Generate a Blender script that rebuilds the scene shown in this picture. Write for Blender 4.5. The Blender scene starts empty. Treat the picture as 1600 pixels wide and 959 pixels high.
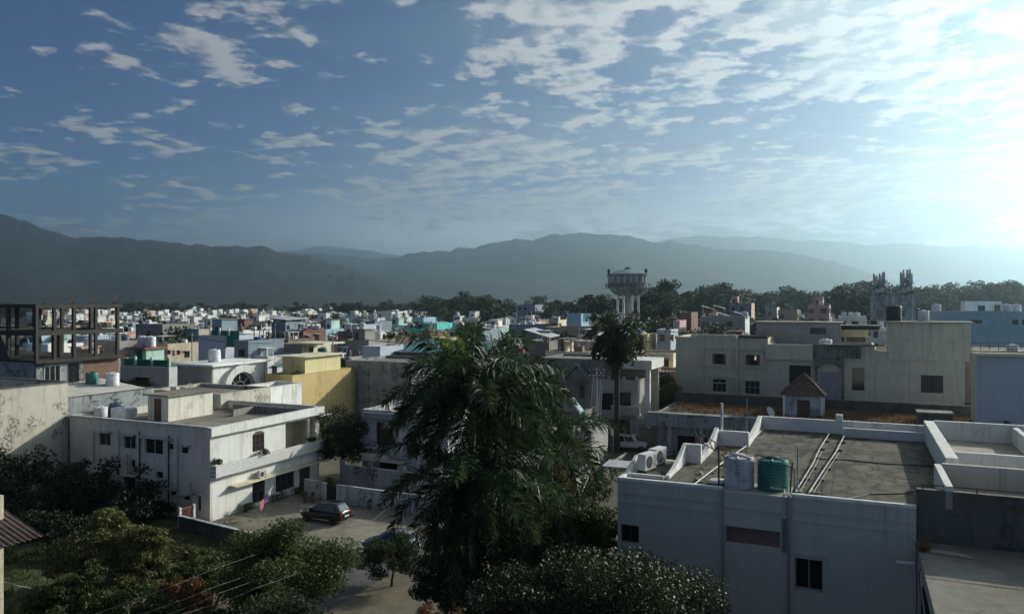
import bpy, math, random
import numpy as np
from mathutils import Vector, Matrix
random.seed(7); RNG = np.random.default_rng(11)
SC = bpy.context.scene; COL = SC.collection
PI = math.pi; R = math.radians
GA = R(24); U = (math.sin(GA), math.cos(GA)); V = (math.cos(GA), -math.sin(GA))   # the street grid: V along fronts, U away
CAM_Z = 17.0; F = 1200.0
SUN_AZ, SUN_EL = R(58), R(22)

# ------------------------------------------------------------------ materials
def mat_new(name):
    m = bpy.data.materials.new(name); m.use_nodes = True
    nt = m.node_tree; b = nt.nodes['Principled BSDF']
    return m, nt, b
def N(nt, typ, **kw):
    n = nt.nodes.new(typ)
    for k, v in kw.items():
        if k.startswith('i_'): n.inputs[k[2:].replace('_', ' ')].default_value = v
        else: setattr(n, k, v)
    return n
def noise(nt, vec, scale, detail=5, rough=.6, dist=0):
    n = N(nt, 'ShaderNodeTexNoise'); n.inputs['Scale'].default_value = scale; n.inputs['Detail'].default_value = detail
    n.inputs['Roughness'].default_value = rough; n.inputs['Distortion'].default_value = dist
    nt.links.new(vec, n.inputs['Vector']); return n.outputs['Fac']
def ramp(nt, fac, p0, p1, c0=0., c1=1.):
    n = N(nt, 'ShaderNodeMapRange', clamp=True, interpolation_type='SMOOTHSTEP')
    nt.links.new(fac, n.inputs['Value'])
    for k, v in zip(('From Min', 'From Max', 'To Min', 'To Max'), (p0, p1, c0, c1)): n.inputs[k].default_value = v
    return n.outputs['Result']
def mixc(nt, fac, a, b):
    n = N(nt, 'ShaderNodeMix', data_type='RGBA')
    for sock, val in ((n.inputs[0], fac), (n.inputs[6], a), (n.inputs[7], b)):
        if isinstance(val, (tuple, list)): sock.default_value = (*val[:3], 1)
        elif isinstance(val, (int, float)): sock.default_value = val
        else: nt.links.new(val, sock)
    return n.outputs[2]
def math_n(nt, op, a, b=None, c=None):
    n = N(nt, 'ShaderNodeMath', operation=op)
    for i, v in enumerate((a, b, c)):
        if v is None: continue
        if isinstance(v, (int, float)): n.inputs[i].default_value = v
        else: nt.links.new(v, n.inputs[i])
    return n.outputs[0]
def objvec(nt, scale=(1, 1, 1)):
    tc = N(nt, 'ShaderNodeTexCoord'); mp = N(nt, 'ShaderNodeMapping'); mp.inputs['Scale'].default_value = scale
    nt.links.new(tc.outputs['Object'], mp.inputs['Vector']); return mp.outputs[0]
def bump(nt, b, h, dist=.02, strength=.5):
    n = N(nt, 'ShaderNodeBump'); n.inputs['Distance'].default_value = dist; n.inputs['Strength'].default_value = strength
    nt.links.new(h, n.inputs['Height']); nt.links.new(n.outputs[0], b.inputs['Normal'])

def wall_mat(name, rgb, stain=.4, mould=.3, vary=.15, rough=.85, mcol=(.05, .05, .045), top=None):
    """painted plaster: blotchy paint, vertical rain streaks, black mould patches"""
    m, nt, b = mat_new(name)
    v = objvec(nt); vs = objvec(nt, (1.6, 1.6, .16))
    n1 = noise(nt, v, .45, 6, .65); n2 = noise(nt, v, 3.2, 6, .7); st = noise(nt, vs, 1.4, 6, .68)
    dark = tuple(c * .55 for c in rgb); pale = tuple(min(1, c * 1.1) for c in rgb)
    c = mixc(nt, ramp(nt, n1, .35, .7), tuple(rgb), tuple(a * (1 - .35 * stain) for a in rgb))
    c = mixc(nt, ramp(nt, n2, .52, .75, 0, .35 * stain + .05), c, pale)
    c = mixc(nt, ramp(nt, st, .50, .66, 0, min(1, stain * 1.35)), c, dark)
    fine = noise(nt, objvec(nt, (5, 5, .5)), 1.7, 5, .7); c = mixc(nt, ramp(nt, fine, .57, .74, 0, min(.9, stain * .5)), c, tuple(q * .42 for q in rgb))
    mo = math_n(nt, 'MULTIPLY', ramp(nt, noise(nt, v, .7, 3, .5), .62 - .18 * min(1, mould), .74 - .18 * min(1, mould)), ramp(nt, noise(nt, v, 4.5, 8, .75), .46, .56))
    c = mixc(nt, math_n(nt, 'MULTIPLY', mo, min(1., mould * 1.6)), c, mcol)
    if top:
        sz = N(nt, 'ShaderNodeSeparateXYZ'); nt.links.new(v, sz.inputs[0]); run = noise(nt, objvec(nt, (3.2, 3.2, .05)), 1.5, 5, .7)
        fall = math_n(nt, 'MULTIPLY', ramp(nt, sz.outputs[2], top - 2.6, top - .1), ramp(nt, run, .54, .72)); c = mixc(nt, math_n(nt, 'MULTIPLY', fall, .55), c, tuple(q * .3 for q in rgb))
        foot_ = math_n(nt, 'MULTIPLY', ramp(nt, sz.outputs[2], 1.6, .1), ramp(nt, n1, .4, .6)); c = mixc(nt, math_n(nt, 'MULTIPLY', foot_, .7), c, tuple(q * .35 for q in rgb))
    if vary:
        oi = N(nt, 'ShaderNodeObjectInfo'); h = N(nt, 'ShaderNodeHueSaturation')
        nt.links.new(ramp(nt, oi.outputs['Random'], 0, 1, 1 - vary, 1 + vary), h.inputs['Value']); nt.links.new(c, h.inputs['Color'])
        c = h.outputs[0]
    nt.links.new(c, b.inputs['Base Color']); b.inputs['Roughness'].default_value = rough
    b.inputs['Specular IOR Level'].default_value = .25
    bump(nt, b, n2, .015, .4)
    return m
def ground_mat(name, c1, c2, c3, s=.3, rough=.95, bd=.04):
    m, nt, b = mat_new(name); v = objvec(nt)
    n1 = noise(nt, v, s, 8, .65, .4); n2 = noise(nt, v, s * 7, 8, .7); n3 = noise(nt, v, s * .25, 4, .6)
    c = mixc(nt, ramp(nt, n1, .40, .60), c1, c2)
    c = mixc(nt, ramp(nt, n2, .5, .72, 0, .8), c, c3)
    c = mixc(nt, ramp(nt, n3, .4, .65, 0, .45), c, tuple(q * .55 for q in c1))
    nt.links.new(c, b.inputs['Base Color']); b.inputs['Roughness'].default_value = rough
    b.inputs['Specular IOR Level'].default_value = .2
    bump(nt, b, n2, bd, .6); return m
def plain(name, rgb, rough=.6, metal=0., spec=.4, var=.25, s=6.):
    m, nt, b = mat_new(name); v = objvec(nt)
    c = mixc(nt, ramp(nt, noise(nt, v, s, 5, .6), .35, .7), tuple(rgb), tuple(q * (1 - var) for q in rgb))
    nt.links.new(c, b.inputs['Base Color']); b.inputs['Roughness'].default_value = rough
    b.inputs['Metallic'].default_value = metal; b.inputs['Specular IOR Level'].default_value = spec
    return m
def leaf_mat(name, c1, c2, c3=None, rough=.42, trans=.28, s=.8, spec=.5):
    m, nt, b = mat_new(name); tc = N(nt, 'ShaderNodeTexCoord'); v = tc.outputs['Object']
    c = mixc(nt, ramp(nt, noise(nt, v, s, 3, .6), .38, .62), c1, c2)
    c = mixc(nt, ramp(nt, noise(nt, v, s * 9, 2, .5), .5, .7, 0, .7), c, c3 or tuple(q * 1.6 for q in c2))
    oi = N(nt, 'ShaderNodeObjectInfo'); h = N(nt, 'ShaderNodeHueSaturation')
    nt.links.new(ramp(nt, oi.outputs['Random'], 0, 1, .75, 1.25), h.inputs['Value']); nt.links.new(c, h.inputs['Color']); c = h.outputs[0]
    nt.links.new(c, b.inputs['Base Color']); b.inputs['Roughness'].default_value = rough
    b.inputs['Specular IOR Level'].default_value = spec
    t = N(nt, 'ShaderNodeBsdfTranslucent'); nt.links.new(c, t.inputs['Color'])
    mx = N(nt, 'ShaderNodeMixShader'); mx.inputs[0].default_value = trans
    nt.links.new(b.outputs[0], mx.inputs[1]); nt.links.new(t.outputs[0], mx.inputs[2])
    nt.links.new(mx.outputs[0], nt.nodes['Material Output'].inputs['Surface'])
    return m
def brick_mat(name, c1, c2, mortar):
    m, nt, b = mat_new(name); tc = N(nt, 'ShaderNodeTexCoord')
    sx = N(nt, 'ShaderNodeSeparateXYZ'); nt.links.new(tc.outputs['Object'], sx.inputs[0])
    cx = N(nt, 'ShaderNodeCombineXYZ'); nt.links.new(math_n(nt, 'ADD', sx.outputs[0], sx.outputs[1]), cx.inputs[0]); nt.links.new(sx.outputs[2], cx.inputs[1])
    br = N(nt, 'ShaderNodeTexBrick'); br.inputs['Scale'].default_value = 1
    br.inputs['Brick Width'].default_value = .24; br.inputs['Row Height'].default_value = .09; br.inputs['Mortar Size'].default_value = .012
    br.inputs['Color1'].default_value = (*c1, 1); br.inputs['Color2'].default_value = (*c2, 1); br.inputs['Mortar'].default_value = (*mortar, 1)
    nt.links.new(cx.outputs[0], br.inputs['Vector'])
    c = mixc(nt, ramp(nt, noise(nt, tc.outputs['Object'], .6, 6, .65), .42, .7, 0, .6), br.outputs[0], tuple(q * .5 for q in c1))
    nt.links.new(c, b.inputs['Base Color']); b.inputs['Roughness'].default_value = .9
    bump(nt, b, br.outputs[1], .01, -.4); return m

M = {}
WALLS = dict(white=(.76, .76, .73), grey=(.36, .35, .32), cream=(.66, .60, .45), pale_blue=(.42, .58, .66), mint=(.45, .64, .56),
             peach=(.66, .46, .36), slate=(.22, .27, .31), sand=(.48, .41, .31), pink=(.60, .40, .38), concrete=(.27, .26, .235))
for k, c in WALLS.items(): M[k] = wall_mat('plaster_' + k, c, .55, .22)
M['near_white'] = wall_mat('near_house_plaster', (.50, .475, .41), .2, .06, 0, top=10.0)
M['parapet_white'] = wall_mat('parapet_paint', (.72, .72, .67), .35, .2, 0)
M['house_white'] = wall_mat('yard_house_plaster', (.70, .66, .57), .5, .25, 0, top=7.3)
M['old_white'] = wall_mat('old_stained_plaster', (.50, .51, .52), .8, .6, 0, mcol=(.03, .035, .035))
M['stained'] = wall_mat('rain_stained_plaster', (.30, .32, .32), 1., .7, 0, mcol=(.03, .035, .04))
M['blotchy'] = wall_mat('blotchy_lime_plaster', (.52, .49, .41), .4, .75, 0, mcol=(.12, .11, .09))
M['dark_concrete'] = wall_mat('dark_concrete', (.12, .115, .10), .8, .9, 0)
M['cream_house'] = wall_mat('cream_paint', (.60, .56, .43), .4, .2, 0, top=11.5)
M['cream_mould'] = wall_mat('mouldy_cream_paint', (.20, .20, .17), .9, 1.6, 0, mcol=(.02, .024, .02))
M['yellow'] = wall_mat('yellow_paint', (.54, .42, .19), .3, .25, 0)
M['pale_yellow'] = wall_mat('pale_yellow_paint', (.68, .60, .32), .3, .2, 0)
M['turquoise'] = wall_mat('turquoise_paint', (.12, .56, .52), .25, .2, 0)
M['blue_paint'] = wall_mat('blue_paint', (.32, .50, .58), .3, .2, 0)
M['bluegrey'] = wall_mat('blue_grey_paint', (.46, .51, .56), .2, .1, 0)
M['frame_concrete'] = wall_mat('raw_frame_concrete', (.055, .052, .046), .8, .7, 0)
M['tan'] = wall_mat('tan_paint', (.42, .33, .26), .4, .3, 0)
M['roof'] = ground_mat('roof_screed', (.17, .16, .13), (.25, .235, .195), (.10, .095, .08), .5, .95, .015)
M['roof_far'] = ground_mat('far_roof_screed', (.2, .19, .165), (.3, .28, .245), (.12, .115, .1), .4, .95, .01)
def roof_screed():
    m, nt, b = mat_new('near_roof_screed'); v = objvec(nt)
    big = noise(nt, v, .35, 6, .6, .6); mid = noise(nt, v, 1.3, 8, .72, .3); fin = noise(nt, v, 14, 6, .75); st = noise(nt, objvec(nt, (2.2, .5, 1)), 1.1, 6, .65, .5)
    c = mixc(nt, ramp(nt, mid, .40, .60), (.055, .052, .040), (.125, .118, .09))
    c = mixc(nt, ramp(nt, big, .48, .62, 0, .75), c, (.15, .14, .105))
    c = mixc(nt, ramp(nt, st, .50, .62, 0, .8), c, (.03, .031, .022))
    c = mixc(nt, ramp(nt, fin, .55, .72, 0, .7), c, (.19, .18, .145))
    c = mixc(nt, ramp(nt, noise(nt, v, .8, 5, .6, 1.), .54, .62, 0, .8), c, (.035, .038, .022))
    br = N(nt, 'ShaderNodeTexBrick'); br.inputs['Scale'].default_value = 1; br.inputs['Brick Width'].default_value = 3.9; br.inputs['Row Height'].default_value = 3.6; br.inputs['Mortar Size'].default_value = .02; br.offset = .0
    for k, q in (('Color1', 0), ('Color2', 0), ('Mortar', 1)): br.inputs[k].default_value = (q, q, q, 1)
    wob = N(nt, 'ShaderNodeVectorMath', operation='MULTIPLY_ADD'); nz = N(nt, 'ShaderNodeTexNoise'); nz.inputs['Scale'].default_value = 2.5; nt.links.new(v, nz.inputs['Vector'])
    nt.links.new(nz.outputs['Color'], wob.inputs[0]); wob.inputs[1].default_value = (.12, .12, 0); nt.links.new(v, wob.inputs[2]); nt.links.new(wob.outputs[0], br.inputs['Vector'])
    c = mixc(nt, math_n(nt, 'MULTIPLY', br.outputs[0], .8), c, (.022, .024, .016))
    nt.links.new(c, b.inputs['Base Color']); b.inputs['Roughness'].default_value = .93; b.inputs['Specular IOR Level'].default_value = .2; bump(nt, b, fin, .03, .7); M['roof_near'] = m
roof_screed()
M['terrace'] = ground_mat('terrace_cement', (.33, .30, .24), (.42, .385, .31), (.2, .18, .145), .8, .95, .01)
M['gravel_roof'] = ground_mat('lime_gravel', (.5, .48, .43), (.62, .6, .55), (.2, .19, .17), 1.4, .95, .03)
M['ground'] = ground_mat('town_earth', (.10, .095, .075), (.14, .125, .095), (.05, .06, .035), .08)
M['yard'] = ground_mat('yard_concrete', (.2, .18, .145), (.27, .245, .195), (.13, .12, .095), .35, .95, .02)
def yard_mat():
    m, nt, b = mat_new('yard_concrete'); v = objvec(nt); mp = N(nt, 'ShaderNodeMapping'); mp.inputs['Rotation'].default_value = (0, 0, GA); nt.links.new(v, mp.inputs[0]); r = mp.outputs[0]
    n1 = noise(nt, v, .35, 8, .65, .4); n2 = noise(nt, v, 2.6, 8, .72); n3 = noise(nt, v, .12, 4, .6)
    c = mixc(nt, ramp(nt, n1, .4, .6), (.19, .17, .135), (.265, .24, .19)); c = mixc(nt, ramp(nt, n2, .52, .68, 0, .7), c, (.12, .11, .085)); c = mixc(nt, ramp(nt, n3, .48, .6, 0, .6), c, (.09, .085, .06))
    br = N(nt, 'ShaderNodeTexBrick'); br.inputs['Scale'].default_value = 1; br.inputs['Brick Width'].default_value = 3.0; br.inputs['Row Height'].default_value = 1.5; br.inputs['Mortar Size'].default_value = .03
    for k, q in (('Color1', 0), ('Color2', 0), ('Mortar', 1)): br.inputs[k].default_value = (q, q, q, 1)
    nt.links.new(r, br.inputs['Vector']); c = mixc(nt, math_n(nt, 'MULTIPLY', math_n(nt, 'MULTIPLY', br.outputs[0], .75), ramp(nt, n2, .3, .6)), c, (.05, .05, .035))
    nt.links.new(c, b.inputs['Base Color']); b.inputs['Roughness'].default_value = .93; b.inputs['Specular IOR Level'].default_value = .2; bump(nt, b, n2, .02, .6); M['yard'] = m
yard_mat()
M['asphalt'] = ground_mat('lane_asphalt', (.09, .088, .085), (.13, .125, .12), (.06, .06, .06), .5)
M['dirt'] = ground_mat('packed_dirt', (.13, .115, .085), (.18, .155, .11), (.07, .075, .045), .4)
M['turf'] = ground_mat('rough_turf', (.05, .065, .025), (.08, .085, .035), (.035, .045, .02), .5)
M['brick'] = brick_mat('bare_brick', (.22, .105, .07), (.17, .08, .055), (.17, .15, .13))
M['brick_dull'] = brick_mat('dull_brick', (.22, .12, .09), (.18, .10, .08), (.2, .18, .16))
M['pane'] = plain('window_glass', (.02, .024, .028), .12, 0, .6, .3)
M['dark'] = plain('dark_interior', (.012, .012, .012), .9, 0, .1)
M['wood'] = plain('brown_joinery', (.10, .055, .035), .6)
M['frame_white'] = plain('white_joinery', (.62, .62, .6), .5)
M['frame_grey'] = plain('grey_joinery', (.3, .31, .32), .5)
M['tank_white'] = plain('white_plastic', (.70, .71, .72), .45, 0, .4, .3, 2)
M['tank_dirty'] = wall_mat('dirty_white_plastic', (.58, .56, .56), .6, .9, 0, .5, (.14, .13, .12))
M['tank_green'] = plain('green_plastic', (.035, .17, .135), .42, 0, .4, .35, 2)
M['tank_black'] = plain('black_plastic', (.02, .022, .024), .45, 0, .4)
M['tank_blue'] = plain('slate_plastic', (.10, .15, .19), .45, 0, .4)
M['rust'] = plain('rusty_iron', (.13, .055, .035), .75, .2)
M['iron'] = plain('dark_iron', (.045, .045, .05), .6, .3)
M['pipe'] = plain('pale_pvc', (.55, .54, .5), .5)
M['roof_pipe'] = plain('weathered_pvc', (.36, .35, .32), .6)
M['galv'] = plain('galvanised_steel', (.36, .37, .38), .45, .6)
M['wire'] = plain('wire_sheath', (.045, .045, .05), .5)
M['wire_bright'] = plain('bare_aluminium_wire', (.6, .6, .6), .35, .7)
M['dish'] = plain('dish_paint', (.66, .65, .6), .5)
M['tile'] = plain('clay_tile', (.14, .105, .09), .85, 0, .2, .5, 3)
M['tile_light'] = plain('weathered_clay_tile', (.17, .12, .10), .9, 0, .2, .75, 5)
M['sheet_teal'] = plain('teal_sheet', (.07, .19, .19), .55, .1, .4, .35, .6)
M['sheet_white'] = plain('pale_sheet', (.62, .62, .6), .35, .2)
M['panel_blue'] = plain('solar_cells', (.03, .04, .06), .15, 0, .6)
M['net_green'] = plain('green_shade_net', (.02, .17, .12), .8)
M['red'] = plain('red_paint', (.26, .08, .065), .7)
M['rail'] = plain('railing_paint', (.5, .5, .5), .5)
M['cloth_blue'] = plain('blue_cloth', (.03, .09, .24), .9)
M['cloth_pink'] = plain('pink_cloth', (.5, .17, .2), .9)
M['cloth_white'] = plain('white_cloth', (.66, .66, .66), .9)
M['cloth_red'] = plain('red_cloth', (.42, .06, .06), .9)
M['car_black'] = plain('black_car_paint', (.012, .012, .014), .2, .1, .6, .1)
M['car_white'] = plain('white_car_paint', (.6, .6, .58), .3, 0, .5, .1)
M['car_grey'] = plain('grey_car_paint', (.12, .125, .13), .25, .2, .5, .1)
M['car_glass'] = plain('car_glass', (.015, .018, .02), .06, 0, .7, .1)
M['rubber'] = plain('tyre_rubber', (.02, .02, .02), .85)
M['lamp_red'] = plain('red_lens', (.25, .02, .02), .25)
M['lamp_clear'] = plain('clear_lens', (.55, .55, .55), .2)
M['bark'] = plain('bark', (.09, .075, .06), .95, 0, .1, .5, 5)
M['palm_bark'] = plain('palm_bark', (.26, .245, .22), .9, 0, .1, .4, 4)
M['leaf_dark'] = leaf_mat('leaf_dark', (.022, .045, .016), (.042, .068, .024), None, .55, .28, .8, .28)
M['leaf_mid'] = leaf_mat('leaf_mid', (.036, .062, .019), (.066, .088, .027), None, .55, .3, .8, .28)
M['leaf_olive'] = leaf_mat('leaf_olive', (.068, .08, .028), (.105, .108, .04), None, .58, .3, .8, .25)
M['leaf_warm'] = leaf_mat('leaf_russet', (.14, .06, .025), (.10, .075, .03), (.2, .085, .035))
M['leaf_gloss'] = leaf_mat('leaf_glossy', (.028, .042, .014), (.046, .06, .02), (.058, .07, .028), .5, .2, .8, .36)
M['leaf_far'] = leaf_mat('leaf_far', (.026, .042, .024), (.046, .064, .034), None, .6, .2, .25, .3)
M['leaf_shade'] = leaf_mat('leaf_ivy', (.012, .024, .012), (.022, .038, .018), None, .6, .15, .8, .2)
M['frond'] = leaf_mat('palm_frond', (.026, .05, .022), (.042, .07, .027), (.058, .08, .036), .48, .38, 1.2, .45)
M['frond_new'] = leaf_mat('young_palm_frond', (.20, .28, .05), (.26, .32, .08), None, .4, .5)
M['frond_dry'] = leaf_mat('dry_palm_frond', (.10, .075, .03), (.15, .11, .045), None, .7, .35, 1.2, .2)
M['weed'] = leaf_mat('dry_weed', (.24, .13, .05), (.30, .19, .085), (.15, .1, .05), .8, .3, 2)
M['grass'] = leaf_mat('lawn_blade', (.05, .075, .02), (.08, .095, .03), None, .7, .3, .4)
M['hill'] = ground_mat('hill_forest', (.008, .014, .015), (.012, .019, .018), (.006, .011, .012), .006, .95, 6)

# ------------------------------------------------------------------ mesh builder
class MB:
    def __init__(s): s.v = []; s.f = []; s.m = []
    def add(s, vs, fs, m=0):
        o = len(s.v); s.v += [tuple(p) for p in vs]; s.f += [tuple(i + o for i in q) for q in fs]; s.m += [m] * len(fs); return s
    def box(s, x0, x1, y0, y1, z0, z1, m=0):
        x0, x1 = min(x0, x1), max(x0, x1); y0, y1 = min(y0, y1), max(y0, y1); z0, z1 = min(z0, z1), max(z0, z1)
        return s.add([(x0, y0, z0), (x1, y0, z0), (x1, y1, z0), (x0, y1, z0), (x0, y0, z1), (x1, y0, z1), (x1, y1, z1), (x0, y1, z1)],
                     [(3, 2, 1, 0), (4, 5, 6, 7), (0, 1, 5, 4), (1, 2, 6, 5), (2, 3, 7, 6), (3, 0, 4, 7)], m)
    def tube(s, pts, r, n=8, m=0, r2=None):
        pts = [Vector(p) for p in pts]; k = len(pts); rings = []
        for i, p in enumerate(pts):
            d = (pts[min(i + 1, k - 1)] - pts[max(i - 1, 0)]).normalized()
            a = d.orthogonal().normalized() if abs(d.z) > .99 else d.cross(Vector((0, 0, 1))).normalized(); b = d.cross(a)
            rr = r if r2 is None else r + (r2 - r) * i / (k - 1)
            rings.append([p + (a * math.cos(2 * PI * j / n) + b * math.sin(2 * PI * j / n)) * rr for j in range(n)])
        vs = [q for g in rings for q in g]
        fs = [(i * n + j, i * n + (j + 1) % n, (i + 1) * n + (j + 1) % n, (i + 1) * n + j) for i in range(k - 1) for j in range(n)]
        fs += [tuple(range(n - 1, -1, -1)), tuple((k - 1) * n + j for j in range(n))]
        return s.add(vs, fs, m)
    def lathe(s, prof, c=(0, 0, 0), n=24, m=0, cap=True):
        k = len(prof)
        vs = [(c[0] + r * math.cos(2 * PI * j / n), c[1] + r * math.sin(2 * PI * j / n), c[2] + z) for r, z in prof for j in range(n)]
        fs = [(i * n + j, i * n + (j + 1) % n, (i + 1) * n + (j + 1) % n, (i + 1) * n + j) for i in range(k - 1) for j in range(n)]
        if cap: fs += [tuple(range(n - 1, -1, -1)), tuple((k - 1) * n + j for j in range(n))]
        return s.add(vs, fs, m)
    def prism(s, poly, z0, z1, m=0):
        n = len(poly)
        vs = [(x, y, z0) for x, y in poly] + [(x, y, z1) for x, y in poly]
        fs = [tuple(range(n - 1, -1, -1)), tuple(range(n, 2 * n))] + [(i, (i + 1) % n, n + (i + 1) % n, n + i) for i in range(n)]
        return s.add(vs, fs, m)
    def side_prism(s, poly, y0, y1, m=0, axis='y'):
        n = len(poly)
        f = (lambda a, b, z: (a, b, z)) if axis == 'y' else (lambda a, b, z: (b, a, z))
        vs = [f(a, y0, z) for a, z in poly] + [f(a, y1, z) for a, z in poly]
        fs = [tuple(range(n)), tuple(range(2 * n - 1, n - 1, -1))] + [(i, n + i, n + (i + 1) % n, (i + 1) % n) for i in range(n)]
        return s.add(vs, fs, m)
    def build(s, name, mats, parent=None, smooth=False):
        me = bpy.data.meshes.new(name); me.from_pydata(s.v, [], s.f)
        if not isinstance(mats, (list, tuple)): mats = [mats]
        for q in mats: me.materials.append(M[q] if isinstance(q, str) else q)
        if len(mats) > 1: me.polygons.foreach_set('material_index', s.m)
        if smooth:
            me.polygons.foreach_set('use_smooth', [True] * len(s.f)); me.set_sharp_from_angle(angle=R(35))
        me.update(); return link(name, me, parent)
def link(name, data, parent=None):
    o = bpy.data.objects.new(name, data); COL.objects.link(o)
    if parent: o.parent = parent
    return o
def tag(o, label=None, cat=None, group=None, kind=None):
    if label: o['label'] = label
    if cat: o['category'] = cat
    if group: o['group'] = group
    if kind: o['kind'] = kind
    return o
def thing(name, label, cat, loc=(0, 0, 0), rz=0., group=None):
    o = bpy.data.objects.new(name, None); COL.objects.link(o); o.location = loc; o.rotation_euler = (0, 0, rz)
    o.empty_display_size = .2
    return tag(o, label, cat, group)
def copy_tree(o, parent=None):
    c = o.copy(); COL.objects.link(c)
    if parent: c.parent = parent
    for ch in o.children: copy_tree(ch, c)
    return c
def np_mesh(name, verts, k, mat, parent=None, idx=None):
    """verts (n*k,3): n separate k-gons"""
    n = len(verts) // k; me = bpy.data.meshes.new(name)
    me.vertices.add(len(verts)); me.vertices.foreach_set('co', np.ascontiguousarray(verts, dtype=np.float32).ravel())
    me.loops.add(n * k); me.loops.foreach_set('vertex_index', np.arange(n * k, dtype=np.int32))
    me.polygons.add(n); me.polygons.foreach_set('loop_start', np.arange(0, n * k, k, dtype=np.int32))
    mats = mat if isinstance(mat, (list, tuple)) else [mat]
    for q in mats: me.materials.append(M[q])
    if idx is not None: me.polygons.foreach_set('material_index', np.ascontiguousarray(idx, dtype=np.int32))
    me.update(calc_edges=True); return link(name, me, parent)

# positions: world point seen at photo pixel (px,py) at forward distance Y, or on the level z
def at_y(px, py, Y): return ((px - 800) / F * Y, Y, CAM_Z - (py - 472) / F * Y)
def at_z(px, py, z=0.): Y = (CAM_Z - z) * F / (py - 472); return ((px - 800) / F * Y, Y)
def zy(py, Y): return CAM_Z - (py - 472) * Y / F
def w2l(x, y, o): dx, dy = x - o[0], y - o[1]; return dx * V[0] + dy * V[1], dx * U[0] + dy * U[1]
def l2w(a, b, o): return o[0] + a * V[0] + b * U[0], o[1] + a * V[1] + b * U[1]

# ------------------------------------------------------------------ architecture helpers (house frame: x along front, y away, z up)
def fmap(face, W, D):
    if face == 'F': return lambda a, b, z: (a, b, z)
    if face == 'B': return lambda a, b, z: (a, D - b, z)
    if face == 'R': return lambda a, b, z: (W - b, a, z)
    return lambda a, b, z: (b, a, z)
def fbox(mb, f, a0, a1, b0, b1, z0, z1, m=0):
    p, q = f(a0, b0, z0), f(a1, b1, z1); mb.box(p[0], q[0], p[1], q[1], p[2], q[2], m)
def holed_wall(mb, f, a0, a1, z0, z1, t, holes, m=0):
    A = sorted({a0, a1} | {min(max(h[i], a0), a1) for h in holes for i in (0, 1)})
    Z = sorted({z0, z1} | {min(max(h[i], z0), z1) for h in holes for i in (2, 3)})
    def solid(i, j):
        if i < 0 or j < 0 or i >= len(A) - 1 or j >= len(Z) - 1: return False
        ca, cz = (A[i] + A[i + 1]) / 2, (Z[j] + Z[j + 1]) / 2
        return not any(h[0] < ca < h[1] and h[2] < cz < h[3] for h in holes)
    q = lambda *pts: mb.add([f(*p) for p in pts], [(0, 1, 2, 3)], m)
    for i in range(len(A) - 1):
        for j in range(len(Z) - 1):
            if not solid(i, j): continue
            l, r, b, u = A[i], A[i + 1], Z[j], Z[j + 1]
            q((l, 0, b), (r, 0, b), (r, 0, u), (l, 0, u)); q((r, t, b), (l, t, b), (l, t, u), (r, t, u))
            if not solid(i - 1, j): q((l, t, b), (l, 0, b), (l, 0, u), (l, t, u))
            if not solid(i + 1, j): q((r, 0, b), (r, t, b), (r, t, u), (r, 0, u))
            if not solid(i, j - 1): q((l, t, b), (r, t, b), (r, 0, b), (l, 0, b))
            if not solid(i, j + 1): q((l, 0, u), (r, 0, u), (r, t, u), (l, t, u))
def window(p, W, D, face, a0, a1, z0, z1, frame='frame_white', nx=2, nz=1, rec=.1, fw=.055, pane='pane', bars=0, name='window'):
    f = fmap(face, W, D); mb = MB()
    fbox(mb, f, a0, a0 + fw, rec, rec + .06, z0, z1); fbox(mb, f, a1 - fw, a1, rec, rec + .06, z0, z1)
    fbox(mb, f, a0 + fw, a1 - fw, rec, rec + .06, z0, z0 + fw); fbox(mb, f, a0 + fw, a1 - fw, rec, rec + .06, z1 - fw, z1)
    for i in range(1, nx):
        c = a0 + (a1 - a0) * i / nx; fbox(mb, f, c - fw * .4, c + fw * .4, rec + .004, rec + .05, z0 + fw, z1 - fw)
    for i in range(1, nz):
        c = z0 + (z1 - z0) * i / nz; fbox(mb, f, a0 + fw, a1 - fw, rec + .008, rec + .046, c - fw * .35, c + fw * .35)
    for i in range(1, bars):
        c = z0 + (z1 - z0) * i / bars; fbox(mb, f, a0 + .01, a1 - .01, rec - .03, rec - .015, c - .008, c + .008)
    w = mb.build(name, frame, p)
    if pane:
        g = MB(); fbox(g, f, a0 + fw * .5, a1 - fw * .5, rec + .027, rec + .035, z0 + fw * .5, z1 - fw * .5); g.build('pane', pane, w)
    return w
def chajja(p, W, D, face, a0, a1, z, proj=.5, th=.08, mat='old_white', drop=.0):
    f = fmap(face, W, D); mb = MB()
    P = [f(a0, -.003, z), f(a1, -.003, z), f(a1, -proj, z - drop), f(a0, -proj, z - drop)]
    mb.add([(x, y, zz) for x, y, zz in P] + [(x, y, zz + th) for x, y, zz in P], [(0, 1, 2, 3), (7, 6, 5, 4), (0, 4, 5, 1), (1, 5, 6, 2), (2, 6, 7, 3), (3, 7, 4, 0)])
    return mb.build('awning', mat, p)
FOOT = []      # footprints (a0,a1,b0,b1) in the street grid, to keep the filler houses clear
def foot(o, W, D, x0=0., y0=0., pad=1.):
    a, b = w2l(o[0], o[1], (0, 0)); FOOT.append((a + x0 - pad, a + W + pad, b + y0 - pad, b + D + pad))
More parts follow.
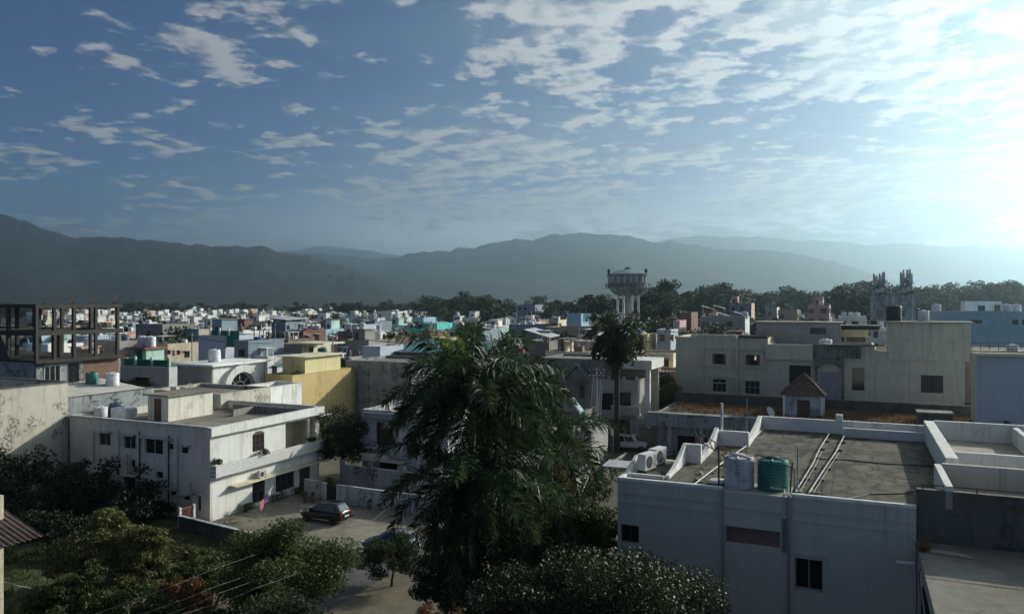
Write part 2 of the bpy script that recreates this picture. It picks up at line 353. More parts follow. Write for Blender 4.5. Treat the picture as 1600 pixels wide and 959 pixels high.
def house(name, label, o, W, D, H, roofz, wm, rm='roof', hF=(), hR=(), hL=(), hB=(), t=.25, cat='house', cap=None, rwall=None, lwall=None, coping=True):
    root = thing(name, label, cat, (o[0], o[1], 0), -GA); foot(o, W, D)
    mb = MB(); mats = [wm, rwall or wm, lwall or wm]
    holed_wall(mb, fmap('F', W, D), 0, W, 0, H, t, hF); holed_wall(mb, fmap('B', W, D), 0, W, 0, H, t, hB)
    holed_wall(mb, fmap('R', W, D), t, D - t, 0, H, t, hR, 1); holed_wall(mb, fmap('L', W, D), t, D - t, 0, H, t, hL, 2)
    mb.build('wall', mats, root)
    r = MB(); r.box(t, W - t, t, D - t, roofz - .15, roofz); r.build('roof', rm, root)
    if coping:
        c = MB(); e = .04
        c.box(-e, W + e, -e, t + e, H, H + .06); c.box(-e, W + e, D - t - e, D + e, H, H + .06)
        c.box(W - t - e, W + e, t + e, D - t - e, H, H + .06); c.box(-e, t + e, t + e, D - t - e, H, H + .06)
        c.build('coping', cap or wm, root)
    return root
def stair_room(p, x0, x1, y0, y1, z0, z1, wm, over=.25, door='F', name='stair_room', slab='roof_far'):
    mb = MB(); mb.box(x0, x1, y0, y1, z0, z1); b = mb.build(name, wm, p)
    s = MB(); s.box(x0 - over, x1 + over, y0 - over, y1 + over, z1, z1 + .12); s.build('slab', slab, b)
    if door:
        d = MB(); c = (x0 + x1) / 2 - .45
        if door == 'F': d.box(c, c + .85, y0 - .02, y0 - .003, z0, z0 + 1.95)
        else: d.box(x1 + .003, x1 + .02, y0 + .3, y0 + 1.15, z0, z0 + 1.95)
        d.build('door', 'wood', b)
    return b
KEEP = ({1,2,3,11,14,18,23,24,27,28,32,33,36,39,43,44,45,51,54,55,63,72,73,75,76,79,80,84,94,103,104,106,109,124,129,130,132,137,144,148,149,161,164,165,167,169,170,172,176,181,188,193,199,200,208,215,216,218,220,224,232,240,241,252,253,254,266,281,284,286,287,291,294,296,316,317,326,331,332,338,341,347,353,361,362,370,383,388,393,398,399,411,420,429,437,442,446,450,454,457,459,462,465,487,499,519,526,533,548,554,558,562,575,577,588,596,604,621,622,629,634,641,648,651,652,666,689,695,700,705,708,718,719,720,725,727,735,744,754,766,772,781,787,790,794}, {'103_0','104_1','104_2','106_1','109_0','122_0','124_0','12_0','137_0','137_1','148_0','149_0','149_2','14_0','161_0','161_2','164_0','165_0','170_0','172_0','181_0','188_0','188_1','188_2','18_0','193_0','197_0','203_1','206_2','208_0','208_1','234_0','240_0','243_0','249_0','24_0','252_0','252_1','253_1','267_1','27_0','27_1','280_0','284_0','285_2','287_1','294_0','295_1','296_0','300_0','316_0','33_0','340_2','347_0','356_1','357_0','362_0','36_0','36_1','370_0','370_1','383_0','399_0','399_2','39_0','3_0','411_1','415_0','416_0','420_0','437_1','443_1','44_0','44_1','457_0','459_0','45_0','45_2','462_0','46_1','47_0','487_0','487_1','488_0','488_1','498_0','498_2','506_1','530_0','533_0','533_2','543_1','548_0','554_0','554_2','559_2','55_0','562_2','566_0','575_1','586_1','606_0','607_1','617_0','621_1','624_0','634_0','63_0','63_1','641_0','649_0','651_0','65_0','685_1','695_0','710_0','72_0','730_0','735_1','741_0','744_1','757_1','76_1','777_0','777_1','781_0','794_1','799_1','799_2','80_1','80_2','n0','n1','n10','n11','n12','n2','n3','n4','n6','n7','n8','n9'}, {3,4,5,6,7,8,9,10,11,12,13,15,16,18,19,20,21,22,23,24,25,26,27,28,29,30,31,32,33,34,35,36,37,38,39,40,41,42,43,44,45,46,47,48,49,50,52,53,54,55,56,57,58,59,60,61,63,64,65,66,67,68,69,70,72,73,74,75,76,77,78,79,80,81,82,83,84,85,86,87,88,89,90,91,92,93,94,95,96,97,98,99,100,101,102,103,104,105,106,107,108,109,110,111,112,113,114,115,116,117,118,119,122,123,124,125,126,127,128,129,130,131,132,133,134,135,136,137,138,139,140,141,142,143,144,146,147,148,149,150,151,152,153,156,158,159,160,161,162,163,164,165,166,167,168}); VIS = []
# ------------------------------------------------------------------ kit: tanks, dishes, air conditioners, wires
def tank_mesh(n=24, ribs=False):
    mb = MB(); pr = [(.53, 0), (.57, .03)]
    for i in range(9): z = .08 + i * .115; pr += [(.568, z), (.58, z + .025), (.58, z + .06), (.568, z + .085)]
    pr += [(.565, 1.13), (.54, 1.17), (.24, 1.20)]
    mb.lathe(pr, n=n)
    for k in range(6): a = k * PI / 3; c, s_ = math.cos(a), math.sin(a); mb.tube([(.25 * c, .25 * s_, 1.19), (.5 * c, .5 * s_, 1.165)], .055, 6)
    return mb
def lid_mesh(n=20):
    mb = MB(); mb.lathe([(.21, 1.175), (.23, 1.19), (.23, 1.25), (.19, 1.28), (.05, 1.30)], n=n); return mb
TANK = {}
def water_tank(x, y, z, mat, label, s=1., group='rooftop water tanks'):
    if mat not in TANK:
        t = thing('water_tank', label, 'water tank', (x, y, z), 0, group)
        tank_mesh(ribs=True).build('body', mat, t, True); lid_mesh().build('lid', 'iron' if mat == 'tank_green' else mat, t, True); TANK[mat] = t
    else:
        t = copy_tree(TANK[mat]); t.location = (x, y, z)
    t.rotation_euler.z = random.random() * 6; t.scale = (s, s, s); tag(t, label, 'water tank', group); return t
def dish(x, y, z, az, label, s=.45):
    t = thing('satellite_dish', label, 'satellite dish', (x, y, z), -az)
    mb = MB(); n = 20; prof = [(.02, .0), (.4, .02), (.7, .07), (.9, .13), (1, .17), (1.0, .2), (.88, .16), (.4, .05), (.02, .03)]
    mb.lathe([(r * s, q * s) for r, q in prof], n=n, cap=False)
    d = mb.build('reflector', 'dish', t, True); d.location = (0, 0, .55); d.rotation_euler = (R(-62), 0, 0)
    p = MB(); p.tube([(0, -.02, 0), (0, -.02, .55)], .025, 6); p.build('mast', 'galv', t)
    a = MB(); a.tube([(0, 0, .3), (0, s * 1.1, .42)], .012, 5); a.box(-.04, .04, s * 1.1 - .03, s * 1.1 + .06, .39, .46); a.build('feed_arm', 'iron', t)
    return t
def ac_unit(loc, rz, label, s=1.):
    t = thing('air_conditioner', label, 'air conditioner', loc, rz, 'outdoor air conditioners')
    b = MB(); b.box(-.42, .42, -.16, .16, .06, .64); b.box(-.43, .43, -.17, .17, .64, .66); b.build('casing', 'tank_white', t)
    g = MB(); g.lathe([(.05, 0), (.23, 0), (.23, .012), (.05, .012)], n=20); o = g.build('fan_grille', 'iron', t); o.rotation_euler = (R(90), 0, 0); o.location = (-.12, -.163, .35)
    [MB().box(q, q + .06, -.19, .19, 0, .06).build('foot', 'iron', t) for q in (-.32, .26)]
    v = MB()
    for i in range(9): v.box(.16, .4, -.168, -.16, .14 + i * .05, .16 + i * .05)
    v.build('vent', 'iron', t); t.scale = (s, s, s); return t
def wire(pts, r, label, mat='wire', sag=.3, name='power_line', cat='wire', group=None):
    mb = MB(); P = []
    for a, b in zip(pts[:-1], pts[1:]):
        a, b = Vector(a), Vector(b)
        for i in range(13):
            t = i / 12; q = a.lerp(b, t); q.z -= sag * 4 * t * (1 - t); P.append(q)
    mb.tube(P, r, 5); return tag(mb.build(name, mat), label, cat, group)

# ------------------------------------------------------------------ foliage
def leaf_cloud(centers, radii, counts, size, seed, aspect=.5, droop=.2):
    g = np.random.default_rng(seed); pos = []
    for c, r, k in zip(centers, radii, counts):
        d = g.normal(size=(k, 3)); d /= np.linalg.norm(d, axis=1)[:, None]
        rr = g.random(k) ** .45
        pos.append(np.asarray(c) + d * rr[:, None] * np.asarray(r))
    p = np.concatenate(pos); n = len(p)
    a = g.normal(size=(n, 3)); a[:, 2] -= droop; a /= np.linalg.norm(a, axis=1)[:, None]
    b = np.cross(a, g.normal(size=(n, 3))); b /= np.linalg.norm(b, axis=1)[:, None] + 1e-9
    s = size * (.6 + .8 * g.random(n))[:, None]
    nn = np.cross(a, b) * s * .12
    q = np.stack([p - a * s * .5, p + b * s * aspect * .5 + nn, p + a * s * .5, p - b * s * aspect * .5 + nn], 1)
    return q.reshape(-1, 3)
def crown_clumps(rx, rz, zc, n, seed, lumpy=.35, low=-.55):
    g = np.random.default_rng(seed); C = []; Rr = []
    for i in range(n):
        while True:
            d = g.normal(size=3); d /= np.linalg.norm(d)
            if d[2] > low: break
        k = (.45 + .55 * g.random() ** .6) * (1 + lumpy * (g.random() - .6))
        C.append((d[0] * rx * k, d[1] * rx * k, zc + d[2] * rz * k)); q = (.16 + .2 * g.random()) * rx
        Rr.append((q * 1.2, q * 1.2, q * .8))
    return C, Rr
def trunk_mesh(h, r, tips, seed, top=.75):
    g = np.random.default_rng(seed); mb = MB(); pts = [(0, 0, -.1)]
    x = y = 0
    for i in range(1, 6): x += g.normal() * h * .012; y += g.normal() * h * .012; pts.append((x, y, h * top * i / 5))
    mb.tube(pts, r, 8, 0, r * .35)
    for c in tips:
        k = g.integers(2, 5); p0 = Vector(pts[k]); p1 = Vector(c); mid = p0.lerp(p1, .5) + Vector((0, 0, .06 * h))
        mb.tube([p0, mid, p1], r * .38, 5, 0, r * .08)
    return mb
def tree(name, label, x, y, z, h, rx, rz, mat, nleaf, size, seed, nclump=40, cat='tree', group=None, trunk_r=None, lumpy=.35, aspect=.5, low=-.55):
    t = thing(name, label, cat, (x, y, z), 0, group); zc = h - rz
    C, Rr = crown_clumps(rx, rz, zc, nclump, seed, lumpy, low)
    w = np.array([r[0] ** 2 for r in Rr]); cnt = np.maximum(8, (w / w.sum() * nleaf)).astype(int)
    np_mesh('crown', leaf_cloud(C, Rr, cnt, size, seed + 1, aspect), 4, mat, t)
    trunk_mesh(h, trunk_r or h * .03, C[::max(1, nclump // 9)], seed + 2).build('trunk', 'bark', t, True)
    return t
def bush(name, label, x, y, z, blobs, mat, nleaf, size, seed, cat='shrub', group=None, aspect=.5):
    """blobs: (dx,dy,dz,rx,rz) lobes of one shrub, broken into leafy clumps"""
    t = thing(name, label, cat, (x, y, z), 0, group); g = np.random.default_rng(seed); C = []; Rr = []
    for bx, by, bz, rx, rz in blobs:
        c, r = crown_clumps(rx, rz, 0, 26, int(g.integers(1e6)), .4, -.4)
        C += [(q[0] + bx, q[1] + by, q[2] + bz) for q in c]; Rr += r
    w = np.array([r[0] ** 2 for r in Rr]); cnt = np.maximum(6, (w / w.sum() * nleaf)).astype(int)
    np_mesh('foliage', leaf_cloud(C, Rr, cnt, size, seed + 1, aspect), 4, mat, t)
    mb = MB()
    for c in C[::9]: mb.tube([(c[0] * .3, c[1] * .3, 0), (c[0] * .6, c[1] * .6, c[2] * .55), c], .05, 5, 0, .012)
    mb.build('stem', 'bark', t); return t
def frond_arrays(g, base, az, elev, L, droop, npair, ll, wid, tip=.25):
    """one pinnate frond: returns leaflet quads and rachis points"""
    n = 16; P = [np.array(base, float)]; th = elev
    for i in range(n):
        th -= droop / n * (.4 + 1.3 * i / n)
        P.append(P[-1] + np.array([math.cos(th) * math.sin(az), math.cos(th) * math.cos(az), math.sin(th)]) * L / n)
    P = np.array(P); Q = []
    side = np.array([math.cos(az), -math.sin(az), 0.])
    for i in range(npair):
        t = .08 + .92 * i / npair; k = min(int(t * n), n - 1); fr = t * n - k
        p = P[k] * (1 - fr) + P[k + 1] * fr; ax = P[k + 1] - P[k]; ax /= np.linalg.norm(ax)
        up = np.cross(side, ax)
        l = ll * (1 - .55 * abs(2 * t - .9) ** 1.6) * (.75 + .5 * g.random())
        for sgn in (-1, 1):
            roll = (g.random() - .5) * 2.4
            d = side * sgn * math.cos(roll) + up * math.sin(roll) + ax * (.55 + tip * g.random()); d /= np.linalg.norm(d)
            m = p + d * l * .5; e = p + d * l * .92 + np.array([0, 0, -1.]) * l * (.12 + .2 * g.random())
            wv = np.cross(d, ax + g.normal(size=3) * .35); wv = wv / (np.linalg.norm(wv) + 1e-9) * wid
            Q += [p - wv * .4, p + wv * .4, m + wv, e, m - wv]
    return Q, P
def palm(label, x, y, z, h, L, nf, seed, lean=(0, 0), r=.2, ll=.75, wid=.03, npair=85, spear=None, group=None, emin=-.75, emax=1.35, dry=0, bark='palm_bark'):
    t = thing('palm_tree', label, 'palm', (x, y, z), 0, group); g = np.random.default_rng(seed)
    cx, cy = lean; Q = []; mb = MB()
    for i in range(nf):
        az = 2 * PI * i * .381966 + g.normal() * .15; e = emax + (emin - emax) * ((i + .5) / nf) ** .85 + g.normal() * .08
        q, P = frond_arrays(g, (cx, cy, h), az, e, L * (.85 + .25 * g.random()), 1.15 + .5 * g.random(), npair, ll, wid)
        Q += q; mb.tube([tuple(v) for v in P], .035 * L / 4, 4, 0, .008)
    o = np_mesh('crown', np.array(Q), 5, 'frond', t); mb.build('rachis', 'frond', o)
    tr = MB(); tr.tube([(0, 0, 0), (cx * .2, cy * .2, h * .3), (cx * .6, cy * .6, h * .7), (cx, cy, h - .9)], r, 12, 0, r * .7)
    tr.build('trunk', bark, t, True)
    sh = MB(); sh.tube([(cx, cy, h - 1.), (cx, cy, h - .3), (cx, cy, h + .25)], r * .72, 10, 0, r * .3); sh.build('crownshaft', 'frond', t, True)
    if dry:
        Q = []
        for i in range(dry):
            q, P = frond_arrays(g, (cx, cy, h - .5), 6.28 * i / dry + g.random(), -.55 - .3 * g.random(), L * .8, .9, npair // 2, ll * .8, wid); Q += q
        np_mesh('dead_fronds', np.array(Q), 5, 'frond_dry', t)
    if spear:
        Q = []
        for az, e, l in spear:
            q, P = frond_arrays(g, (cx, cy, h), az, e, l, .3, 110, .5, .035, .6); Q += q
        np_mesh('spear', np.array(Q), 5, 'frond_new', t)
    return t

# ------------------------------------------------------------------ cars
def superring(x, hw, zb, zt, n=16, p=3.2):
    out = []
    for j in range(n):
        a = 2 * PI * j / n; c, s = math.cos(a), math.sin(a)
        out.append((x, math.copysign(abs(c) ** (2 / p), c) * hw, (zb + zt) / 2 + math.copysign(abs(s) ** (2 / p), s) * (zt - zb) / 2))
    return out
def car(label, loc, rz, paint, boxy=False, name='parked_car', cat='car', h=1.0):
    t = thing(name, label, cat, loc, rz); mb = MB()
    if boxy: st = [(-1.95, .72, .5, .95), (-1.9, .78, .36, 1.0), (-1, .8, .32, 1.02), (.6, .8, .32, 1.0), (1.5, .78, .36, .97), (1.85, .72, .4, .92), (1.9, .6, .5, .85)]
    else: st = [(-1.98, .66, .45, .82), (-1.9, .8, .30, .97), (-1.4, .86, .24, 1.0), (0, .87, .22, .98), (.9, .86, .22, .96), (1.4, .83, .25, .88), (1.8, .76, .30, .78), (1.98, .6, .42, .66)]
    rings = [superring(*s) for s in st]; n = 16
    vs = [q for r_ in rings for q in r_]; fs = [(i * n + j, (i + 1) * n + j, (i + 1) * n + (j + 1) % n, i * n + (j + 1) % n) for i in range(len(rings) - 1) for j in range(n)]
    fs += [tuple(range(n)), tuple(range((len(rings) - 1) * n + n - 1, (len(rings) - 1) * n - 1, -1))]
    mb.add(vs, fs); body = mb.build('body', paint, t, True)
    if boxy: lo, hi, zt = (-1.9, 1.05, .74), (-1.82, .55, .66), 1.72
    else: lo, hi, zt = (-1.88, 1.12, .78), (-1.42, .28, .6), 1.5
    g = MB(); zb = .93
    def ring(x0, x1, w, z, k=.12): return [(x0, -w + k, z), (x0 + k, -w, z), (x1 - k, -w, z), (x1, -w + k, z), (x1, w - k, z), (x1 - k, w, z), (x0 + k, w, z), (x0, w - k, z)]
    a, b = ring(*lo, zb), ring(*hi, zt); c = ring(hi[0] + .15, hi[1] - .15, hi[2] - .1, zt + .045)
    g.add(a + b + c, [(i, (i + 1) % 8, 8 + (i + 1) % 8, 8 + i) for i in range(8)] + [(8 + i, 8 + (i + 1) % 8, 16 + (i + 1) % 8, 16 + i) for i in range(8)] + [tuple(range(16, 24))])
    g.build('cabin', paint, t, True)
    def panel(i0, i1, u0, u1, name, v0=.16, v1=.9):
        A0, A1, B0, B1 = (Vector(a[i0]), Vector(a[i1]), Vector(b[i0]), Vector(b[i1]))
        def P(u, v): return A0.lerp(A1, u).lerp(B0.lerp(B1, u), v)
        nrm = (A1 - A0).cross(B0 - A0).normalized() * .012
        pts = [P(u0, v0), P(u1, v0), P(u1, v1), P(u0, v1)]; m_ = MB()
        m_.add([p + nrm for p in pts] + [p - nrm for p in pts], [(0, 1, 2, 3), (7, 6, 5, 4), (0, 4, 5, 1), (1, 5, 6, 2), (2, 6, 7, 3), (3, 7, 4, 0)])
        m_.build(name, 'car_glass', t)
    for i0, i1 in ((1, 2), (6, 5)):
        panel(i0, i1, .12, .46, 'side_window') if i0 == 1 else panel(5, 6, .54, .88, 'side_window')
        panel(i0, i1, .5, .88, 'side_window') if i0 == 1 else panel(5, 6, .12, .5, 'side_window')
    panel(7, 0, .06, .94, 'rear_window'); panel(3, 4, .06, .94, 'windscreen')
    for x_, sx in ((-1.25, 0), (1.25, 0)):
        for y_ in (-.78, .78):
            w = MB(); w.lathe([(.17, -.09), (.29, -.1), (.315, -.06), (.315, .06), (.29, .1), (.17, .09)], n=20); o = w.build('wheel', 'rubber', t, True)
            o.rotation_euler = (R(90), 0, 0); o.location = (x_, y_, .315)
            q = MB(); q.lathe([(.02, -.08), (.18, -.07), (.18, .07), (.02, .08)], n=14); q.build('rim', 'galv', o, True)
    for y_ in (-.6, .6):
        l = MB(); l.box(-1.975, -1.87, y_ - .14, y_ + .14, .7, .92); l.build('tail_light', 'lamp_red', t)
        l = MB(); l.box(1.72, 1.93, y_ - .13, y_ + .13, .62, .74); l.build('headlight', 'lamp_clear', t)
    l = MB(); l.box(-2.0, -1.96, -.26, .26, .56, .67); l.build('number_plate', 'frame_white', t)
    l = MB(); l.box(-2.02, -1.9, -.78, .78, .36, .48); l.build('bumper', paint if not boxy else 'iron', t)
    for y_ in (-.93, .93):
        l = MB(); l.box(.72, .84, y_ - .07, y_ + .07, .95, 1.07); l.build('mirror', paint, t)
    if boxy:
        for y_ in (-.55, .55):
            l = MB(); l.tube([(-1.5, y_, 1.79), (.3, y_, 1.79)], .018, 5); l.build('roof_rail', 'iron', t)
    t.scale = (h, h, h); return t
# ------------------------------------------------------------------ camera, light, sky
cam = bpy.data.cameras.new('camera'); co = link('camera', cam); co.location = (0, 0, CAM_Z); co.rotation_euler = (R(90), 0, 0)
cam.lens = 27; cam.sensor_width = 36; cam.shift_y = -7.5 / 1600; cam.clip_start = .1; cam.clip_end = 60000; SC.camera = co
sun = bpy.data.lights.new('sun', 'SUN'); sun.energy = 4.3; sun.angle = R(.5); sun.color = (1, .93, .82)
so = link('sun', sun); SD = Vector((math.cos(SUN_EL) * math.sin(SUN_AZ), math.cos(SUN_EL) * math.cos(SUN_AZ), math.sin(SUN_EL)))
so.rotation_euler = SD.to_track_quat('Z', 'Y').to_euler(); so.location = (60, 40, 60)
SC.view_settings.view_transform = 'Standard'; SC.view_settings.look = 'None'; SC.view_settings.gamma = 1; SC.view_settings.use_curve_mapping = False
SC.view_settings.exposure = .6
SC.cycles.volume_bounces = 1; SC.cycles.max_bounces = 8; SC.cycles.transparent_max_bounces = 8; SC.cycles.caustics_reflective = False; SC.cycles.caustics_refractive = False
w = bpy.data.worlds.new('World'); SC.world = w; w.use_nodes = True; nt = w.node_tree; bg = nt.nodes['Background']
HAZE_D = 2.0e-4; SKY_K = .05
sky = N(nt, 'ShaderNodeTexSky', sky_type='NISHITA', sun_disc=False, sun_elevation=SUN_EL, sun_rotation=SUN_AZ, altitude=300, air_density=.55, dust_density=.3, ozone_density=9)
tc = N(nt, 'ShaderNodeTexCoord'); nrm = N(nt, 'ShaderNodeVectorMath', operation='NORMALIZE'); nt.links.new(tc.outputs['Generated'], nrm.inputs[0])
sx = N(nt, 'ShaderNodeSeparateXYZ'); nt.links.new(nrm.outputs[0], sx.inputs[0])
zc = math_n(nt, 'MAXIMUM', math_n(nt, 'ADD', sx.outputs[2], .085), .085)
px_ = math_n(nt, 'DIVIDE', sx.outputs[0], zc); py_ = math_n(nt, 'DIVIDE', sx.outputs[1], zc)
cx = N(nt, 'ShaderNodeCombineXYZ'); nt.links.new(px_, cx.inputs[0]); nt.links.new(py_, cx.inputs[1]); cx.inputs[2].default_value = 9.2
def vadd(v, off):
    n = N(nt, 'ShaderNodeVectorMath', operation='ADD'); nt.links.new(v, n.inputs[0]); n.inputs[1].default_value = off; return n.outputs[0]
def vscale(v, s):
    n = N(nt, 'ShaderNodeMapping'); nt.links.new(v, n.inputs[0]); n.inputs['Scale'].default_value = s; n.inputs['Rotation'].default_value = (0, 0, R(25)); return n.outputs[0]
cv = cx.outputs[0]
dot = N(nt, 'ShaderNodeVectorMath', operation='DOT_PRODUCT'); nt.links.new(nrm.outputs[0], dot.inputs[0]); dot.inputs[1].default_value = SD
sunny = ramp(nt, dot.outputs['Value'], .25, .97)           # closeness to the sun
lowsky = ramp(nt, sx.outputs[2], .19, .05)                  # closeness to the horizon
def cells(v): return noise(nt, v, 6.0, 9, .57, .05)
big = noise(nt, vscale(cv, (.62, .42, 1)), 1.0, 3, .5, .3)
band = noise(nt, vscale(cv, (1.5, 1.1, 1)), 1.0, 2, .5, .2)
cov = math_n(nt, 'ADD', math_n(nt, 'ADD', math_n(nt, 'MULTIPLY', ramp(nt, big, .36, .60), .095), math_n(nt, 'MULTIPLY', ramp(nt, band, .38, .62), .17)), math_n(nt, 'ADD', math_n(nt, 'MULTIPLY', ramp(nt, dot.outputs['Value'], .2, .8), .085), math_n(nt, 'MULTIPLY', lowsky, .04)))
den = math_n(nt, 'ADD', cells(cv), math_n(nt, 'SUBTRACT', cov, .196))
den2 = math_n(nt, 'ADD', cells(vadd(cv, (.045, .03, 0))), math_n(nt, 'SUBTRACT', cov, .196))
amount = ramp(nt, den, .460, .585)
edge = ramp(nt, math_n(nt, 'SUBTRACT', den, den2), -.08, .07)     # sunlit rim minus shaded core
veil = math_n(nt, 'MULTIPLY', ramp(nt, noise(nt, vscale(cv, (.25, .9, 1)), 1.3, 7, .6, .8), .34, .70), math_n(nt, 'MULTIPLY', math_n(nt, 'MULTIPLY_ADD', ramp(nt, dot.outputs['Value'], .0, .9), 1.0, .03), ramp(nt, sx.outputs[2], .30, .06, .22, 1.)))
gain = math_n(nt, 'MULTIPLY_ADD', math_n(nt, 'POWER', sunny, 1.6), 6.0, 6.9)
lit = mixc(nt, edge, (.50, .56, .64), (1.0, .985, .96))
ccol = N(nt, 'ShaderNodeVectorMath', operation='SCALE'); nt.links.new(lit, ccol.inputs[0]); nt.links.new(gain, ccol.inputs['Scale'])
vcol = N(nt, 'ShaderNodeVectorMath', operation='SCALE'); vcol.inputs[0].default_value = (.95, .98, 1.); nt.links.new(math_n(nt, 'MULTIPLY', gain, math_n(nt, 'MULTIPLY_ADD', lowsky, 3., .55)), vcol.inputs['Scale'])
glow = math_n(nt, 'MULTIPLY', ramp(nt, dot.outputs['Value'], .50, .95), ramp(nt, sx.outputs[2], .29, .08))
milk = math_n(nt, 'MULTIPLY', ramp(nt, sx.outputs[2], .17, .05, 0., .95), ramp(nt, dot.outputs['Value'], .05, .5))
veil = math_n(nt, 'MAXIMUM', math_n(nt, 'MAXIMUM', veil, milk), glow)
tint = N(nt, 'ShaderNodeMix', data_type='RGBA', blend_type='MULTIPLY'); tint.inputs[0].default_value = 1; nt.links.new(sky.outputs[0], tint.inputs[6]); tint.inputs[7].default_value = (.66, .98, .96, 1)
c1 = mixc(nt, math_n(nt, 'MULTIPLY', veil, .92), tint.outputs[2], vcol.outputs[0])
c2 = mixc(nt, math_n(nt, 'MULTIPLY', amount, .93), c1, ccol.outputs[0])
nt.links.new(c2, bg.inputs['Color']); bg.inputs['Strength'].default_value = SKY_K

# ------------------------------------------------------------------ ground, hills, haze
def sheet(name, poly, z, mat, kind='structure'):
    mb = MB(); mb.add([(x, y, z) for x, y in poly], [tuple(range(len(poly)))]); return tag(mb.build(name, mat), kind=kind)
sheet('ground', [(-15500, -400), (15500, -400), (15500, 15500), (-15500, 15500)], 0, 'ground')
from mathutils import noise as mnoise
def hill(name, dist, prof, depth, rough, seed, spur=.2):
    """terrain with a ridge of the given profile: foot towards the town, back slope behind"""
    g = np.random.default_rng(seed); xs = np.linspace(prof[0][0], prof[-1][0], 420); hs = np.interp(xs, [p[0] for p in prof], [472 - p[1] for p in prof]) / F * dist + 17
    k = np.ones(9) / 9; hs = np.convolve(np.pad(hs, 4, mode='edge'), k, 'valid')
    def fbm(n, s, o):
        out = np.zeros(n); a = 1.
        for q in range(o):
            m = int(s * 2 ** q) + 2; out += a * np.interp(np.linspace(0, m - 1, n), np.arange(m), g.normal(size=m)); a *= .42
        return out
    az = (xs - 800) / F; nr = 46; ts = np.linspace(0, 1.5, nr); rid = fbm(420, 90, 3) * rough * .8
    vs = []; jit = g.normal(size=(nr, 420)) * rough * .35; S = dist * .11
    for i, t in enumerate(ts):
        s = np.interp(t, [0, .1, .5, .8, 1, 1.25, 1.5], [0, .04, .40, .76, 1., .55, 0.]); d = dist - depth * (1 - t)
        for j in range(420):
            x = az[j] * d; mid = 4 * t * (1 - t) if 0 < t < 1 else 0
            sp = (1 - 2 * abs(mnoise.noise((x / S, d / S * .8, seed)))) * .6 + .35 * mnoise.noise((x / S * 2.7, d / S * 2, seed + 5)) + .2 * mnoise.noise((x / S * 7, d / S * 6, seed + 9)) - .3
            h = hs[j] * (s + spur * .55 * mid * sp) + rid[j] * max(0, 1 - abs(t - 1) / .22)
            vs.append((x, d, -5 if i in (0, nr - 1) else max(h, -5)))
    mb = MB(); n = 420
    mb.add(vs, [(i * n + j, i * n + j + 1, (i + 1) * n + j + 1, (i + 1) * n + j) for i in range(nr - 1) for j in range(n - 1)])
    return tag(mb.build(name, 'hill', None, True), kind='structure')
hill('near_hill', 3400, [(-420, 290), (-200, 300), (0, 334), (40, 345), (80, 362), (115, 371), (200, 372), (260, 378), (330, 384), (405, 384), (440, 393), (490, 402), (560, 424), (640, 452), (720, 474)], 1500, 4, 3)
hill('foothill', 2900, [(200, 470), (290, 452), (360, 440), (430, 432), (555, 430), (600, 444), (650, 464), (700, 476)], 800, 3, 5)
hill('middle_hill', 6200, [(330, 420), (440, 396), (505, 397), (560, 403), (610, 404), (650, 394), (700, 391), (760, 382), (820, 374), (900, 361), (940, 368), (975, 366), (1010, 376), (1060, 380), (1110, 388), (1160, 391), (1210, 391), (1260, 400), (1310, 412), (1370, 430), (1460, 456), (1540, 474)], 2600, 9, 8)
hill('far_hill', 11000, [(380, 410), (440, 394), (480, 388), (505, 380), (530, 391), (575, 391), (640, 402), (760, 400), (900, 395), (1020, 380), (1060, 370), (1085, 370), (1140, 371), (1180, 369), (1230, 374), (1300, 377), (1360, 384), (1420, 381), (1470, 388), (1520, 384), (1600, 390), (1720, 388), (1900, 400), (2050, 420)], 3200, 14, 12)
# ------------------------------------------------------------------ ground surfaces near the houses
def lsheet(name, o, poly, z, mat): return sheet(name, [l2w(a, b, o) for a, b in poly], z, mat)
AC_ = (-23.4, 59.5)                                   # near right corner of the yard house
lsheet('yard', AC_, [(.05, -2.2), (7, -3.4), (16, -3.), (17, 8.2), (1, 9.), (.05, 12.)], .008, 'yard')
lsheet('driveway', AC_, [(8.2, -3.2), (11.6, -3.1), (10.2, -26), (5.5, -26)], .012, 'dirt')
lsheet('lane', (11., 92.), [(-3.6, -62), (.9, -62), (.9, 14), (-3.6, 14)], .006, 'asphalt')
lsheet('garden', AC_, [(-24, -34), (5.6, -34), (7.4, -3.5), (-.2, -2.2), (-.2, -.05), (-24, -.05)], .004, 'turf')
lsheet('verge', AC_, [(11.8, -34), (27, -34), (27, 6), (17.3, 6), (16.1, -3.1), (11.8, -3.2)], .004, 'dirt')

# ------------------------------------------------------------------ white two-storey house with the yard
W, D = 16., 13.3; OA = l2w(-W, 0, AC_)
fq = lambda q0, q1, z0, z1: (W - q1, W - q0, z0, z1)
upF = [fq(11.0, 12.4, 5.0, 6.1), fq(8.06, 9.46, 4.95, 6.1), fq(5.0, 7.05, 4.75, 6.0)]
ventF = [fq(3.85, 4.4, 5.3, 5.75), fq(2.28, 2.96, 5.1, 5.65), fq(5.0, 5.75, 2.9, 3.4), fq(8.1, 8.6, 3.5, 4.1), fq(3.6, 4.1, 1.7, 2.1), fq(2.1, 2.75, 1.45, 1.85)]
loF = [fq(8.1, 9.4, 1.6, 2.75), fq(5.95, 6.8, 1.0, 2.55), fq(.93, 1.33, .7, 2.0), fq(11.2, 12.5, 1.5, 2.6)]
winR = [(4.6, 6.0, 4.55, 5.95), (4.6, 6.1, .25, 2.1), (7.4, 9.8, .55, 2.05), (10.5, 12.0, .02, 2.1)]
rec = (8.65, 12.7, 3.7, 6.35)
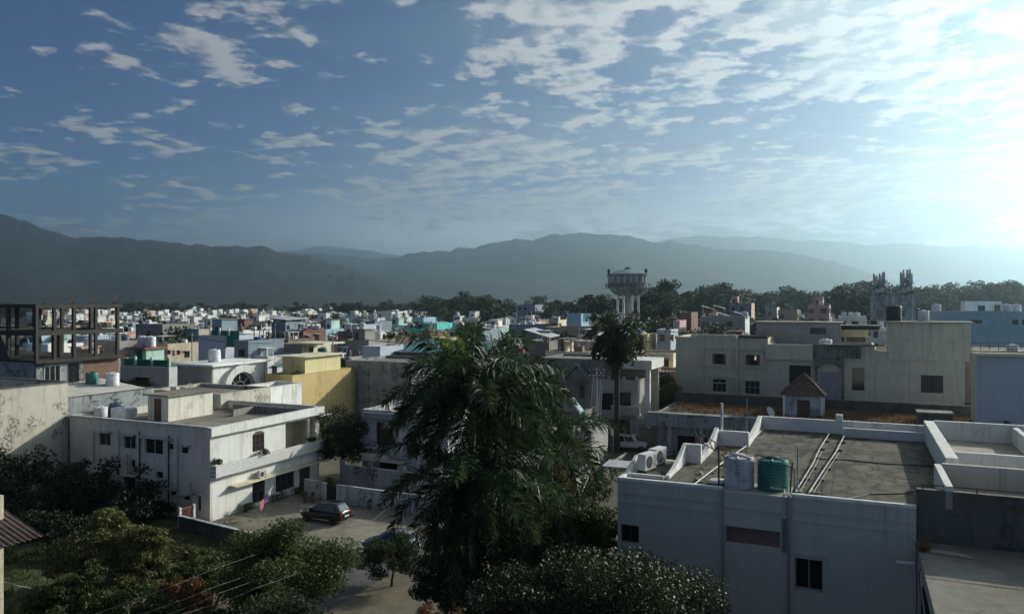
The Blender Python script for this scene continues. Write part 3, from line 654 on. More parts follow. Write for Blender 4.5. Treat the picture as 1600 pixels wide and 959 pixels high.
hA = house('yard_house', 'white two-storey house beside the paved yard, with a tiled balcony and flat roof', OA, W, D, 7.25, 6.55, 'house_white', 'roof',
           hF=upF + ventF + loF, hR=winR + [rec], rwall='parapet_white', cap='parapet_white', coping=False)
for q in upF: window(hA, W, D, 'F', *q, nx=2, nz=1, rec=.12)
for q in ventF: window(hA, W, D, 'F', *q, 'iron', nx=3, rec=.1, fw=.04, name='vent')
for q in loF: window(hA, W, D, 'F', *q, 'frame_grey', nx=2 if q[1] - q[0] > .8 else 1, rec=.12)
window(hA, W, D, 'R', *winR[0], 'wood', nx=3, nz=3, rec=.05, bars=9)
window(hA, W, D, 'R', *winR[1], 'wood', nx=2, nz=2, rec=.12); window(hA, W, D, 'R', *winR[2], 'wood', nx=3, nz=1, rec=.12, bars=8)
window(hA, W, D, 'R', *winR[3], 'wood', nx=2, rec=.1, pane='wood', name='door')
f = fmap('R', W, D)
b = MB(); fbox(b, f, rec[0], rec[1], 1.6, 1.75, 3.55, 6.5); fbox(b, f, rec[0] - .15, rec[0], .25, 1.6, 3.55, 6.5); fbox(b, f, rec[1], rec[1] + .15, .25, 1.6, 3.55, 6.5)
fbox(b, f, rec[0] - .15, rec[1] + .15, .25, 1.75, 3.4, 3.55); v_ = b.build('veranda', 'cream', hA)
b = MB(); fbox(b, f, 9.4, 10.3, 1.57, 1.597, 3.6, 5.7); b.build('door', 'wood', v_)
b = MB(); fbox(b, f, 11.7, 11.95, .02, .25, 3.72, 6.32); b.build('pillar', 'parapet_white', hA)
b = MB(); b.side_prism([(4.55 + 1.5 * i / 10, 5.95 + .28 * math.sin(PI * i / 10)) for i in range(11)], W + .004, W + .05, axis='x'); b.build('arch', 'wood', hA)
# cornice, balcony, awnings
b = MB(); fbox(b, f, -.25, D + .25, -.42, -.003, 6.62, 7.30); b.build('cornice', 'parapet_white', hA)
b = MB(); b.box(-.1, W + .0, -.12, .25, 7.252, 7.32); b.box(-.1, .3, .25, D, 7.252, 7.32); b.box(0, W - .26, D - .3, D + .1, 7.252, 7.32); b.build('coping', 'old_white', hA)
def tiled_mat():
    m, nt, bb = mat_new('balcony_tile'); tcn = N(nt, 'ShaderNodeTexCoord'); s_ = N(nt, 'ShaderNodeSeparateXYZ'); nt.links.new(tcn.outputs['Object'], s_.inputs[0])
    c_ = N(nt, 'ShaderNodeCombineXYZ'); nt.links.new(s_.outputs[1], c_.inputs[0]); nt.links.new(s_.outputs[2], c_.inputs[1])
    br = N(nt, 'ShaderNodeTexBrick'); br.inputs['Scale'].default_value = 1; br.inputs['Brick Width'].default_value = .28; br.inputs['Row Height'].default_value = .15; br.inputs['Mortar Size'].default_value = .016
    br.inputs['Color1'].default_value = (.68, .68, .66, 1); br.inputs['Color2'].default_value = (.58, .58, .57, 1); br.inputs['Mortar'].default_value = (.36, .36, .35, 1)
    nt.links.new(c_.outputs[0], br.inputs['Vector']); nt.links.new(br.outputs[0], bb.inputs['Base Color']); bb.inputs['Roughness'].default_value = .5; M['balcony_tile'] = m
tiled_mat()
b = MB(); fbox(b, f, .0, 13.5, -.62, -.003, 3.42, 3.55); fbox(b, f, .0, 13.5, -.62, -.50, 3.55, 4.34); fbox(b, f, .0, .12, -.50, -.003, 3.55, 4.34); fbox(b, f, 13.38, 13.5, -.50, -.003, 3.55, 4.34)
b.build('balcony', 'balcony_tile', hA)
chajja(hA, W, D, 'R', 2.0, 13.4, 2.3, .75, .09, 'cream', .05)
b = MB(); fbox(b, f, 13.0, 14.6, -.45, -.003, 6.38, 6.46); o_ = b.build('awning', 'parapet_white', hA)
for a0, a1, z in ((10.8, 12.9, 6.2), (8, 9.7, 6.15), (3.9, 7.5, 6.12), (2.0, 3.2, 5.74), (7.8, 9.8, 2.85), (5.6, 7.1, 2.62), (3.3, 4.5, 2.2), (1.9, 3.0, 1.94), (.5, 1.6, 2.12), (10.8, 13.4, 2.9)):
    chajja(hA, W, D, 'F', W - a1, W - a0, z, .45, .06, 'old_white', .06)
for q, z1 in ((4.3, 6.4), (3.3, 6.4), (7.5, 6.5), (9.9, 6.5), (12.9, 6.3), (1.9, 2.9), (5.4, 3.2), (8.9, 4.6)):
    b = MB(); b.tube([(W - q, -.09, .1), (W - q, -.09, z1)], .05 if q in (4.3, 7.5) else .03, 6); b.build('downpipe', 'iron' if q in (4.3, 7.5) else 'galv', hA)
stair_room(hA, 4.3, 6.8, 4.3, 9.4, 6.55, 8.75, 'house_white', .3, 'F', slab='roof')
b = MB(); b.box(7.0, W - .3, D - 1.6, D - 1.4, 6.55, 7.2); b.box(9.5, 9.7, 9.0, D - 1.6, 6.55, 7.15); b.build('roof_wall', 'concrete', hA)
for a, c, m_, s, lb in ((3.1, 2.3, 'tank_white', 1.05, 'white ribbed water tank beside the stair room of the yard house'), (.9, 3.9, 'tank_blue', 1.15, 'dark slate water tank on the yard house roof, between two white ones'),
                        (2.2, 4.4, 'tank_white', .8, 'small white water tank between two larger tanks on the yard house'), (.2 + .4, 2.5, 'tank_white', 1., 'leftmost white water tank on the roof of the yard house')):
    x, y = l2w(a, c, OA); water_tank(x, y, 6.55, m_, lb, s)
x, y = l2w(W + .4, 5.25, OA); ac_unit((x, y, 2.36), -GA + R(90), 'white air conditioner on the long awning of the yard house', .95)
for (a, bb, z, lb) in ((W + .25, .35, 4.4, 'dark leafy pot plant on the balcony corner of the yard house'), (W + .55, 5.3, 4.3, 'trailing plant on the balcony edge below the arched window'), (W + .35, 11.6, 4.3, 'bushy plant on the shaded veranda of the yard house')):
    x, y = l2w(a, bb, OA); bush('balcony_plant', lb, x, y, z, [(0, 0, .15, .45, .3), (.1, .3, .1, .35, .25)], 'leaf_dark', 420, .12, int(bb * 10), 'plant')
for (a, bb, lb) in ((.45, 3.2, 'scrubby plant at the foot of the sunlit yard house wall'), (.5, 6.8, 'low scrub below the big ground window of the yard house'), (.5, 9.6, 'scrub beside the brown door of the yard house'), (1.4, 12.4, 'tall scrub at the far corner of the yard house')):
    x, y = l2w(a, bb, AC_); bush('wall_shrub', lb, x, y, 0, [(0, 0, .3, .5, .4), (.1, .9, .25, .5, .35), (0, 1.5, .3, .45, .5)], 'leaf_olive', 700, .12, int(bb * 11), 'shrub')

# yard: compound walls, gate, cars, clothes line
def rwall(name, label, o, poly, z0, z1, mat, th=.2, cap='old_white', cat='wall', piers=0, pier_h=.25, pier_w=.16):
    """free-standing wall along a polyline in the grid frame at o"""
    t = thing(name, label, cat, (o[0], o[1], 0), -GA); mb = MB(); cp = MB(); pm = MB(); h = th / 2
    for i, ((a0, b0), (a1, b1)) in enumerate(zip(poly[:-1], poly[1:])):
        d = Vector((a1 - a0, b1 - b0)); L = d.length; d /= L; n_ = Vector((-d.y, d.x)); e = (h if i else 0) 
        P = lambda s, q: (a0 + d.x * s + n_.x * q, b0 + d.y * s + n_.y * q)
        mb.prism([P(e, -h), P(L, -h), P(L, h), P(e, h)], z0, z1)
        cp.prism([P(e + .02, -h - .04), P(L - .02, -h - .04), P(L - .02, h + .04), P(e + .02, h + .04)], z1 + .002, z1 + .06)
        if piers:
            k = max(1, int(L / piers))
            for j in range(k + 1):
                s = min(L - .2, .2 + j * (L - .4) / k); pm.prism([P(s - pier_w, -h - .06), P(s + pier_w, -h - .06), P(s + pier_w, h + .06), P(s - pier_w, h + .06)], z0, z1 + pier_h)
    mb.build('panel', mat, t); cp.build('coping', cap, t)
    if piers: pm.build('pier', mat, t)
    return t
rwall('compound_wall', 'low white compound wall along the far side of the paved yard', AC_, [(5.4, 8.8), (17.2, 8.4)], 0, 1.45, 'old_white')
rwall('compound_wall', 'short white wall left of the yard gate', AC_, [(1.5, 9.4), (4.2, 8.9)], 0, 1.45, 'old_white')
rwall('compound_wall', 'black-streaked wall with posts behind the paved yard', AC_, [(2.2, 13.6), (9, 13.3), (17, 13)], 0, 2.0, 'stained', piers=3.2, pier_h=.5)
rwall('compound_wall', 'dark low wall along the near edge of the yard', AC_, [(-.6, -2.4), (7.6, -3.6)], 0, 1.0, 'dark_concrete')
g_ = thing('yard_gate', 'dark iron gate in the white wall of the yard', 'gate', (*l2w(4.25, 8.85, AC_), 0), -GA); b = MB()
for i in range(8): b.box(.03 + i * .15, .07 + i * .15, -.02, .02, .1, 1.4)
b.box(0, 1.12, -.025, .025, .1, .15); b.box(0, 1.12, -.025, .025, 1.36, 1.4); b.build('bars', 'iron', g_); b = MB(); b.box(.02, 1.1, .026, .036, .15, 1.36); b.build('sheet', 'iron', g_)
g_ = thing('red_gate', 'small faded red and white gate at the corner of the yard house', 'gate', (*l2w(-.65, -2.2, AC_), 0), R(60)); b = MB()
for i in range(6): b.box(.05 + i * .16, .09 + i * .16, -.02, .02, .2, 1.5)
b.box(0, 1, -.03, .03, .2, .28); b.box(0, 1, -.03, .03, 1.42, 1.5); b.add([(0, 0, .3), (.08, 0, .3), (1, 0, 1.4), (.92, 0, 1.4)], [(0, 1, 2, 3)]); b.build('grille', 'red', g_)
[MB().box(q, q + .18, -.1, .1, 0, 1.6).build('post', 'frame_white', g_) for q in (-.2, 1.02)]
x, y = l2w(8.0, 3.9, AC_); car('black hatchback parked in the yard with its tail towards the trees', (x, y, .01), -GA + PI, 'car_black')
x, y = at_z(612, 862); car('grey car half hidden by the trees at the end of the driveway', (x, y, .01), -GA + PI + .1, 'car_grey')
cl = thing('clothes_line', 'clothes line with blue and pink washing in front of the yard house', 'clothes line', (*l2w(1.1, 3.6, AC_), 0), -GA)
b = MB(); b.tube([(0, 2.4, 0), (0, 2.4, 2.0)], .03, 6); b.build('pole', 'galv', cl); b = MB(); b.tube([(2.5, -2.2, 0), (2.5, -2.2, 1.5)], .03, 6); b.build('pole', 'galv', cl)
b = MB(); pt = [(0, 2.4, 1.95), (1.2, .2, 1.55), (2.5, -2.2, 1.45)]; b.tube(pt, .008, 4); b.build('cord', 'wire', cl)
def cloth(t0, t1, hgt, mat, lb, k):
    o = thing('washing', lb, 'laundry', cl.location, -GA); mb = MB(); n = 8; vs = []
    for i in range(n + 1):
        t = t0 + (t1 - t0) * i / n; p = Vector(pt[0]).lerp(Vector(pt[1]), t * 2) if t < .5 else Vector(pt[1]).lerp(Vector(pt[2]), t * 2 - 1)
        for j in range(5): vs.append((p.x + .05 * math.sin(i * 1.3 + j), p.y + .05 * math.sin(i * 2 + j * .6), p.z - .01 - hgt * j / 4 * (1 - .12 * math.sin(i * 2.2 + k))))
    mb.add(vs, [(i * 5 + j, (i + 1) * 5 + j, (i + 1) * 5 + j + 1, i * 5 + j + 1) for i in range(n) for j in range(4)]); mb.build('cloth', mat, o)
for t0, t1, h_, m_, lb in ((.12, .2, .5, 'cloth_white', 'white cloth at the wall end of the clothes line'), (.30, .38, .45, 'cloth_white', 'pale cloth in the middle of the clothes line'), (.5, .6, .55, 'cloth_blue', 'blue cloth hanging on the clothes line'),
                           (.64, .7, .5, 'cloth_red', 'narrow red cloth between blue and pink washing'), (.76, .88, .75, 'cloth_pink', 'pink cloth at the yard end of the clothes line')): cloth(t0, t1, h_, m_, lb, t0 * 9)

# ------------------------------------------------------------------ near white house with the flat dark roof (right)
OB = (4.155, 30.216); RZ = 10.0
hB = thing('near_house', 'large white house with a flat dark roof and scalloped parapets, nearest the camera', 'house', (*OB, 0), -GA); foot(OB, 24, 16, -1, -12)
mb = MB(); fm = fmap('F', 10.4, 15)
holesB = [(6.55, 7.5, 6.72, 7.85), (.12, .85, 7.6, 8.3), (4.15, 6.05, 8.12, 8.72)]
holed_wall(mb, fm, 0, 10.42, 0, RZ, .3, holesB)
mb.prism([(0, .3), (.3, .3), (.3, 4.8), (0, 4.8)], 0, RZ); mb.prism([(.3, 4.5), (1.7, 4.5), (1.7, 4.8), (.3, 4.8)], 0, RZ)
mb.prism([(1.7, 4.5), (2., 4.5), (2., 9.6), (1.7, 9.6)], 0, RZ - .001); mb.prism([(2.0, 9.3), (3.5, 9.3), (3.5, 9.6), (2.0, 9.6)], 0, RZ - .001)
mb.prism([(3.5, 9.3), (3.8, 9.3), (3.8, 15.5), (3.5, 15.5)], 0, RZ - .002); mb.prism([(3.8, 15.2), (12, 15.2), (12, 15.5), (3.8, 15.5)], 0, RZ - .002)
mb.prism([(11.9, .6), (12.2, .6), (12.2, 15.2), (11.9, 15.2)], 0, RZ - .002)
mb.build('wall', 'near_white', hB)
rf = MB(); rf.prism([(.3, .3), (10.42, .3), (10.42, .62), (11.9, .62), (11.9, 15.2), (3.8, 15.2), (3.8, 9.3), (2., 9.3), (2., 4.5), (.3, 4.5)], RZ - .25, RZ - .02); rf.build('roof', 'roof_near', hB)
lp = MB()
lp.box(0, 4.0, -.04, .16, RZ + .002, RZ + .13); lp.build('lip', 'parapet_white', hB)
lp = MB(); lp.box(6.45, 10.42, -.04, .16, RZ + .002, RZ + .13); lp.build('lip', 'parapet_white', hB)
lp = MB(); lp.box(-.03, .16, .16, 2.9, RZ + .002, RZ + .10); lp.build('lip', 'parapet_white', hB)
bd = MB()
for z in (9.52, 9.16): bd.box(.02, 3.95, -.05, -.003, z, z + .05); bd.box(6.5, 10.4, -.035, -.003, z, z + .04)
bd.box(4.0, 4.12, -.09, -.003, 0, RZ - .003); bd.box(6.3, 6.42, -.09, -.003, 0, RZ - .003); bd.box(4.1, 6.32, -.06, -.003, 9.4, RZ - .004); bd.box(4.1, 6.12, -.05, -.003, 8.72, 8.82); bd.build('moulding', 'near_white', hB)
b = MB(); b.box(4.15, 6.05, .12, .2, 8.12, 8.72); b.build('panel', 'brick_dull', hB)
b = MB()
for i in range(6): b.box(6.12 + i * .03, 6.135 + i * .03, -.06, -.004, 8.0, 9.2)
b.box(6.1, 6.3, -.02, -.003, 8.0, 9.2); b.build('grille', 'frame_grey', hB)
window(hB, 10.4, 15, 'F', *holesB[0], 'frame_grey', nx=2, nz=1, rec=.2, fw=.045, pane='dark'); window(hB, 10.4, 15, 'F', *holesB[1], 'wood', nx=2, rec=.15, pane='dark')
b = MB(); b.box(6.42, 6.55, -.06, -.003, 6.6, 8.0); b.box(7.5, 7.62, -.06, -.003, 7.1, 8.0); b.box(6.42, 7.62, -.1, -.003, 8.002, 8.1); b.build('window_surround', 'near_white', hB)
for q, r_ in ((4.06, .035), (6.36, .045)): b = MB(); b.tube([(q, -.13, 0), (q, -.13, 10.1)], r_, 8); b.build('downpipe', 'galv', hB)
# scalloped parapets: height swoops up towards each return
def scallop(b0, b1, x0, x1, zlo, zhi):
    n = 14; pr = [(b0, RZ - .03)] + [(b0 + (b1 - b0) * i / n, RZ + zlo + (zhi - zlo) * (i / n) ** 1.8) for i in range(n + 1)] + [(b1, RZ - .03)]
    pm = MB(); pm.side_prism(pr, x0, x1, axis='x'); return pm
scallop(1.1, 4.5, 1.62, 1.8, .12, .80).build('parapet', 'parapet_white', hB)
scallop(4.8, 9.3, 2.22, 2.42, .22, .86).build('parapet', 'parapet_white', hB); scallop(9.6, 15.2, 3.62, 3.84, .25, .72).build('parapet', 'parapet_white', hB)
pp = MB(); pp.box(1.62, 2.42, 4.52, 4.78, RZ - .03, RZ + .80); pp.build('parapet', 'parapet_white', hB); pp = MB(); pp.box(2.22, 3.84, 9.32, 9.58, RZ - .03, RZ + .70); pp.build('parapet', 'parapet_white', hB)
pp = MB(); pp.box(3.62, 12.2, 15.22, 15.46, RZ - .03, RZ + .68); pp.box(7.6, 7.95, 15.18, 15.5, RZ + .68, RZ + 1.0); pp.build('parapet', 'parapet_white', hB)
pp = MB(); pp.box(7.95, 11.9, 14.3, 14.5, RZ - .03, RZ + .45); pp.build('parapet', 'parapet_white', hB)
pp = MB(); pp.box(11.75, 12.2, 4.9, 15.22, RZ - .03, RZ + .95); pp.build('parapet', 'parapet_white', hB)
pp = MB(); pp.box(11.3, 11.55, .62, 4.3, RZ - .03, RZ + .8); pp.box(11.3, 11.55, .35, .62, RZ, RZ + .8); pp.build('parapet', 'parapet_white', hB)
# AC ledge on the stepped side
pp = MB(); pp.side_prism([(.9, RZ - .02), (.9, RZ + .1), (2.6, RZ + .55), (2.6, RZ - .02)], .0, .14, axis='x'); pp.box(.14, 1.62, .9, 1.05, RZ - .02, RZ + .12); pp.build('parapet', 'parapet_white', hB)
for a, c, lb in ((.62, 2.25, 'white air conditioner nearer the front of the near house ledge'), (.75, 3.55, 'white air conditioner behind another on the near house ledge')):
    x, y = l2w(a, c, OB); ac_unit((x, y, RZ), -GA + R(75), lb, 1.1)
x, y = l2w(-.55, 3.0, OB); b = MB(); b.box(-.85, .5, -.55, .55, 0, .06); o_ = b.build('canopy_sheet', 'sheet_white'); o_.location = (x, y, 9.95); o_.rotation_euler = (R(4), 0, -GA); tag(o_, 'flat white sheet canopy beside the air conditioners', 'canopy')
x, y = l2w(4.5, .95, OB); water_tank(x, y, RZ - .02, 'tank_dirty', 'grimy white water tank at the roof edge of the near house', .98)
x, y = l2w(5.72, .98, OB); water_tank(x, y, RZ - .02, 'tank_green', 'teal green water tank next to the grimy white tank', .98)
pl = MB(); pl.box(3.9, 6.4, .18, 1.6, RZ - .018, RZ + .012); pl.build('plinth', 'concrete', hB)
b = MB(); b.lathe([(.2, 0), (.35, .1), (.3, .18), (.05, .22)], n=12); o_ = b.build('cement_lump', 'parapet_white'); o_.location = (*l2w(3.7, 1.0, OB), RZ - .02); tag(o_, 'whitewashed cement lump beside the grimy water tank', 'lump')
def rod(a, c, z0, z1, mat, lb, r_=.03, name='roof_pole', lean=(0, 0)):
    x, y = l2w(a, c, OB); b = MB(); b.tube([(0, 0, 0), (lean[0], lean[1], z1 - z0)], r_, 7); o = b.build(name, mat); o.location = (x, y, z0); return tag(o, lb, 'pole')
rod(3.82, .45, RZ, RZ + 1.55, 'iron', 'dark pipe standing in front of the grimy water tank', .035)
rod(6.62, .5, RZ, RZ + 1.75, 'galv', 'thin grey pole beside the green water tank', .025)
rod(6.35, .7, RZ, RZ + 1.1, 'iron', 'dark bent pipe next to the green water tank', .03, lean=(.1, .05))
rod(2.5, 9.75, RZ + .6, RZ + 2.0, 'pipe', 'white vent pipe at the corner of the stepped parapet', .07)
rod(3.6, 10.6, RZ + .2, RZ + 2.2, 'galv', 'thin antenna rod behind the stepped parapet', .02); rod(3.1, 9.9, RZ + .2, RZ + 1.0, 'iron', 'short dark stub pipe on the stepped parapet', .05)
for a, lb in ((0, 'left one of two parallel pipes running up the near house roof'), (.75, 'right one of two parallel pipes running up the near house roof')):
    t = thing('roof_pipe', lb, 'pipe', (*OB, RZ - .02), -GA); b = MB(); b.tube([(6.55 + a * .6, .5, .12), (6.9 + a * .75, 6.0, .14), (7.0 + a, 9.2, .14), (7.3 + a, 14.2, .14)], .026, 6); b.build('pipe', 'roof_pipe', t)
    b = MB(); b.tube([(6.68 + a * .6, .6, .1), (7.02 + a * .75, 6.0, .12), (7.12 + a, 9.0, .12)], .022, 6); b.build('pipe', 'iron', t)
    for k in range(6):
        c_ = .9 + k * 2.3; b = MB(); x_ = np.interp(c_, [.5, 6, 9.2, 14.2], [6.6 + a * .6, 6.95 + a * .75, 7.05 + a, 7.3 + a]); b.box(x_ - .12, x_ + .15, c_ - .07, c_ + .07, 0, .1); b.build('block', 'concrete', t)
t = thing('roof_conduit', 'thin bent conduit crossing the near house roof behind the tanks', 'pipe', (*OB, RZ - .02), -GA); b = MB(); b.tube([(2.9, .35, .06), (3.3, 5, .08), (3.75, 9.3, .08), (3.95, 14.8, .08)], .022, 6); b.build('pipe', 'pipe', t)
b = MB()
for k in range(8): b.box(3.0 + k * .13, 3.16 + k * .13, 1 + k * 1.8, 1.1 + k * 1.8, 0, .06)
b.build('clamp', 'concrete', t)
# rusty upturned bench frame
fr = thing('rusty_frame', 'rusty upturned iron bench frame leaning on the near house parapet', 'bench frame', (*l2w(2.75, 6.3, OB), RZ), -GA + R(-38)); b = MB()
for z in (.25, .62): b.tube([(-1.1, .02, z + .28), (1.0, -.02, z - .22)], .025, 6)
for i in range(9): k = -1.05 + i * .25; b.tube([(k, .01, .53 - .238 * (k + 1.1)), (k, .01, .9 - .238 * (k + 1.1))], .014, 5)
b.build('slat_rails', 'rust', fr)
for x_, z_ in ((-1.0, .85), (-.1, .6), (.85, .3)): b = MB(); b.tube([(x_, 0, z_ - .35), (x_ + .12, -.5, z_ + .32)], .022, 6); b.build('leg', 'rust', fr)
# roof litter
sr = random.Random(3)
for i in range(26):
    a, c = sr.uniform(2.2, 4.4), sr.uniform(1, 7)
    if i > 15: a, c = sr.uniform(6.4, 7.6), sr.uniform(.4, 1.6)
    s_ = sr.uniform(.04, .13); b = MB(); b.add([(-s_, -s_, 0), (s_, -s_ * .7, 0), (s_ * .8, s_, 0), (-s_ * .8, s_ * .7, 0), (-s_ * .5, -s_ * .6, s_), (s_ * .6, -s_ * .3, s_ * .8), (s_ * .3, s_ * .5, s_ * .9), (-s_ * .5, s_ * .4, s_ * .7)], [(3, 2, 1, 0), (4, 5, 6, 7), (0, 1, 5, 4), (1, 2, 6, 5), (2, 3, 7, 6), (3, 0, 4, 7)])
    o_ = b.build('stone_chip', 'terrace' if i % 3 else 'brick_dull'); o_.location = (*l2w(a, c, OB), RZ - .02); o_.rotation_euler.z = sr.random() * 6; tag(o_, 'loose chip of rubble lying on the near house roof', 'stone chip', 'stone chips on the near house roof')
# joins and cables lying on the roof
for pts, lb in (([(6.9, 7.6), (8.2, 7.9), (9.6, 7.7), (11.6, 8.0)], 'black cable lying across the middle of the near house roof'), ([(8.3, .6), (9.0, 1.6), (10.1, 2.2), (11.6, 3.8)], 'thin cable curving over the front corner of the near house roof')):
    P = [(*l2w(a, c, OB), RZ + .0) for a, c in pts]; wire(P, .022, lb, 'wire', 0, 'roof_cable', 'cable')
# upper terraces to the right of the flat roof
tB = thing('terrace_house', 'terraced roof block beside the near house with white and dark parapets', 'house', (*OB, 0), -GA)
mb = MB(); mb.box(12.22, 19.6, 4.35, 15.6, 0, RZ + .0); mb.build('wall', 'near_white', tB)
r_ = MB(); r_.box(12.25, 19.4, 6.9, 15.3, RZ + .002, RZ + .03); r_.build('roof', 'terrace', tB)
pp = MB(); pp.box(12.22, 19.6, 15.3, 15.55, RZ + .002, RZ + .95); pp.build('parapet', 'parapet_white', tB)
pp = MB(); pp.box(12.22, 19.6, 6.35, 6.6, RZ + .002, RZ + .95); pp.build('parapet', 'parapet_white', tB)
pp = MB(); pp.box(15.6, 15.85, 6.6, 15.3, RZ + .03, RZ + .85); pp.box(17.4, 17.65, 6.6, 15.3, RZ + .03, RZ + .85); pp.build('parapet', 'parapet_white', tB)
pp = MB(); pp.box(11.56, 19.6, 4.1, 4.34, 0, RZ + .85); pp.build('parapet', 'near_white', tB)
cT = thing('concrete_block', 'dark stained concrete block with a railing, in the near corner', 'building', (*OB, 0), -GA)
mb = MB(); mb.box(10.45, 19.6, .35, .6, 0, RZ + .62); mb.build('wall', 'dark_concrete', cT)
mb = MB(); mb.box(11.56, 19.6, .62, 4.08, 0, RZ + .02); mb.build('upper_terrace', 'terrace', cT)
mb = MB(); mb.box(10.45, 19.6, -11, .33, 0, 8.78); mb.build('lower_terrace', 'near_white', cT)
mb = MB(); mb.box(10.42, 19.6, -11, .34, 8.785, 8.85); mb.build('lower_floor', 'roof', cT)
mb = MB(); mb.tube([(10.6, .42, RZ + .78), (19.5, .42, RZ + .78)], .022, 6)
for k in range(6): mb.tube([(10.65 + k * 1.6, .42, RZ + .62), (10.65 + k * 1.6, .42, RZ + .78)], .02, 5)
mb.build('railing', 'rust', cT)
b = MB(); b.box(10.38, 10.447, -5.4, -2.6, 6.6, 8.3); b.build('window', 'dark', cT)
b = MB(); b.tube([(10.3, -1.0, 8.45), (10.3 - .55, -1.0, 8.42)], .07, 8); o_ = b.build('spout', 'pipe', cT)
o_ = MB(); o_.add([(0, 0, 0), (1.25, -.1, 0), (.9, .22, 0), (0, .3, 0), (0, 0, .05), (1.25, -.1, .04), (.9, .22, .06), (0, .3, .06)], [(3, 2, 1, 0), (4, 5, 6, 7), (0, 1, 5, 4), (1, 2, 6, 5), (2, 3, 7, 6), (3, 0, 4, 7)])
q_ = o_.build('broken_slab', 'terrace'); q_.location = (*l2w(10.75, -1.0, OB), 8.86); q_.rotation_euler.z = -GA; tag(q_, 'broken pale slab lying on the lower dark terrace', 'slab')
gg = np.random.default_rng(5); Q = []
for i in range(150):
    a = gg.random() * 6.28; e = .5 + gg.random(); l = .25 + .35 * gg.random(); p = np.array([gg.normal() * .1, gg.normal() * .1, 0]); d = np.array([math.cos(a) * math.cos(e), math.sin(a) * math.cos(e), math.sin(e)]); s_ = np.cross(d, [0, 0, 1.]) * .012 + .004
    Q += [p - s_, p + s_, p + d * l + s_ * .4, p + d * l - s_ * .4]
o_ = np_mesh('dry_weed', np.array(Q), 4, 'weed'); o_.location = (*l2w(10.62, -.75, OB), 8.85); tag(o_, 'dry orange weed tuft on the corner of the lower terrace', 'weed')
for k, lb in ((0, 'dark cable hanging from the weed tuft down the terrace edge'), (.28, 'pale cable looping down beside the lower terrace edge')):
    P = [(*l2w(10.7, -.7, OB), 8.95), (*l2w(10.34 + k * .2, -2.2, OB), 8.5), (*l2w(10.36, -4.2 - k, OB), 8.0), (*l2w(10.42 + k, -7, OB), 8.9)]; wire(P, .018, lb, 'wire' if not k else 'pipe', .08, 'cable', 'cable')

# plumbing of the two near tanks, hairline cracks and worn edges
for pts, r_, m_, lb in (([(4.5, .38, RZ + .25), (4.5, .22, RZ + .25), (4.5, .22, RZ + .05), (4.02, .2, RZ + .05), (4.02, -.1, RZ + .03), (4.02, -.1, 6.0)], .025, 'pipe', 'outlet pipe of the grimy water tank bending down the near wall'),
                        ([(5.72, .4, RZ + .22), (5.72, .24, RZ + .22), (6.2, .24, RZ + .2), (6.2, -.12, RZ + .1), (6.2, -.12, 9.3)], .03, 'pipe', 'white outlet pipe of the green tank bent over the roof edge'),
                        ([(5.1, 1.3, RZ + 1.1), (5.1, .9, RZ + 1.28), (5.4, .7, RZ + 1.25), (6.5, .6, RZ + .9), (6.5, .6, RZ)], .018, 'iron', 'black hose between the tops of the two near tanks')):
    wire([(*l2w(a, c, OB), z) for a, c, z in pts], r_, lb, m_, 0, 'tank_pipe', 'pipe')
for o in list(hB.children) + list(tB.children) + list(cT.children):
    if o.name.split('.')[0] in ('parapet', 'lip', 'upper_terrace', 'lower_floor', 'plinth'):
        q = o.modifiers.new('edge', 'BEVEL'); q.width = .022; q.segments = 2; q.limit_method = 'ANGLE'

# odds and ends about the yard
yr = random.Random(8)
for i in range(7):
    a, c = ((3.0, 7.6), (3.5, 7.9), (14.5, 7.6), (15.0, 7.4), (15.6, 7.5), (2.2, 10.2), (9.3, 7.9))[i]
    t = thing('flower_pot', 'clay plant pot ' + ('by the near end of the white yard wall', 'beside another pot near the yard gate', 'left of three pots at the palm end of the yard', 'middle of three pots at the palm end of the yard', 'right of three pots at the palm end of the yard', 'at the foot of the brown house door', 'in the middle of the white yard wall')[i], 'flower pot', (*l2w(a, c, AC_), .01), 0, 'flower pots in the yard')
    b = MB(); b.lathe([(.13, 0), (.2, .32), (.22, .32), (.22, .38), (.17, .38), (.16, .3)], n=14); b.build('pot', 'brick', t, True)
    g = np.random.default_rng(i); np_mesh('plant', leaf_cloud([(0, 0, .6), (.1, .05, .75)], [(.25, .25, .28), (.2, .2, .2)], [60, 40], .13, i), 4, 'leaf_mid', t)
for i in range(22):
    a, c, s_ = yr.uniform(.6, 16), yr.choice([yr.uniform(-2, -.8), yr.uniform(7.0, 8.4), yr.uniform(.3, 2.0)]), yr.uniform(.05, .16)
    b = MB(); b.add([(-s_, -s_, 0), (s_, -s_ * .7, 0), (s_ * .8, s_, 0), (-s_ * .8, s_ * .7, 0), (-s_ * .5, -s_ * .6, s_), (s_ * .6, -s_ * .3, s_ * .8), (s_ * .3, s_ * .5, s_ * .9), (-s_ * .5, s_ * .4, s_ * .7)], [(3, 2, 1, 0), (4, 5, 6, 7), (0, 1, 5, 4), (1, 2, 6, 5), (2, 3, 7, 6), (3, 0, 4, 7)])
    o_ = b.build('loose_stone', yr.choice(['terrace', 'brick_dull', 'concrete'])); o_.location = (*l2w(a, c, AC_), .01); tag(o_, 'loose stone lying about the edges of the paved yard', 'stone', 'loose stones in the yard')
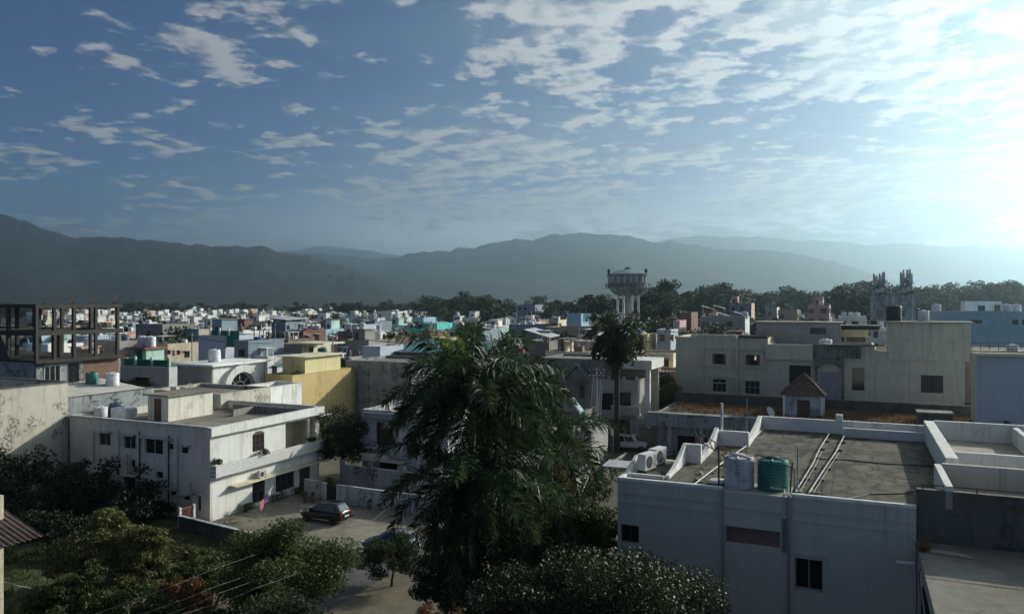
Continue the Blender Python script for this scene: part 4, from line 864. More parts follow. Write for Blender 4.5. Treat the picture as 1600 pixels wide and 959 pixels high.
# ------------------------------------------------------------------ helper: house placed by the front span seen in the photo at a distance
def span(px0, px1, Y):
    x0 = (px0 - 800) / F * Y; k = (px1 - 800) / F; return (x0, Y), (k * Y - x0) / (V[0] - k * V[1])
def simple(label, px0, px1, py, Y, D, wm, name='town_house', par=.6, rm='roof_far', wins=(), rwins=(), cat='house', rwall=None, awn=True, H=None, frame='wood', pad_cop=True):
    """flat-roofed house; wins = (u0,u1,z0,z1) with u as a fraction of the front, z below the parapet top"""
    o, W = span(px0, px1, Y); H = H or zy(py, Y)
    hF = [(u0 * W, u1 * W, H - z0, H - z1) for u0, u1, z0, z1 in wins]; hR = [(u0 * D, u1 * D, H - z0, H - z1) for u0, u1, z0, z1 in rwins]
    h = house(name, label, o, W, D, H, H - par, wm, rm, hF=hF, hR=hR, cat=cat, rwall=rwall, coping=pad_cop)
    for q in hF:
        window(h, W, D, 'F', *q, frame, nx=max(1, round((q[1] - q[0]) / .6)), rec=.12)
        if awn: chajja(h, W, D, 'F', q[0] - .2, q[1] + .2, q[3] + .08, .5, .07, wm)
    for q in hR:
        window(h, W, D, 'R', *q, frame, nx=max(1, round((q[1] - q[0]) / .6)), rec=.12)
        if awn: chajja(h, W, D, 'R', q[0] - .2, q[1] + .2, q[3] + .08, .5, .07, wm)
    return h, o, W, H

# ------------------------------------------------------------------ old low house with the weedy roof, and the hut standing on it
OO = (16.4, 86.5); WO, DO = 33.6, 9.
hO = house('old_house', 'old low dark-stained house with a weedy roof behind the near house', OO, WO, DO, 4.7, 4.6, 'stained', 'roof_near', hF=[(2.2, 4.2, .3, 2.2), (5.2, 7.6, .02, 2.3), (9, 10.6, .8, 2.2)], coping=False)
for q in ((2.2, 4.2, .3, 2.2), (5.2, 7.6, .02, 2.3), (9, 10.6, .8, 2.2)): window(hO, WO, DO, 'F', *q, 'wood', nx=2, rec=.2, pane='dark')
b = MB(); b.box(-.9, WO, -1.2, -.003, 3.3, 4.72); b.build('beam', 'stained', hO)
b = MB(); b.box(0, WO, DO + .003, DO + .25, 0, 5.9); b.box(WO + .003, WO + .25, 0, DO, 0, 5.5); b.build('parapet', 'dark_concrete', hO)
for q in (1.2, 4.7): b = MB(); b.box(q, q + .4, -.5, -.003, 0, 3.295); b.build('pillar', 'old_white', hO)
o_ = thing('roof_cistern', 'dark square cistern on the weedy roof of the old house', 'cistern', (*l2w(26.2, 2.2, OO), 4.6), -GA); b = MB(); b.box(0, 3, 0, 2, 0, 1.15); b.build('tank', 'dark_concrete', o_); b = MB(); b.box(-.15, 3.15, -.15, 2.15, 1.152, 1.3); b.build('lid', 'concrete', o_)
def weeds(name, label, o, x0, x1, y0, y1, z, n, hgt, seed, mat='weed'):
    g = np.random.default_rng(seed); Q = []
    for i in range(n):
        c = np.array([g.uniform(x0, x1), g.uniform(y0, y1), 0]); cl = .5 + .5 * math.sin(c[0] * 1.1 + 2 * math.sin(c[1]))
        if g.random() > .25 + .75 * cl: continue
        for k in range(4):
            a = g.random() * 6.28; l = hgt * (.4 + .8 * g.random()); d = np.array([math.cos(a) * .35, math.sin(a) * .35, 1.]); s_ = np.array([math.sin(a), -math.cos(a), 0]) * .03
            p = c + g.normal(size=3) * [.1, .1, 0]; Q += [p - s_, p + s_, p + d * l + s_ * .3, p + d * l - s_ * .3]
    w_ = np_mesh(name, np.array(Q), 4, mat); w_.location = (*o, z); w_.rotation_euler.z = -GA; return tag(w_, label, kind='stuff')
weeds('dry_weeds', 'dry orange weeds growing over the old low roof', OO, 1, 32.5, 1.0, 8.6, 4.6, 3600, .45, 4)
hut = thing('rooftop_hut', 'small hut with a hipped clay tile roof standing on the old house', 'hut', (*l2w(13.4, 2.4, OO), 4.6), -GA)
b = MB(); holed_wall(b, fmap('F', 3.6, 3.2), 0, 3.6, 0, 2.35, .2, [(1.2, 2.5, .05, 1.9)]); holed_wall(b, fmap('B', 3.6, 3.2), 0, 3.6, 0, 2.35, .2, []); holed_wall(b, fmap('L', 3.6, 3.2), .2, 3.0, 0, 2.35, .2, []); holed_wall(b, fmap('R', 3.6, 3.2), .2, 3.0, 0, 2.35, .2, [(.9, 1.8, .6, 1.8)]); b.build('wall', 'old_white', hut)
window(hut, 3.6, 3.2, 'F', 1.2, 2.5, .05, 1.9, 'wood', nx=2, rec=.08, pane='wood', name='door')
def tile_roof(p, x0, x1, y0, y1, z, apex_h, mat='tile', n=9):
    cx_, cy_ = (x0 + x1) / 2, (y0 + y1) / 2; mb = MB()
    for k in range(n):
        t0, t1 = k / n, (k + 1.25) / n; t1 = min(t1, .99)
        def r4(t, dz): return [(x0 + (cx_ - x0) * t, y0 + (cy_ - y0) * t, z + apex_h * t + dz), (x1 + (cx_ - x1) * t, y0 + (cy_ - y0) * t, z + apex_h * t + dz), (x1 + (cx_ - x1) * t, y1 + (cy_ - y1) * t, z + apex_h * t + dz), (x0 + (cx_ - x0) * t, y1 + (cy_ - y1) * t, z + apex_h * t + dz)]
        a, c = r4(t0, .07), r4(t1, .0); a2 = r4(t0, .0)
        mb.add(a2 + a + c, [(i, (i + 1) % 4, 4 + (i + 1) % 4, 4 + i) for i in range(4)] + [(4 + i, 4 + (i + 1) % 4, 8 + (i + 1) % 4, 8 + i) for i in range(4)])
    for c in ((x0, y0), (x1, y0), (x1, y1), (x0, y1)): mb.tube([(c[0], c[1], z + .08), (cx_, cy_, z + apex_h + .08)], .09, 6)
    return mb.build('roof', mat, p)
tile_roof(hut, -.5, 4.1, -.5, 3.7, 2.36, 2.2, 'tile_light')
for x_, y_ in ((-.1, -.3), (3.7, -.3), (3.75, 3.5)): b = MB(); b.box(x_ - .12, x_ + .12, y_ - .12, y_ + .12, 0, 2.5); b.build('pillar', 'parapet_white', hut)
x, y = l2w(12.0, .5, OO); dish(x, y, 4.7, R(140), 'satellite dish on the old roof edge beside the tiled hut', .6)

# ------------------------------------------------------------------ long cream house
OK_ = (22.4, 105.); WK = 12.; DK = 10.; HK = 12.3
hf = [(4.15, 7.1, 8.65, 10.35), (8.8, 11.2, 8.65, 10.35), (4.15, 7.1, 5.2, 7.4), (8.9, 11.4, 5.0, 7.3)]
hK = house('cream_house', 'tall cream house with two square windows seen right through above arched ones', OK_, WK, DK, HK, 11.4, 'cream_house', 'roof_far', hF=[(4.9, 6.65, 8.7, 10.1), (9.15, 11., 8.7, 10.1), (4.9, 6.7, 5.0, 6.75), (9.1, 11.0, 4.9, 6.7)],
           hB=[(5.0, 6.7, 8.7, 10.1), (9.2, 11., 8.7, 10.1)], coping=False)
for a0, a1 in ((4.9, 6.65), (9.15, 11.)):
    b = MB(); b.box(a0 + .003, a0 + .4, .06, .1, 8.7, 10.1); b.box(a1 - .4, a1 - .003, .06, .1, 8.7, 10.1); b.build('shutter', 'wood', hK)
window(hK, WK, DK, 'F', 4.9, 6.7, 5.0, 6.2, 'frame_white', nx=3, rec=.14); window(hK, WK, DK, 'F', 4.9, 6.7, 6.22, 6.74, 'frame_white', nx=2, rec=.14); window(hK, WK, DK, 'F', 9.1, 11., 4.9, 6.7, 'frame_white', nx=3, nz=2, rec=.14)
b = MB()   # proud surround: band between the storeys and window recess trims
for a0, a1, z0, z1 in ((3.6, 7.6, 8.5, 8.62), (3.6, 3.78, 8.62, 10.75), (7.42, 7.6, 8.62, 10.75), (3.6, 7.6, 10.75, 10.9), (8.6, 11.6, 8.5, 8.62), (8.6, 8.72, 8.62, 10.75), (11.48, 11.6, 8.62, 10.75), (8.6, 11.6, 10.75, 10.9), (8.0, 8.25, 0, 12.2), (3.6, 3.78, 4.4, 7.0), (7.42, 7.6, 4.4, 7.0), (8.6, 8.72, 4.4, 7.2), (11.48, 11.6, 4.4, 7.2)): b.box(a0, a1, -.28, -.003, z0, z1)
n = 12; ar = [(3.6 + 4 * i / n, 7.0 + .55 * math.sin(PI * i / n)) for i in range(n + 1)]; b.side_prism(ar + [(7.42, 7.0 + .02), (3.78, 7.02)], -.28, -.003); b.build('trim', 'cream_house', hK)
b = MB(); b.box(2.6, 8.0, -.2, .3, HK + .002, HK + .35); b.build('parapet', 'cream_house', hK)
b = MB(); b.box(8.3, 12., -.3, 1.6, HK + .002, HK + .1); [b.tube([(8.4, -.25 + i * .3, HK + .16), (11.9, -.25 + i * .3, HK + .16)], .1, 6) for i in range(6)]; b.build('tile_cap', 'iron', hK)
for k in range(5): b = MB(); b.box(3.9 + k * .75, 4.4 + k * .75, -.5, -.3, 3.7, 4.3); b.build('flower_box', 'brick_dull', hK)
chajja(hK, WK, DK, 'F', 3.6, 8.2, 3.55, .5, .1, 'cream_house')
OK2 = l2w(WK + .02, 0, OK_); W2 = 12.6; H2 = 11.55
w2 = [(2.6, 5.2, 6.4, 8.9), (10.0, 11.4, 6.0, 8.8), (6.2, 8.6, 4.4, 8.3)]
hK2 = house('mouldy_house', 'cream house with a black mouldy parapet in the middle of the long cream block', OK2, W2, 10., H2, 10.6, 'cream_house', 'roof_far', hF=w2[:2], coping=False)
window(hK2, W2, 10, 'F', *w2[0], 'iron', nx=4, nz=2, rec=.14); window(hK2, W2, 10, 'F', *w2[1], 'wood', nx=1, rec=.14)
b = MB(); b.box(5.5, W2 - 1.6, -.45, -.003, 10.0, H2 + .02); b.box(5.5, W2 + 1, -.5, .3, H2 + .022, H2 + .15); b.build('parapet', 'cream_mould', hK2)
b = MB(); b.box(-.3, 5.45, -.45, -.003, 9.6, H2 + .02); b.build('parapet', 'cream_house', hK2)
b = MB(); b.box(5.7, 6.0, -.4, -.003, 0, 9.98); b.box(8.8, 9.1, -.4, -.003, 0, 9.98); n = 10; b.side_prism([(6.0 + 2.8 * i / n, 8.6 + .7 * math.sin(PI * i / n)) for i in range(n + 1)] + [(8.8, 9.97), (6.0, 9.97)], -.38, -.003); b.build('arch', 'cream_mould', hK2)
b = MB(); b.box(6.3, 8.5, -.06, -.003, 4.0, 8.2); b.build('door', 'frame_grey', hK2)
b = MB(); b.box(0, W2, -.7, -.003, 3.8, 4.2); b.build('ledge', 'cream_mould', hK2)
sr_ = thing('grey_block', 'tall grey block with a slit window behind the cream house', 'house', (*l2w(9.6, 8.5, OK_), 0), -GA)
b = MB(); holed_wall(b, fmap('F', 11, 6), 0, 11, 0, 14.1, .25, [(7.1, 9.1, 12.6, 13.5)]); holed_wall(b, fmap('B', 11, 6), 0, 11, 0, 14.1, .25, []); holed_wall(b, fmap('R', 11, 6), .25, 5.75, 0, 14.1, .25, []); holed_wall(b, fmap('L', 11, 6), .25, 5.75, 0, 14.1, .25, []); b.build('wall', 'grey', sr_); foot(l2w(9.6, 8.5, OK_), 11, 6)
b = MB(); b.box(-.3, 11.3, -.3, 6.3, 14.102, 14.25); b.build('roof', 'roof_far', sr_); window(sr_, 11, 6, 'F', 7.1, 9.1, 12.6, 13.5, 'iron', nx=3, rec=.1)
b = MB(); b.box(.9, 3.0, -.05, -.003, 11.6, 13.4); b.build('painted_sun_panel', 'sand', sr_)  # sand-coloured slab paints a sunlit patch onto the grey front
OK3 = l2w(W2 + .02, 0, OK2); W3 = 9.6; H3 = 11.0
hK3 = house('cream_tower_house', 'cream house with a tall windowless stair tower at the end of the long block', OK3, W3, 10., H3, 10.6, 'cream_house', 'roof_far', hF=[(5.0, 7.4, 6.1, 8.2)], coping=False)
window(hK3, W3, 10, 'F', 5.0, 7.4, 6.1, 8.2, 'wood', nx=3, rec=.14, pane='pane')
st = stair_room(hK3, 1.4, W3 + .6, -.35, 5.4, H3 + .003, 14.5, 'cream_house', .35, None); b = MB(); b.box(1.5, W3 + .5, -.32, -.003, 10., H3); b.build('soffit', 'cream_house', hK3)
b = MB(); b.box(3.2, W3, -.75, -.003, 4.3, 4.65); b.box(W3 + .003, W3 + .9, 0, 1.2, 4.9, 5.1); b.build('ledge', 'cream_mould', hK3)
x, y = l2w(2.2, 3.5, OK3); water_tank(x, y, 14.62, 'tank_black', 'large black water tank on the cream stair tower', 1.6)
x, y = l2w(5.6, 4.2, OK3); water_tank(x, y, 14.62, 'tank_white', 'white water tank behind the slab of the cream stair tower', 1.1)
x, y = l2w(6.9, 1.6, OK2); water_tank(x, y, 10.6, 'tank_white', 'squat white water tank above the mouldy parapet', 1.35)
shd = thing('roof_shed', 'dark open shed with a pale yellow lintel behind the mouldy parapet', 'shed', (*l2w(3.0, 10.5, OK2), 10.6), -GA)
b = MB(); b.box(0, 9, 0, .3, 1.6, 2.6); b.build('lintel', 'pale_yellow', shd); b = MB(); b.box(-.5, 10.5, -.3, 5, 3.0, 3.2); b.box(-.4, 10.4, .4, .6, 2.6, 3.0); b.build('roof', 'iron', shd)
for q in (.2, 3, 6, 8.7): b = MB(); b.box(q, q + .3, .02, .28, -10.6 if q in (.2, 8.7) else -4, 1.598); b.build('post', 'old_white', shd)
b = MB(); b.box(0, 9, 4.5, 4.7, -10.6, 2.99); b.build('back_wall', 'dark_concrete', shd)

# ------------------------------------------------------------------ right-hand houses beyond
hG, oG, WG, HG = simple('blue-grey house with a plain wall and pale parapet at the picture edge', 1526, 1800, 556, 76, 3.2, 'bluegrey', par=.5, name='town_house'); 
b = MB(); b.box(-.12, -.003, -.1, 3.2, 0, HG - .1); b.box(-.4, WG, -.5, .35, HG + .07, HG + .35); b.build('pilaster', 'cream', hG)
hT, oT, WT, HT = simple('maroon-floored terrace house with dark railings below the long blue building', 1512, 1800, 548, 100, 12, 'tan', par=.05)
tr_ = thing('terrace_railing', 'dark iron railing along the terrace below the long blue building', 'railing', (*l2w(.5, .5, oT), HT - .05), -GA); b = MB()
for z in (.35, .7, 1.05): b.box(0, 14, -.03, .03, z, z + .05)
for i in range(15): b.box(i, i + .06, -.035, .035, 0, 1.1)
b.build('rails', 'iron', tr_)
for a, s, lb in ((5.4, 1.15, 'white water tank on the railed terrace, left of a pair'), (7.6, 1.15, 'white water tank on the railed terrace, right of a pair at the picture edge')):
    x, y = l2w(a, 3, oT); water_tank(x, y, HT - .6, 'tank_white', lb, s)
hL, oL, WL, HL = simple('long light blue building with small square windows', 1462, 1700, 487, 150, 14, 'blue_paint', par=.4, wins=[(.25, .32, 2.2, 1.5), (.52, .56, 2.4, 1.4), (.585, .625, 2.4, 1.4), (.8, .86, 2.4, 1.4)], frame='iron', awn=False)
hW, oW, WW, HW = simple('white upper storey block standing behind the long blue building', 1508, 1565, 471, 172, 8, 'white', par=.4, wins=[(.35, .55, 2.2, .9), (.8, .97, 2.8, .7)], rwins=[(.3, .6, 2.4, .8)], awn=False)
for px_q, lb in ((1463, 'white water tank at the left end of the long blue roof'), (1572, 'white tank beside the upper white block'), (1588, 'rightmost white tank near the upper white block')):
    q = at_y(px_q, 487, 158); water_tank(q[0], q[1], HL - .4, 'tank_white', lb, 1.5)

# ------------------------------------------------------------------ antenna building
OC = at_y(1360, 460, 182)[:2]; HC = 18.6
hC = house('antenna_building', 'stained grey tower block carrying two clusters of phone antennas', OC, 9.6, 8, HC, 18.0, 'stained', 'roof_far', hF=[(1.2, 2.6, 13.5, 15), (5.6, 7.2, 13.6, 15), (1.2, 2.6, 10.5, 12)], cat='building')
for q in ((1.2, 2.6, 13.5, 15), (5.6, 7.2, 13.6, 15), (1.2, 2.6, 10.5, 12)): window(hC, 9.6, 8, 'F', *q, 'iron', nx=2, rec=.15)
for q in (.2, 3.4, 4.6, 8.8): b = MB(); b.box(q, q + .3, -.25, -.003, 9, HC - .1); b.build('pilaster', 'old_white', hC)
ar = random.Random(9)
def mast(a, c, lb, hgt):
    t = thing('antenna_mast', lb, 'antenna mast', (*l2w(a, c, OC), HC - .6), -GA); b = MB()
    for x_, y_ in ((-.8, -.8), (.8, -.8), (.8, .8), (-.8, .8)): b.tube([(x_, y_, 0), (x_ * .7, y_ * .7, hgt)], .07, 5)
    for k in range(5):
        z = hgt * k / 5; s0, s1 = .8 - .24 * k / 5, .8 - .24 * (k + 1) / 5; z1 = hgt * (k + 1) / 5
        cs = [(-1, -1), (1, -1), (1, 1), (-1, 1)]
        for i in range(4):
            p, q = cs[i], cs[(i + 1) % 4]; b.tube([(p[0] * s0, p[1] * s0, z), (q[0] * s1, q[1] * s1, z1)], .045, 4); b.tube([(p[0] * s1, p[1] * s1, z1), (q[0] * s1, q[1] * s1, z1)], .05, 4)
    b.build('lattice', 'galv', t)
    for i in range(15):
        an = i * .7; r_ = 1.0 + .25 * ar.random(); z = hgt * (.45 + .4 * ar.random()); b = MB(); x_, y_ = r_ * math.cos(an), r_ * math.sin(an)
        b.box(x_ - .2, x_ + .2, y_ - .12, y_ + .12, z, z + 1.9); b.tube([(x_, y_ + .12, z - .5), (x_, y_ + .12, z + 2.15)], .06, 5); b.tube([(0, 0, z + .6), (x_, y_, z + .6)], .04, 4); b.build('antenna', 'frame_grey' if i % 3 else 'rail', t)
    for i in range(7):
        an = 3.6 + i * .75; z = hgt * (.2 + .09 * i); b = MB(); b.lathe([(.05, 0), (.62, .05), (.68, .38), (.36, .48), (.05, .5)], n=14); o = b.build('microwave_dish', 'galv', t, True); o.location = (1.15 * math.cos(an), 1.15 * math.sin(an), z); o.rotation_euler = (R(90), 0, an + R(90))
    b = MB()
    for i in range(30): q, e = ar.uniform(-1.3, 1.3), ar.uniform(-1.1, 1.1); z = ar.uniform(.1, hgt * .55); b.box(q - .25, q + .25, e - .2, e + .2, z, z + ar.uniform(.4, .9))
    b.build('equipment', 'iron', t); return t
mast(1.9, 2, 'left cluster of phone antennas on the stained tower block', 5.2); mast(7.6, 2, 'right cluster of phone antennas on the stained tower block', 5.6)
b = MB(); b.tube([(2, 2, HC + 1.6), (7.6, 2, HC + 1.7)], .09, 5); b.tube([(4.6, 1.5, HC - .5), (4.6, 1.5, HC + 1.7)], .2, 6); b.build('gantry', 'galv', hC)
b = MB(); b.tube([(9.7, 4, HC - 2), (19, 2, 11.2)], .12, 5); b.tube([(9.7, 4.8, HC - 2), (19, 2.8, 11.2)], .12, 5); [b.tube([(9.7 + 9.3 * i / 12, 4 - 2 * i / 12, HC - 2 - (HC - 13.2) * i / 12), (9.7 + 9.3 * i / 12, 4.8 - 2 * i / 12, HC - 2 - (HC - 13.2) * i / 12)], .06, 4) for i in range(1, 12)]; b.build('staircase', 'iron', hC)

# ------------------------------------------------------------------ water tower
WTY = 232.; wx = (981 - 800) / F * WTY; FOOT.append((*(lambda q: (q[0] - 8, q[0] + 8, q[1] - 8, q[1] + 8))(w2l(wx, WTY, (0, 0))),))
wt = thing('water_tower', 'tall grey overhead water tower on concrete columns, rising above the trees', 'water tower', (wx, WTY, 0)); z0 = zy(463, WTY); zb, zt_, za = zy(449, WTY), zy(430, WTY), zy(421, WTY); RT = 5.95
b = MB(); b.lathe([(2.6, z0), (4.2, z0 + .7), (5.6, zb - .5), (RT, zb), (RT, zt_)], n=40); b.build('bowl', 'stained', wt, True)
b = MB(); b.lathe([(RT + .3, zt_ + .003), (RT + .35, zt_ + .3), (3.4, za - .5), (1.0, za)], n=40); b.build('roof', 'slate', wt, True)
b = MB(); b.lathe([(.95, za), (.95, zy(418, WTY)), (.1, zy(417, WTY))], n=16); b.build('cap', 'slate', wt)
for z, rr in ((zb, RT + .9), (zt_ - .1, RT + .4)): b = MB(); b.lathe([(RT - .1, z - .25), (rr, z - .2), (rr, z), (RT - .1, z + .02)], n=40); b.build('gallery', 'stained', wt, True)
b = MB()
for i in range(32): an = 2 * PI * i / 32; b.tube([((RT + .8) * math.cos(an), (RT + .8) * math.sin(an), zb), ((RT + .8) * math.cos(an), (RT + .8) * math.sin(an), zb + 1.1)], .05, 4)
for z in (.55, 1.1): b.tube([((RT + .8) * math.cos(2 * PI * i / 40), (RT + .8) * math.sin(2 * PI * i / 40), zb + z) for i in range(41)], .05, 4)
b.build('railing', 'iron', wt)
for i in range(20): an = 2 * PI * i / 20; b = MB(); c_, s_ = math.cos(an), math.sin(an); b.box(-.18, .18, -.08, .08, zb + 1.3, zt_ - .2); o = b.build('rib', 'old_white', wt); o.location = ((RT + .06) * c_, (RT + .06) * s_, 0); o.rotation_euler.z = an + PI / 2
for i in range(8): an = 2 * PI * (i + .3) / 8; b = MB(); b.tube([(3.6 * math.cos(an), 3.6 * math.sin(an), 0), (3.3 * math.cos(an), 3.3 * math.sin(an), z0 + .6)], .34, 8); b.build('column', 'white', wt, True)
for z in (z0 * .35, z0 * .7): b = MB(); b.lathe([(3.25, z), (3.6, z), (3.6, z + .45), (3.25, z + .45)], n=16, cap=False); b.build('ring_beam', 'grey', wt)
b = MB(); b.lathe([(.8, 0), (.8, z0 + .3)], n=12); b.build('riser', 'grey', wt)
for an in (2.6, 3.4, .4, 5.6): b = MB(); b.tube([((RT + .3) * math.cos(an), (RT + .3) * math.sin(an), zt_), ((RT + .3) * math.cos(an), (RT + .3) * math.sin(an), zt_ + 1.6)], .12, 5); b.box((RT + .3) * math.cos(an) - .3, (RT + .3) * math.cos(an) + .3, (RT + .3) * math.sin(an) - .2, (RT + .3) * math.sin(an) + .2, zt_ + .6, zt_ + 1.8); b.build('antenna', 'iron', wt)

# ------------------------------------------------------------------ houses beyond the palm
h1, o1, W1, H1 = simple('grey house with a pale roof slab overhang and small green gables, beyond the large palm', 845, 955, 559, 96, 8, 'concrete', par=.2, wins=[(.56, .63, 4.8, 3.1)], name='gabled_house')
b = MB(); b.box(W1 + .003, W1 + 5.0, -.3, 6, H1 - .95, H1 + .1); b.build('roof_slab', 'parapet_white', h1)
for q in (.4, 4.2): b = MB(); b.box(W1 + q, W1 + q + .45, .2, .7, 0, H1 - .952); b.build('pillar', 'parapet_white', h1)
b = MB(); b.box(W1 + .01, W1 + 4.8, 4, 4.2, 0, H1 - .953); b.build('back_wall', 'cream', h1)
def gable(p, x0, x1, y0, z0, zr, lit):
    mx_ = (x0 + x1) / 2; b = MB(); b.side_prism([(x0, z0), (x1, z0), (x1, z0 + .003), (mx_, zr), (x0, z0 + .003)], y0, -.003); b.build('gable', 'concrete', p)
    b = MB()
    for s0, s1 in (((x0 - .3, z0 - .15), (mx_, zr + .14)), ((x1 + .3, z0 - .15), (mx_, zr + .14))): b.add([(s0[0], y0 - .35, s0[1]), (s1[0], y0 - .35, s1[1]), (s1[0], -.004, s1[1]), (s0[0], -.004, s0[1]), (s0[0], y0 - .35, s0[1] + .18), (s1[0], y0 - .35, s1[1] + .18), (s1[0], -.004, s1[1] + .18), (s0[0], -.004, s0[1] + .18)], [(3, 2, 1, 0), (4, 5, 6, 7), (0, 1, 5, 4), (1, 2, 6, 5), (2, 3, 7, 6), (3, 0, 4, 7)])
    b.build('gable_roof', 'sheet_teal', p); b = MB()
    for s0, s1 in (((x0 - .3, z0 - .2), (mx_, zr + .1)), ((x1 + .3, z0 - .2), (mx_, zr + .1))): b.add([(s0[0], y0 - .42, s0[1]), (s1[0], y0 - .42, s1[1]), (s1[0], y0 - .36, s1[1]), (s0[0], y0 - .36, s0[1]), (s0[0], y0 - .42, s0[1] + .3), (s1[0], y0 - .42, s1[1] + .3), (s1[0], y0 - .36, s1[1] + .3), (s0[0], y0 - .36, s0[1] + .3)], [(3, 2, 1, 0), (4, 5, 6, 7), (0, 1, 5, 4), (1, 2, 6, 5), (2, 3, 7, 6), (3, 0, 4, 7)])
    b.build('barge_board', 'parapet_white' if lit else 'concrete', p)  # lit gable gets white boards, the other concrete: light put into the colour
gable(h1, W1 * .4, W1 * .74, -1.1, H1 - 2.4, H1 - .8, 0)
h2, o2, W2_, H2_ = simple('lower green-gabled porch with a white edge, in front of the grey gabled house', 862, 914, 640, 84, 4, 'concrete', par=.1, name='porch_house')
gable(h2, .6, W2_ - .4, -.9, H2_ + .1, H2_ + 1.9, 1)
h3, o3, W3_, H3_ = simple('grey house with a balustraded roof and dark balconies beside the lane', 924, 996, 592, 92, 9, 'grey', par=.9, wins=[(.22, .48, 3.6, 1.6), (.58, .86, 3.6, 1.4), (.2, .5, 6.8, 4.8), (.58, .84, 7, 4.6)], name='balcony_house', frame='iron')
b = MB(); b.box(W3_ * .5, W3_ + .6, -1.3, -.003, H3_ - 3.9, H3_ - 3.72); b.box(W3_ * .5, W3_ + .6, -1.3, -1.15, H3_ - 3.718, H3_ - 2.8); b.box(W3_ * .02, W3_ * .46, -1.3, -.003, H3_ - 7.1, H3_ - 6.9); b.box(W3_ * .02, W3_ * .46, -1.3, -1.15, H3_ - 6.898, H3_ - 6.0); b.build('balcony', 'grey', h3)
for q in (.02, .35, .68, .95): b = MB(); b.box(W3_ * q, W3_ * q + .3, -.12, .3, H3_ + .07, H3_ + .5); b.build('pier', 'old_white', h3)
h4, o4, W4, H4 = simple('small house with a pale sunlit porch roof below the green gables', 880, 922, 672, 77, 6, 'grey', par=.06, name='porch_house', rm='terrace')
b = MB(); [b.box(W4 + .02, W4 + .1, i * .28, i * .28 + .12, H4 - .9, H4 - .05) for i in range(20)]; b.build('fence_rail', 'frame_white', h4)
rwall('compound_wall', 'mossy yellow-brown wall behind the white van', (13.3, 92.), [(0, 0), (4.2, -.2)], 0, 2.0, 'sand', cap='dark_concrete')
rwall('compound_wall', 'bluish white wall at the lane side below the large palm', (8.3, 76.), [(0, 0), (.2, -7)], 0, 1.5, 'old_white')
rwall('compound_wall', 'pale wall beside the lane foot of the near house', (13.6, 84.), [(0, -4), (-.1, -12)], 0, 1.2, 'dark_concrete')
x, y = at_z(985, 703); car('white boxy van parked in the lane before the yellow-brown wall', (x, y, .01), -GA + .12, 'car_white', True, 'parked_van', 'van', 1.02)
sp = thing('street_pole', 'dark street pole standing in the lane near the white van', 'pole', (*at_z(957, 735), 0)); b = MB(); b.tube([(0, 0, 0), (0, 0, 4.2)], .1, 8); b.build('shaft', 'iron', sp); b = MB(); b.box(-.14, .14, -.1, .1, 3.5, 4.3); b.build('meter_box', 'frame_white', sp)
sp2 = thing('utility_pole', 'tall utility pole with wires in front of the grey balcony house', 'pole', (*at_y(932, 600, 80)[:2], 0)); b = MB(); b.tube([(0, 0, 0), (0, 0, 10.2)], .13, 8, 0, .09); b.build('shaft', 'galv', sp2)
for z in (9.2, 9.8): b = MB(); b.box(-.8, .8, -.05, .05, z, z + .1); b.build('crossarm', 'iron', sp2)
b = MB(); [b.lathe([(.04, 0), (.06, .05), (.04, .12)], (x_, 0, z + .1), 8) for z in (9.2, 9.8) for x_ in (-.7, -.3, .3, .7)]; b.build('insulators', 'frame_white', sp2)
ux, uy = sp2.location.x, sp2.location.y
for i, (x_, z) in enumerate(((-.7, 9.4), (-.3, 9.4), (.3, 9.4), (.7, 9.4), (-.5, 9.9), (.5, 9.9))):
    wire([(ux + x_, uy, z), (5.2 + x_ * .8, 52, 7.6 - .25 * i), (1.5 + x_, 38, 6.0 - .2 * i)], .009, 'overhead wire running from the utility pole down past the large palm', 'wire_bright' if i % 2 else 'wire', .5, group='overhead wires by the large palm')
    if i < 4: wire([(ux + x_, uy, z), (ux + 6 + x_, 125, 9.)], .018, 'overhead wire running from the utility pole away over the far lane', 'wire', .5, group='overhead wires over the far lane')

# house D behind the palm
hD, oD, WD, HD = simple('white house with a stepped balcony and dark door, partly behind the large palm', 566, 700, 640, 73, 8, 'old_white', par=.35, wins=[(.17, .4, 3.2, 1.0), (.2, .42, 7.2, 4.7), (.68, .8, 6.2, 4.9)], name='white_house', frame='wood')
b = MB(); b.box(-.2, WD + .3, -.5, -.003, HD - 3.5, HD - 3.3); b.box(-.8, -.003, -.3, 1.2, HD - 3.7, HD - 1.9); b.build('band', 'old_white', hD)
b = MB(); b.box(WD * .05, WD * .55, -1.2, -.003, HD - 4.5, HD - 4.35); b.box(WD * .05, WD * .4, -1.2, -1.05, HD - 4.348, HD - 3.8); b.build('balcony', 'blotchy', hD)
b = MB(); b.box(.5, WD * .6, -.6, -.003, HD - .7, HD - .1); b.build('ledge', 'stained', hD)
x, y = l2w(3.2, .6, oD); dish(x, y, HD - .1, R(150), 'white satellite dish on the roof edge of the house behind the palm', .62)
x, y = l2w(6.2, 4.2, oD); water_tank(x, y, HD - .35, 'tank_blue', 'dark water tank on the roof behind the white dish', 1.0)
h5, o5, W5, H5 = simple('dark rain-streaked grey house with a blank wall, behind the white dish', 540, 642, 563, 104, 10, 'stained', par=.3, name='stained_house')
x, y = l2w(1.2, 2.5, o5)
h6, o6, W6, H6 = simple('low hall with a wide teal sheet roof', 596, 735, 550, 128, 14, 'brick_dull', par=.1, name='sheet_roof_hall', cat='building')
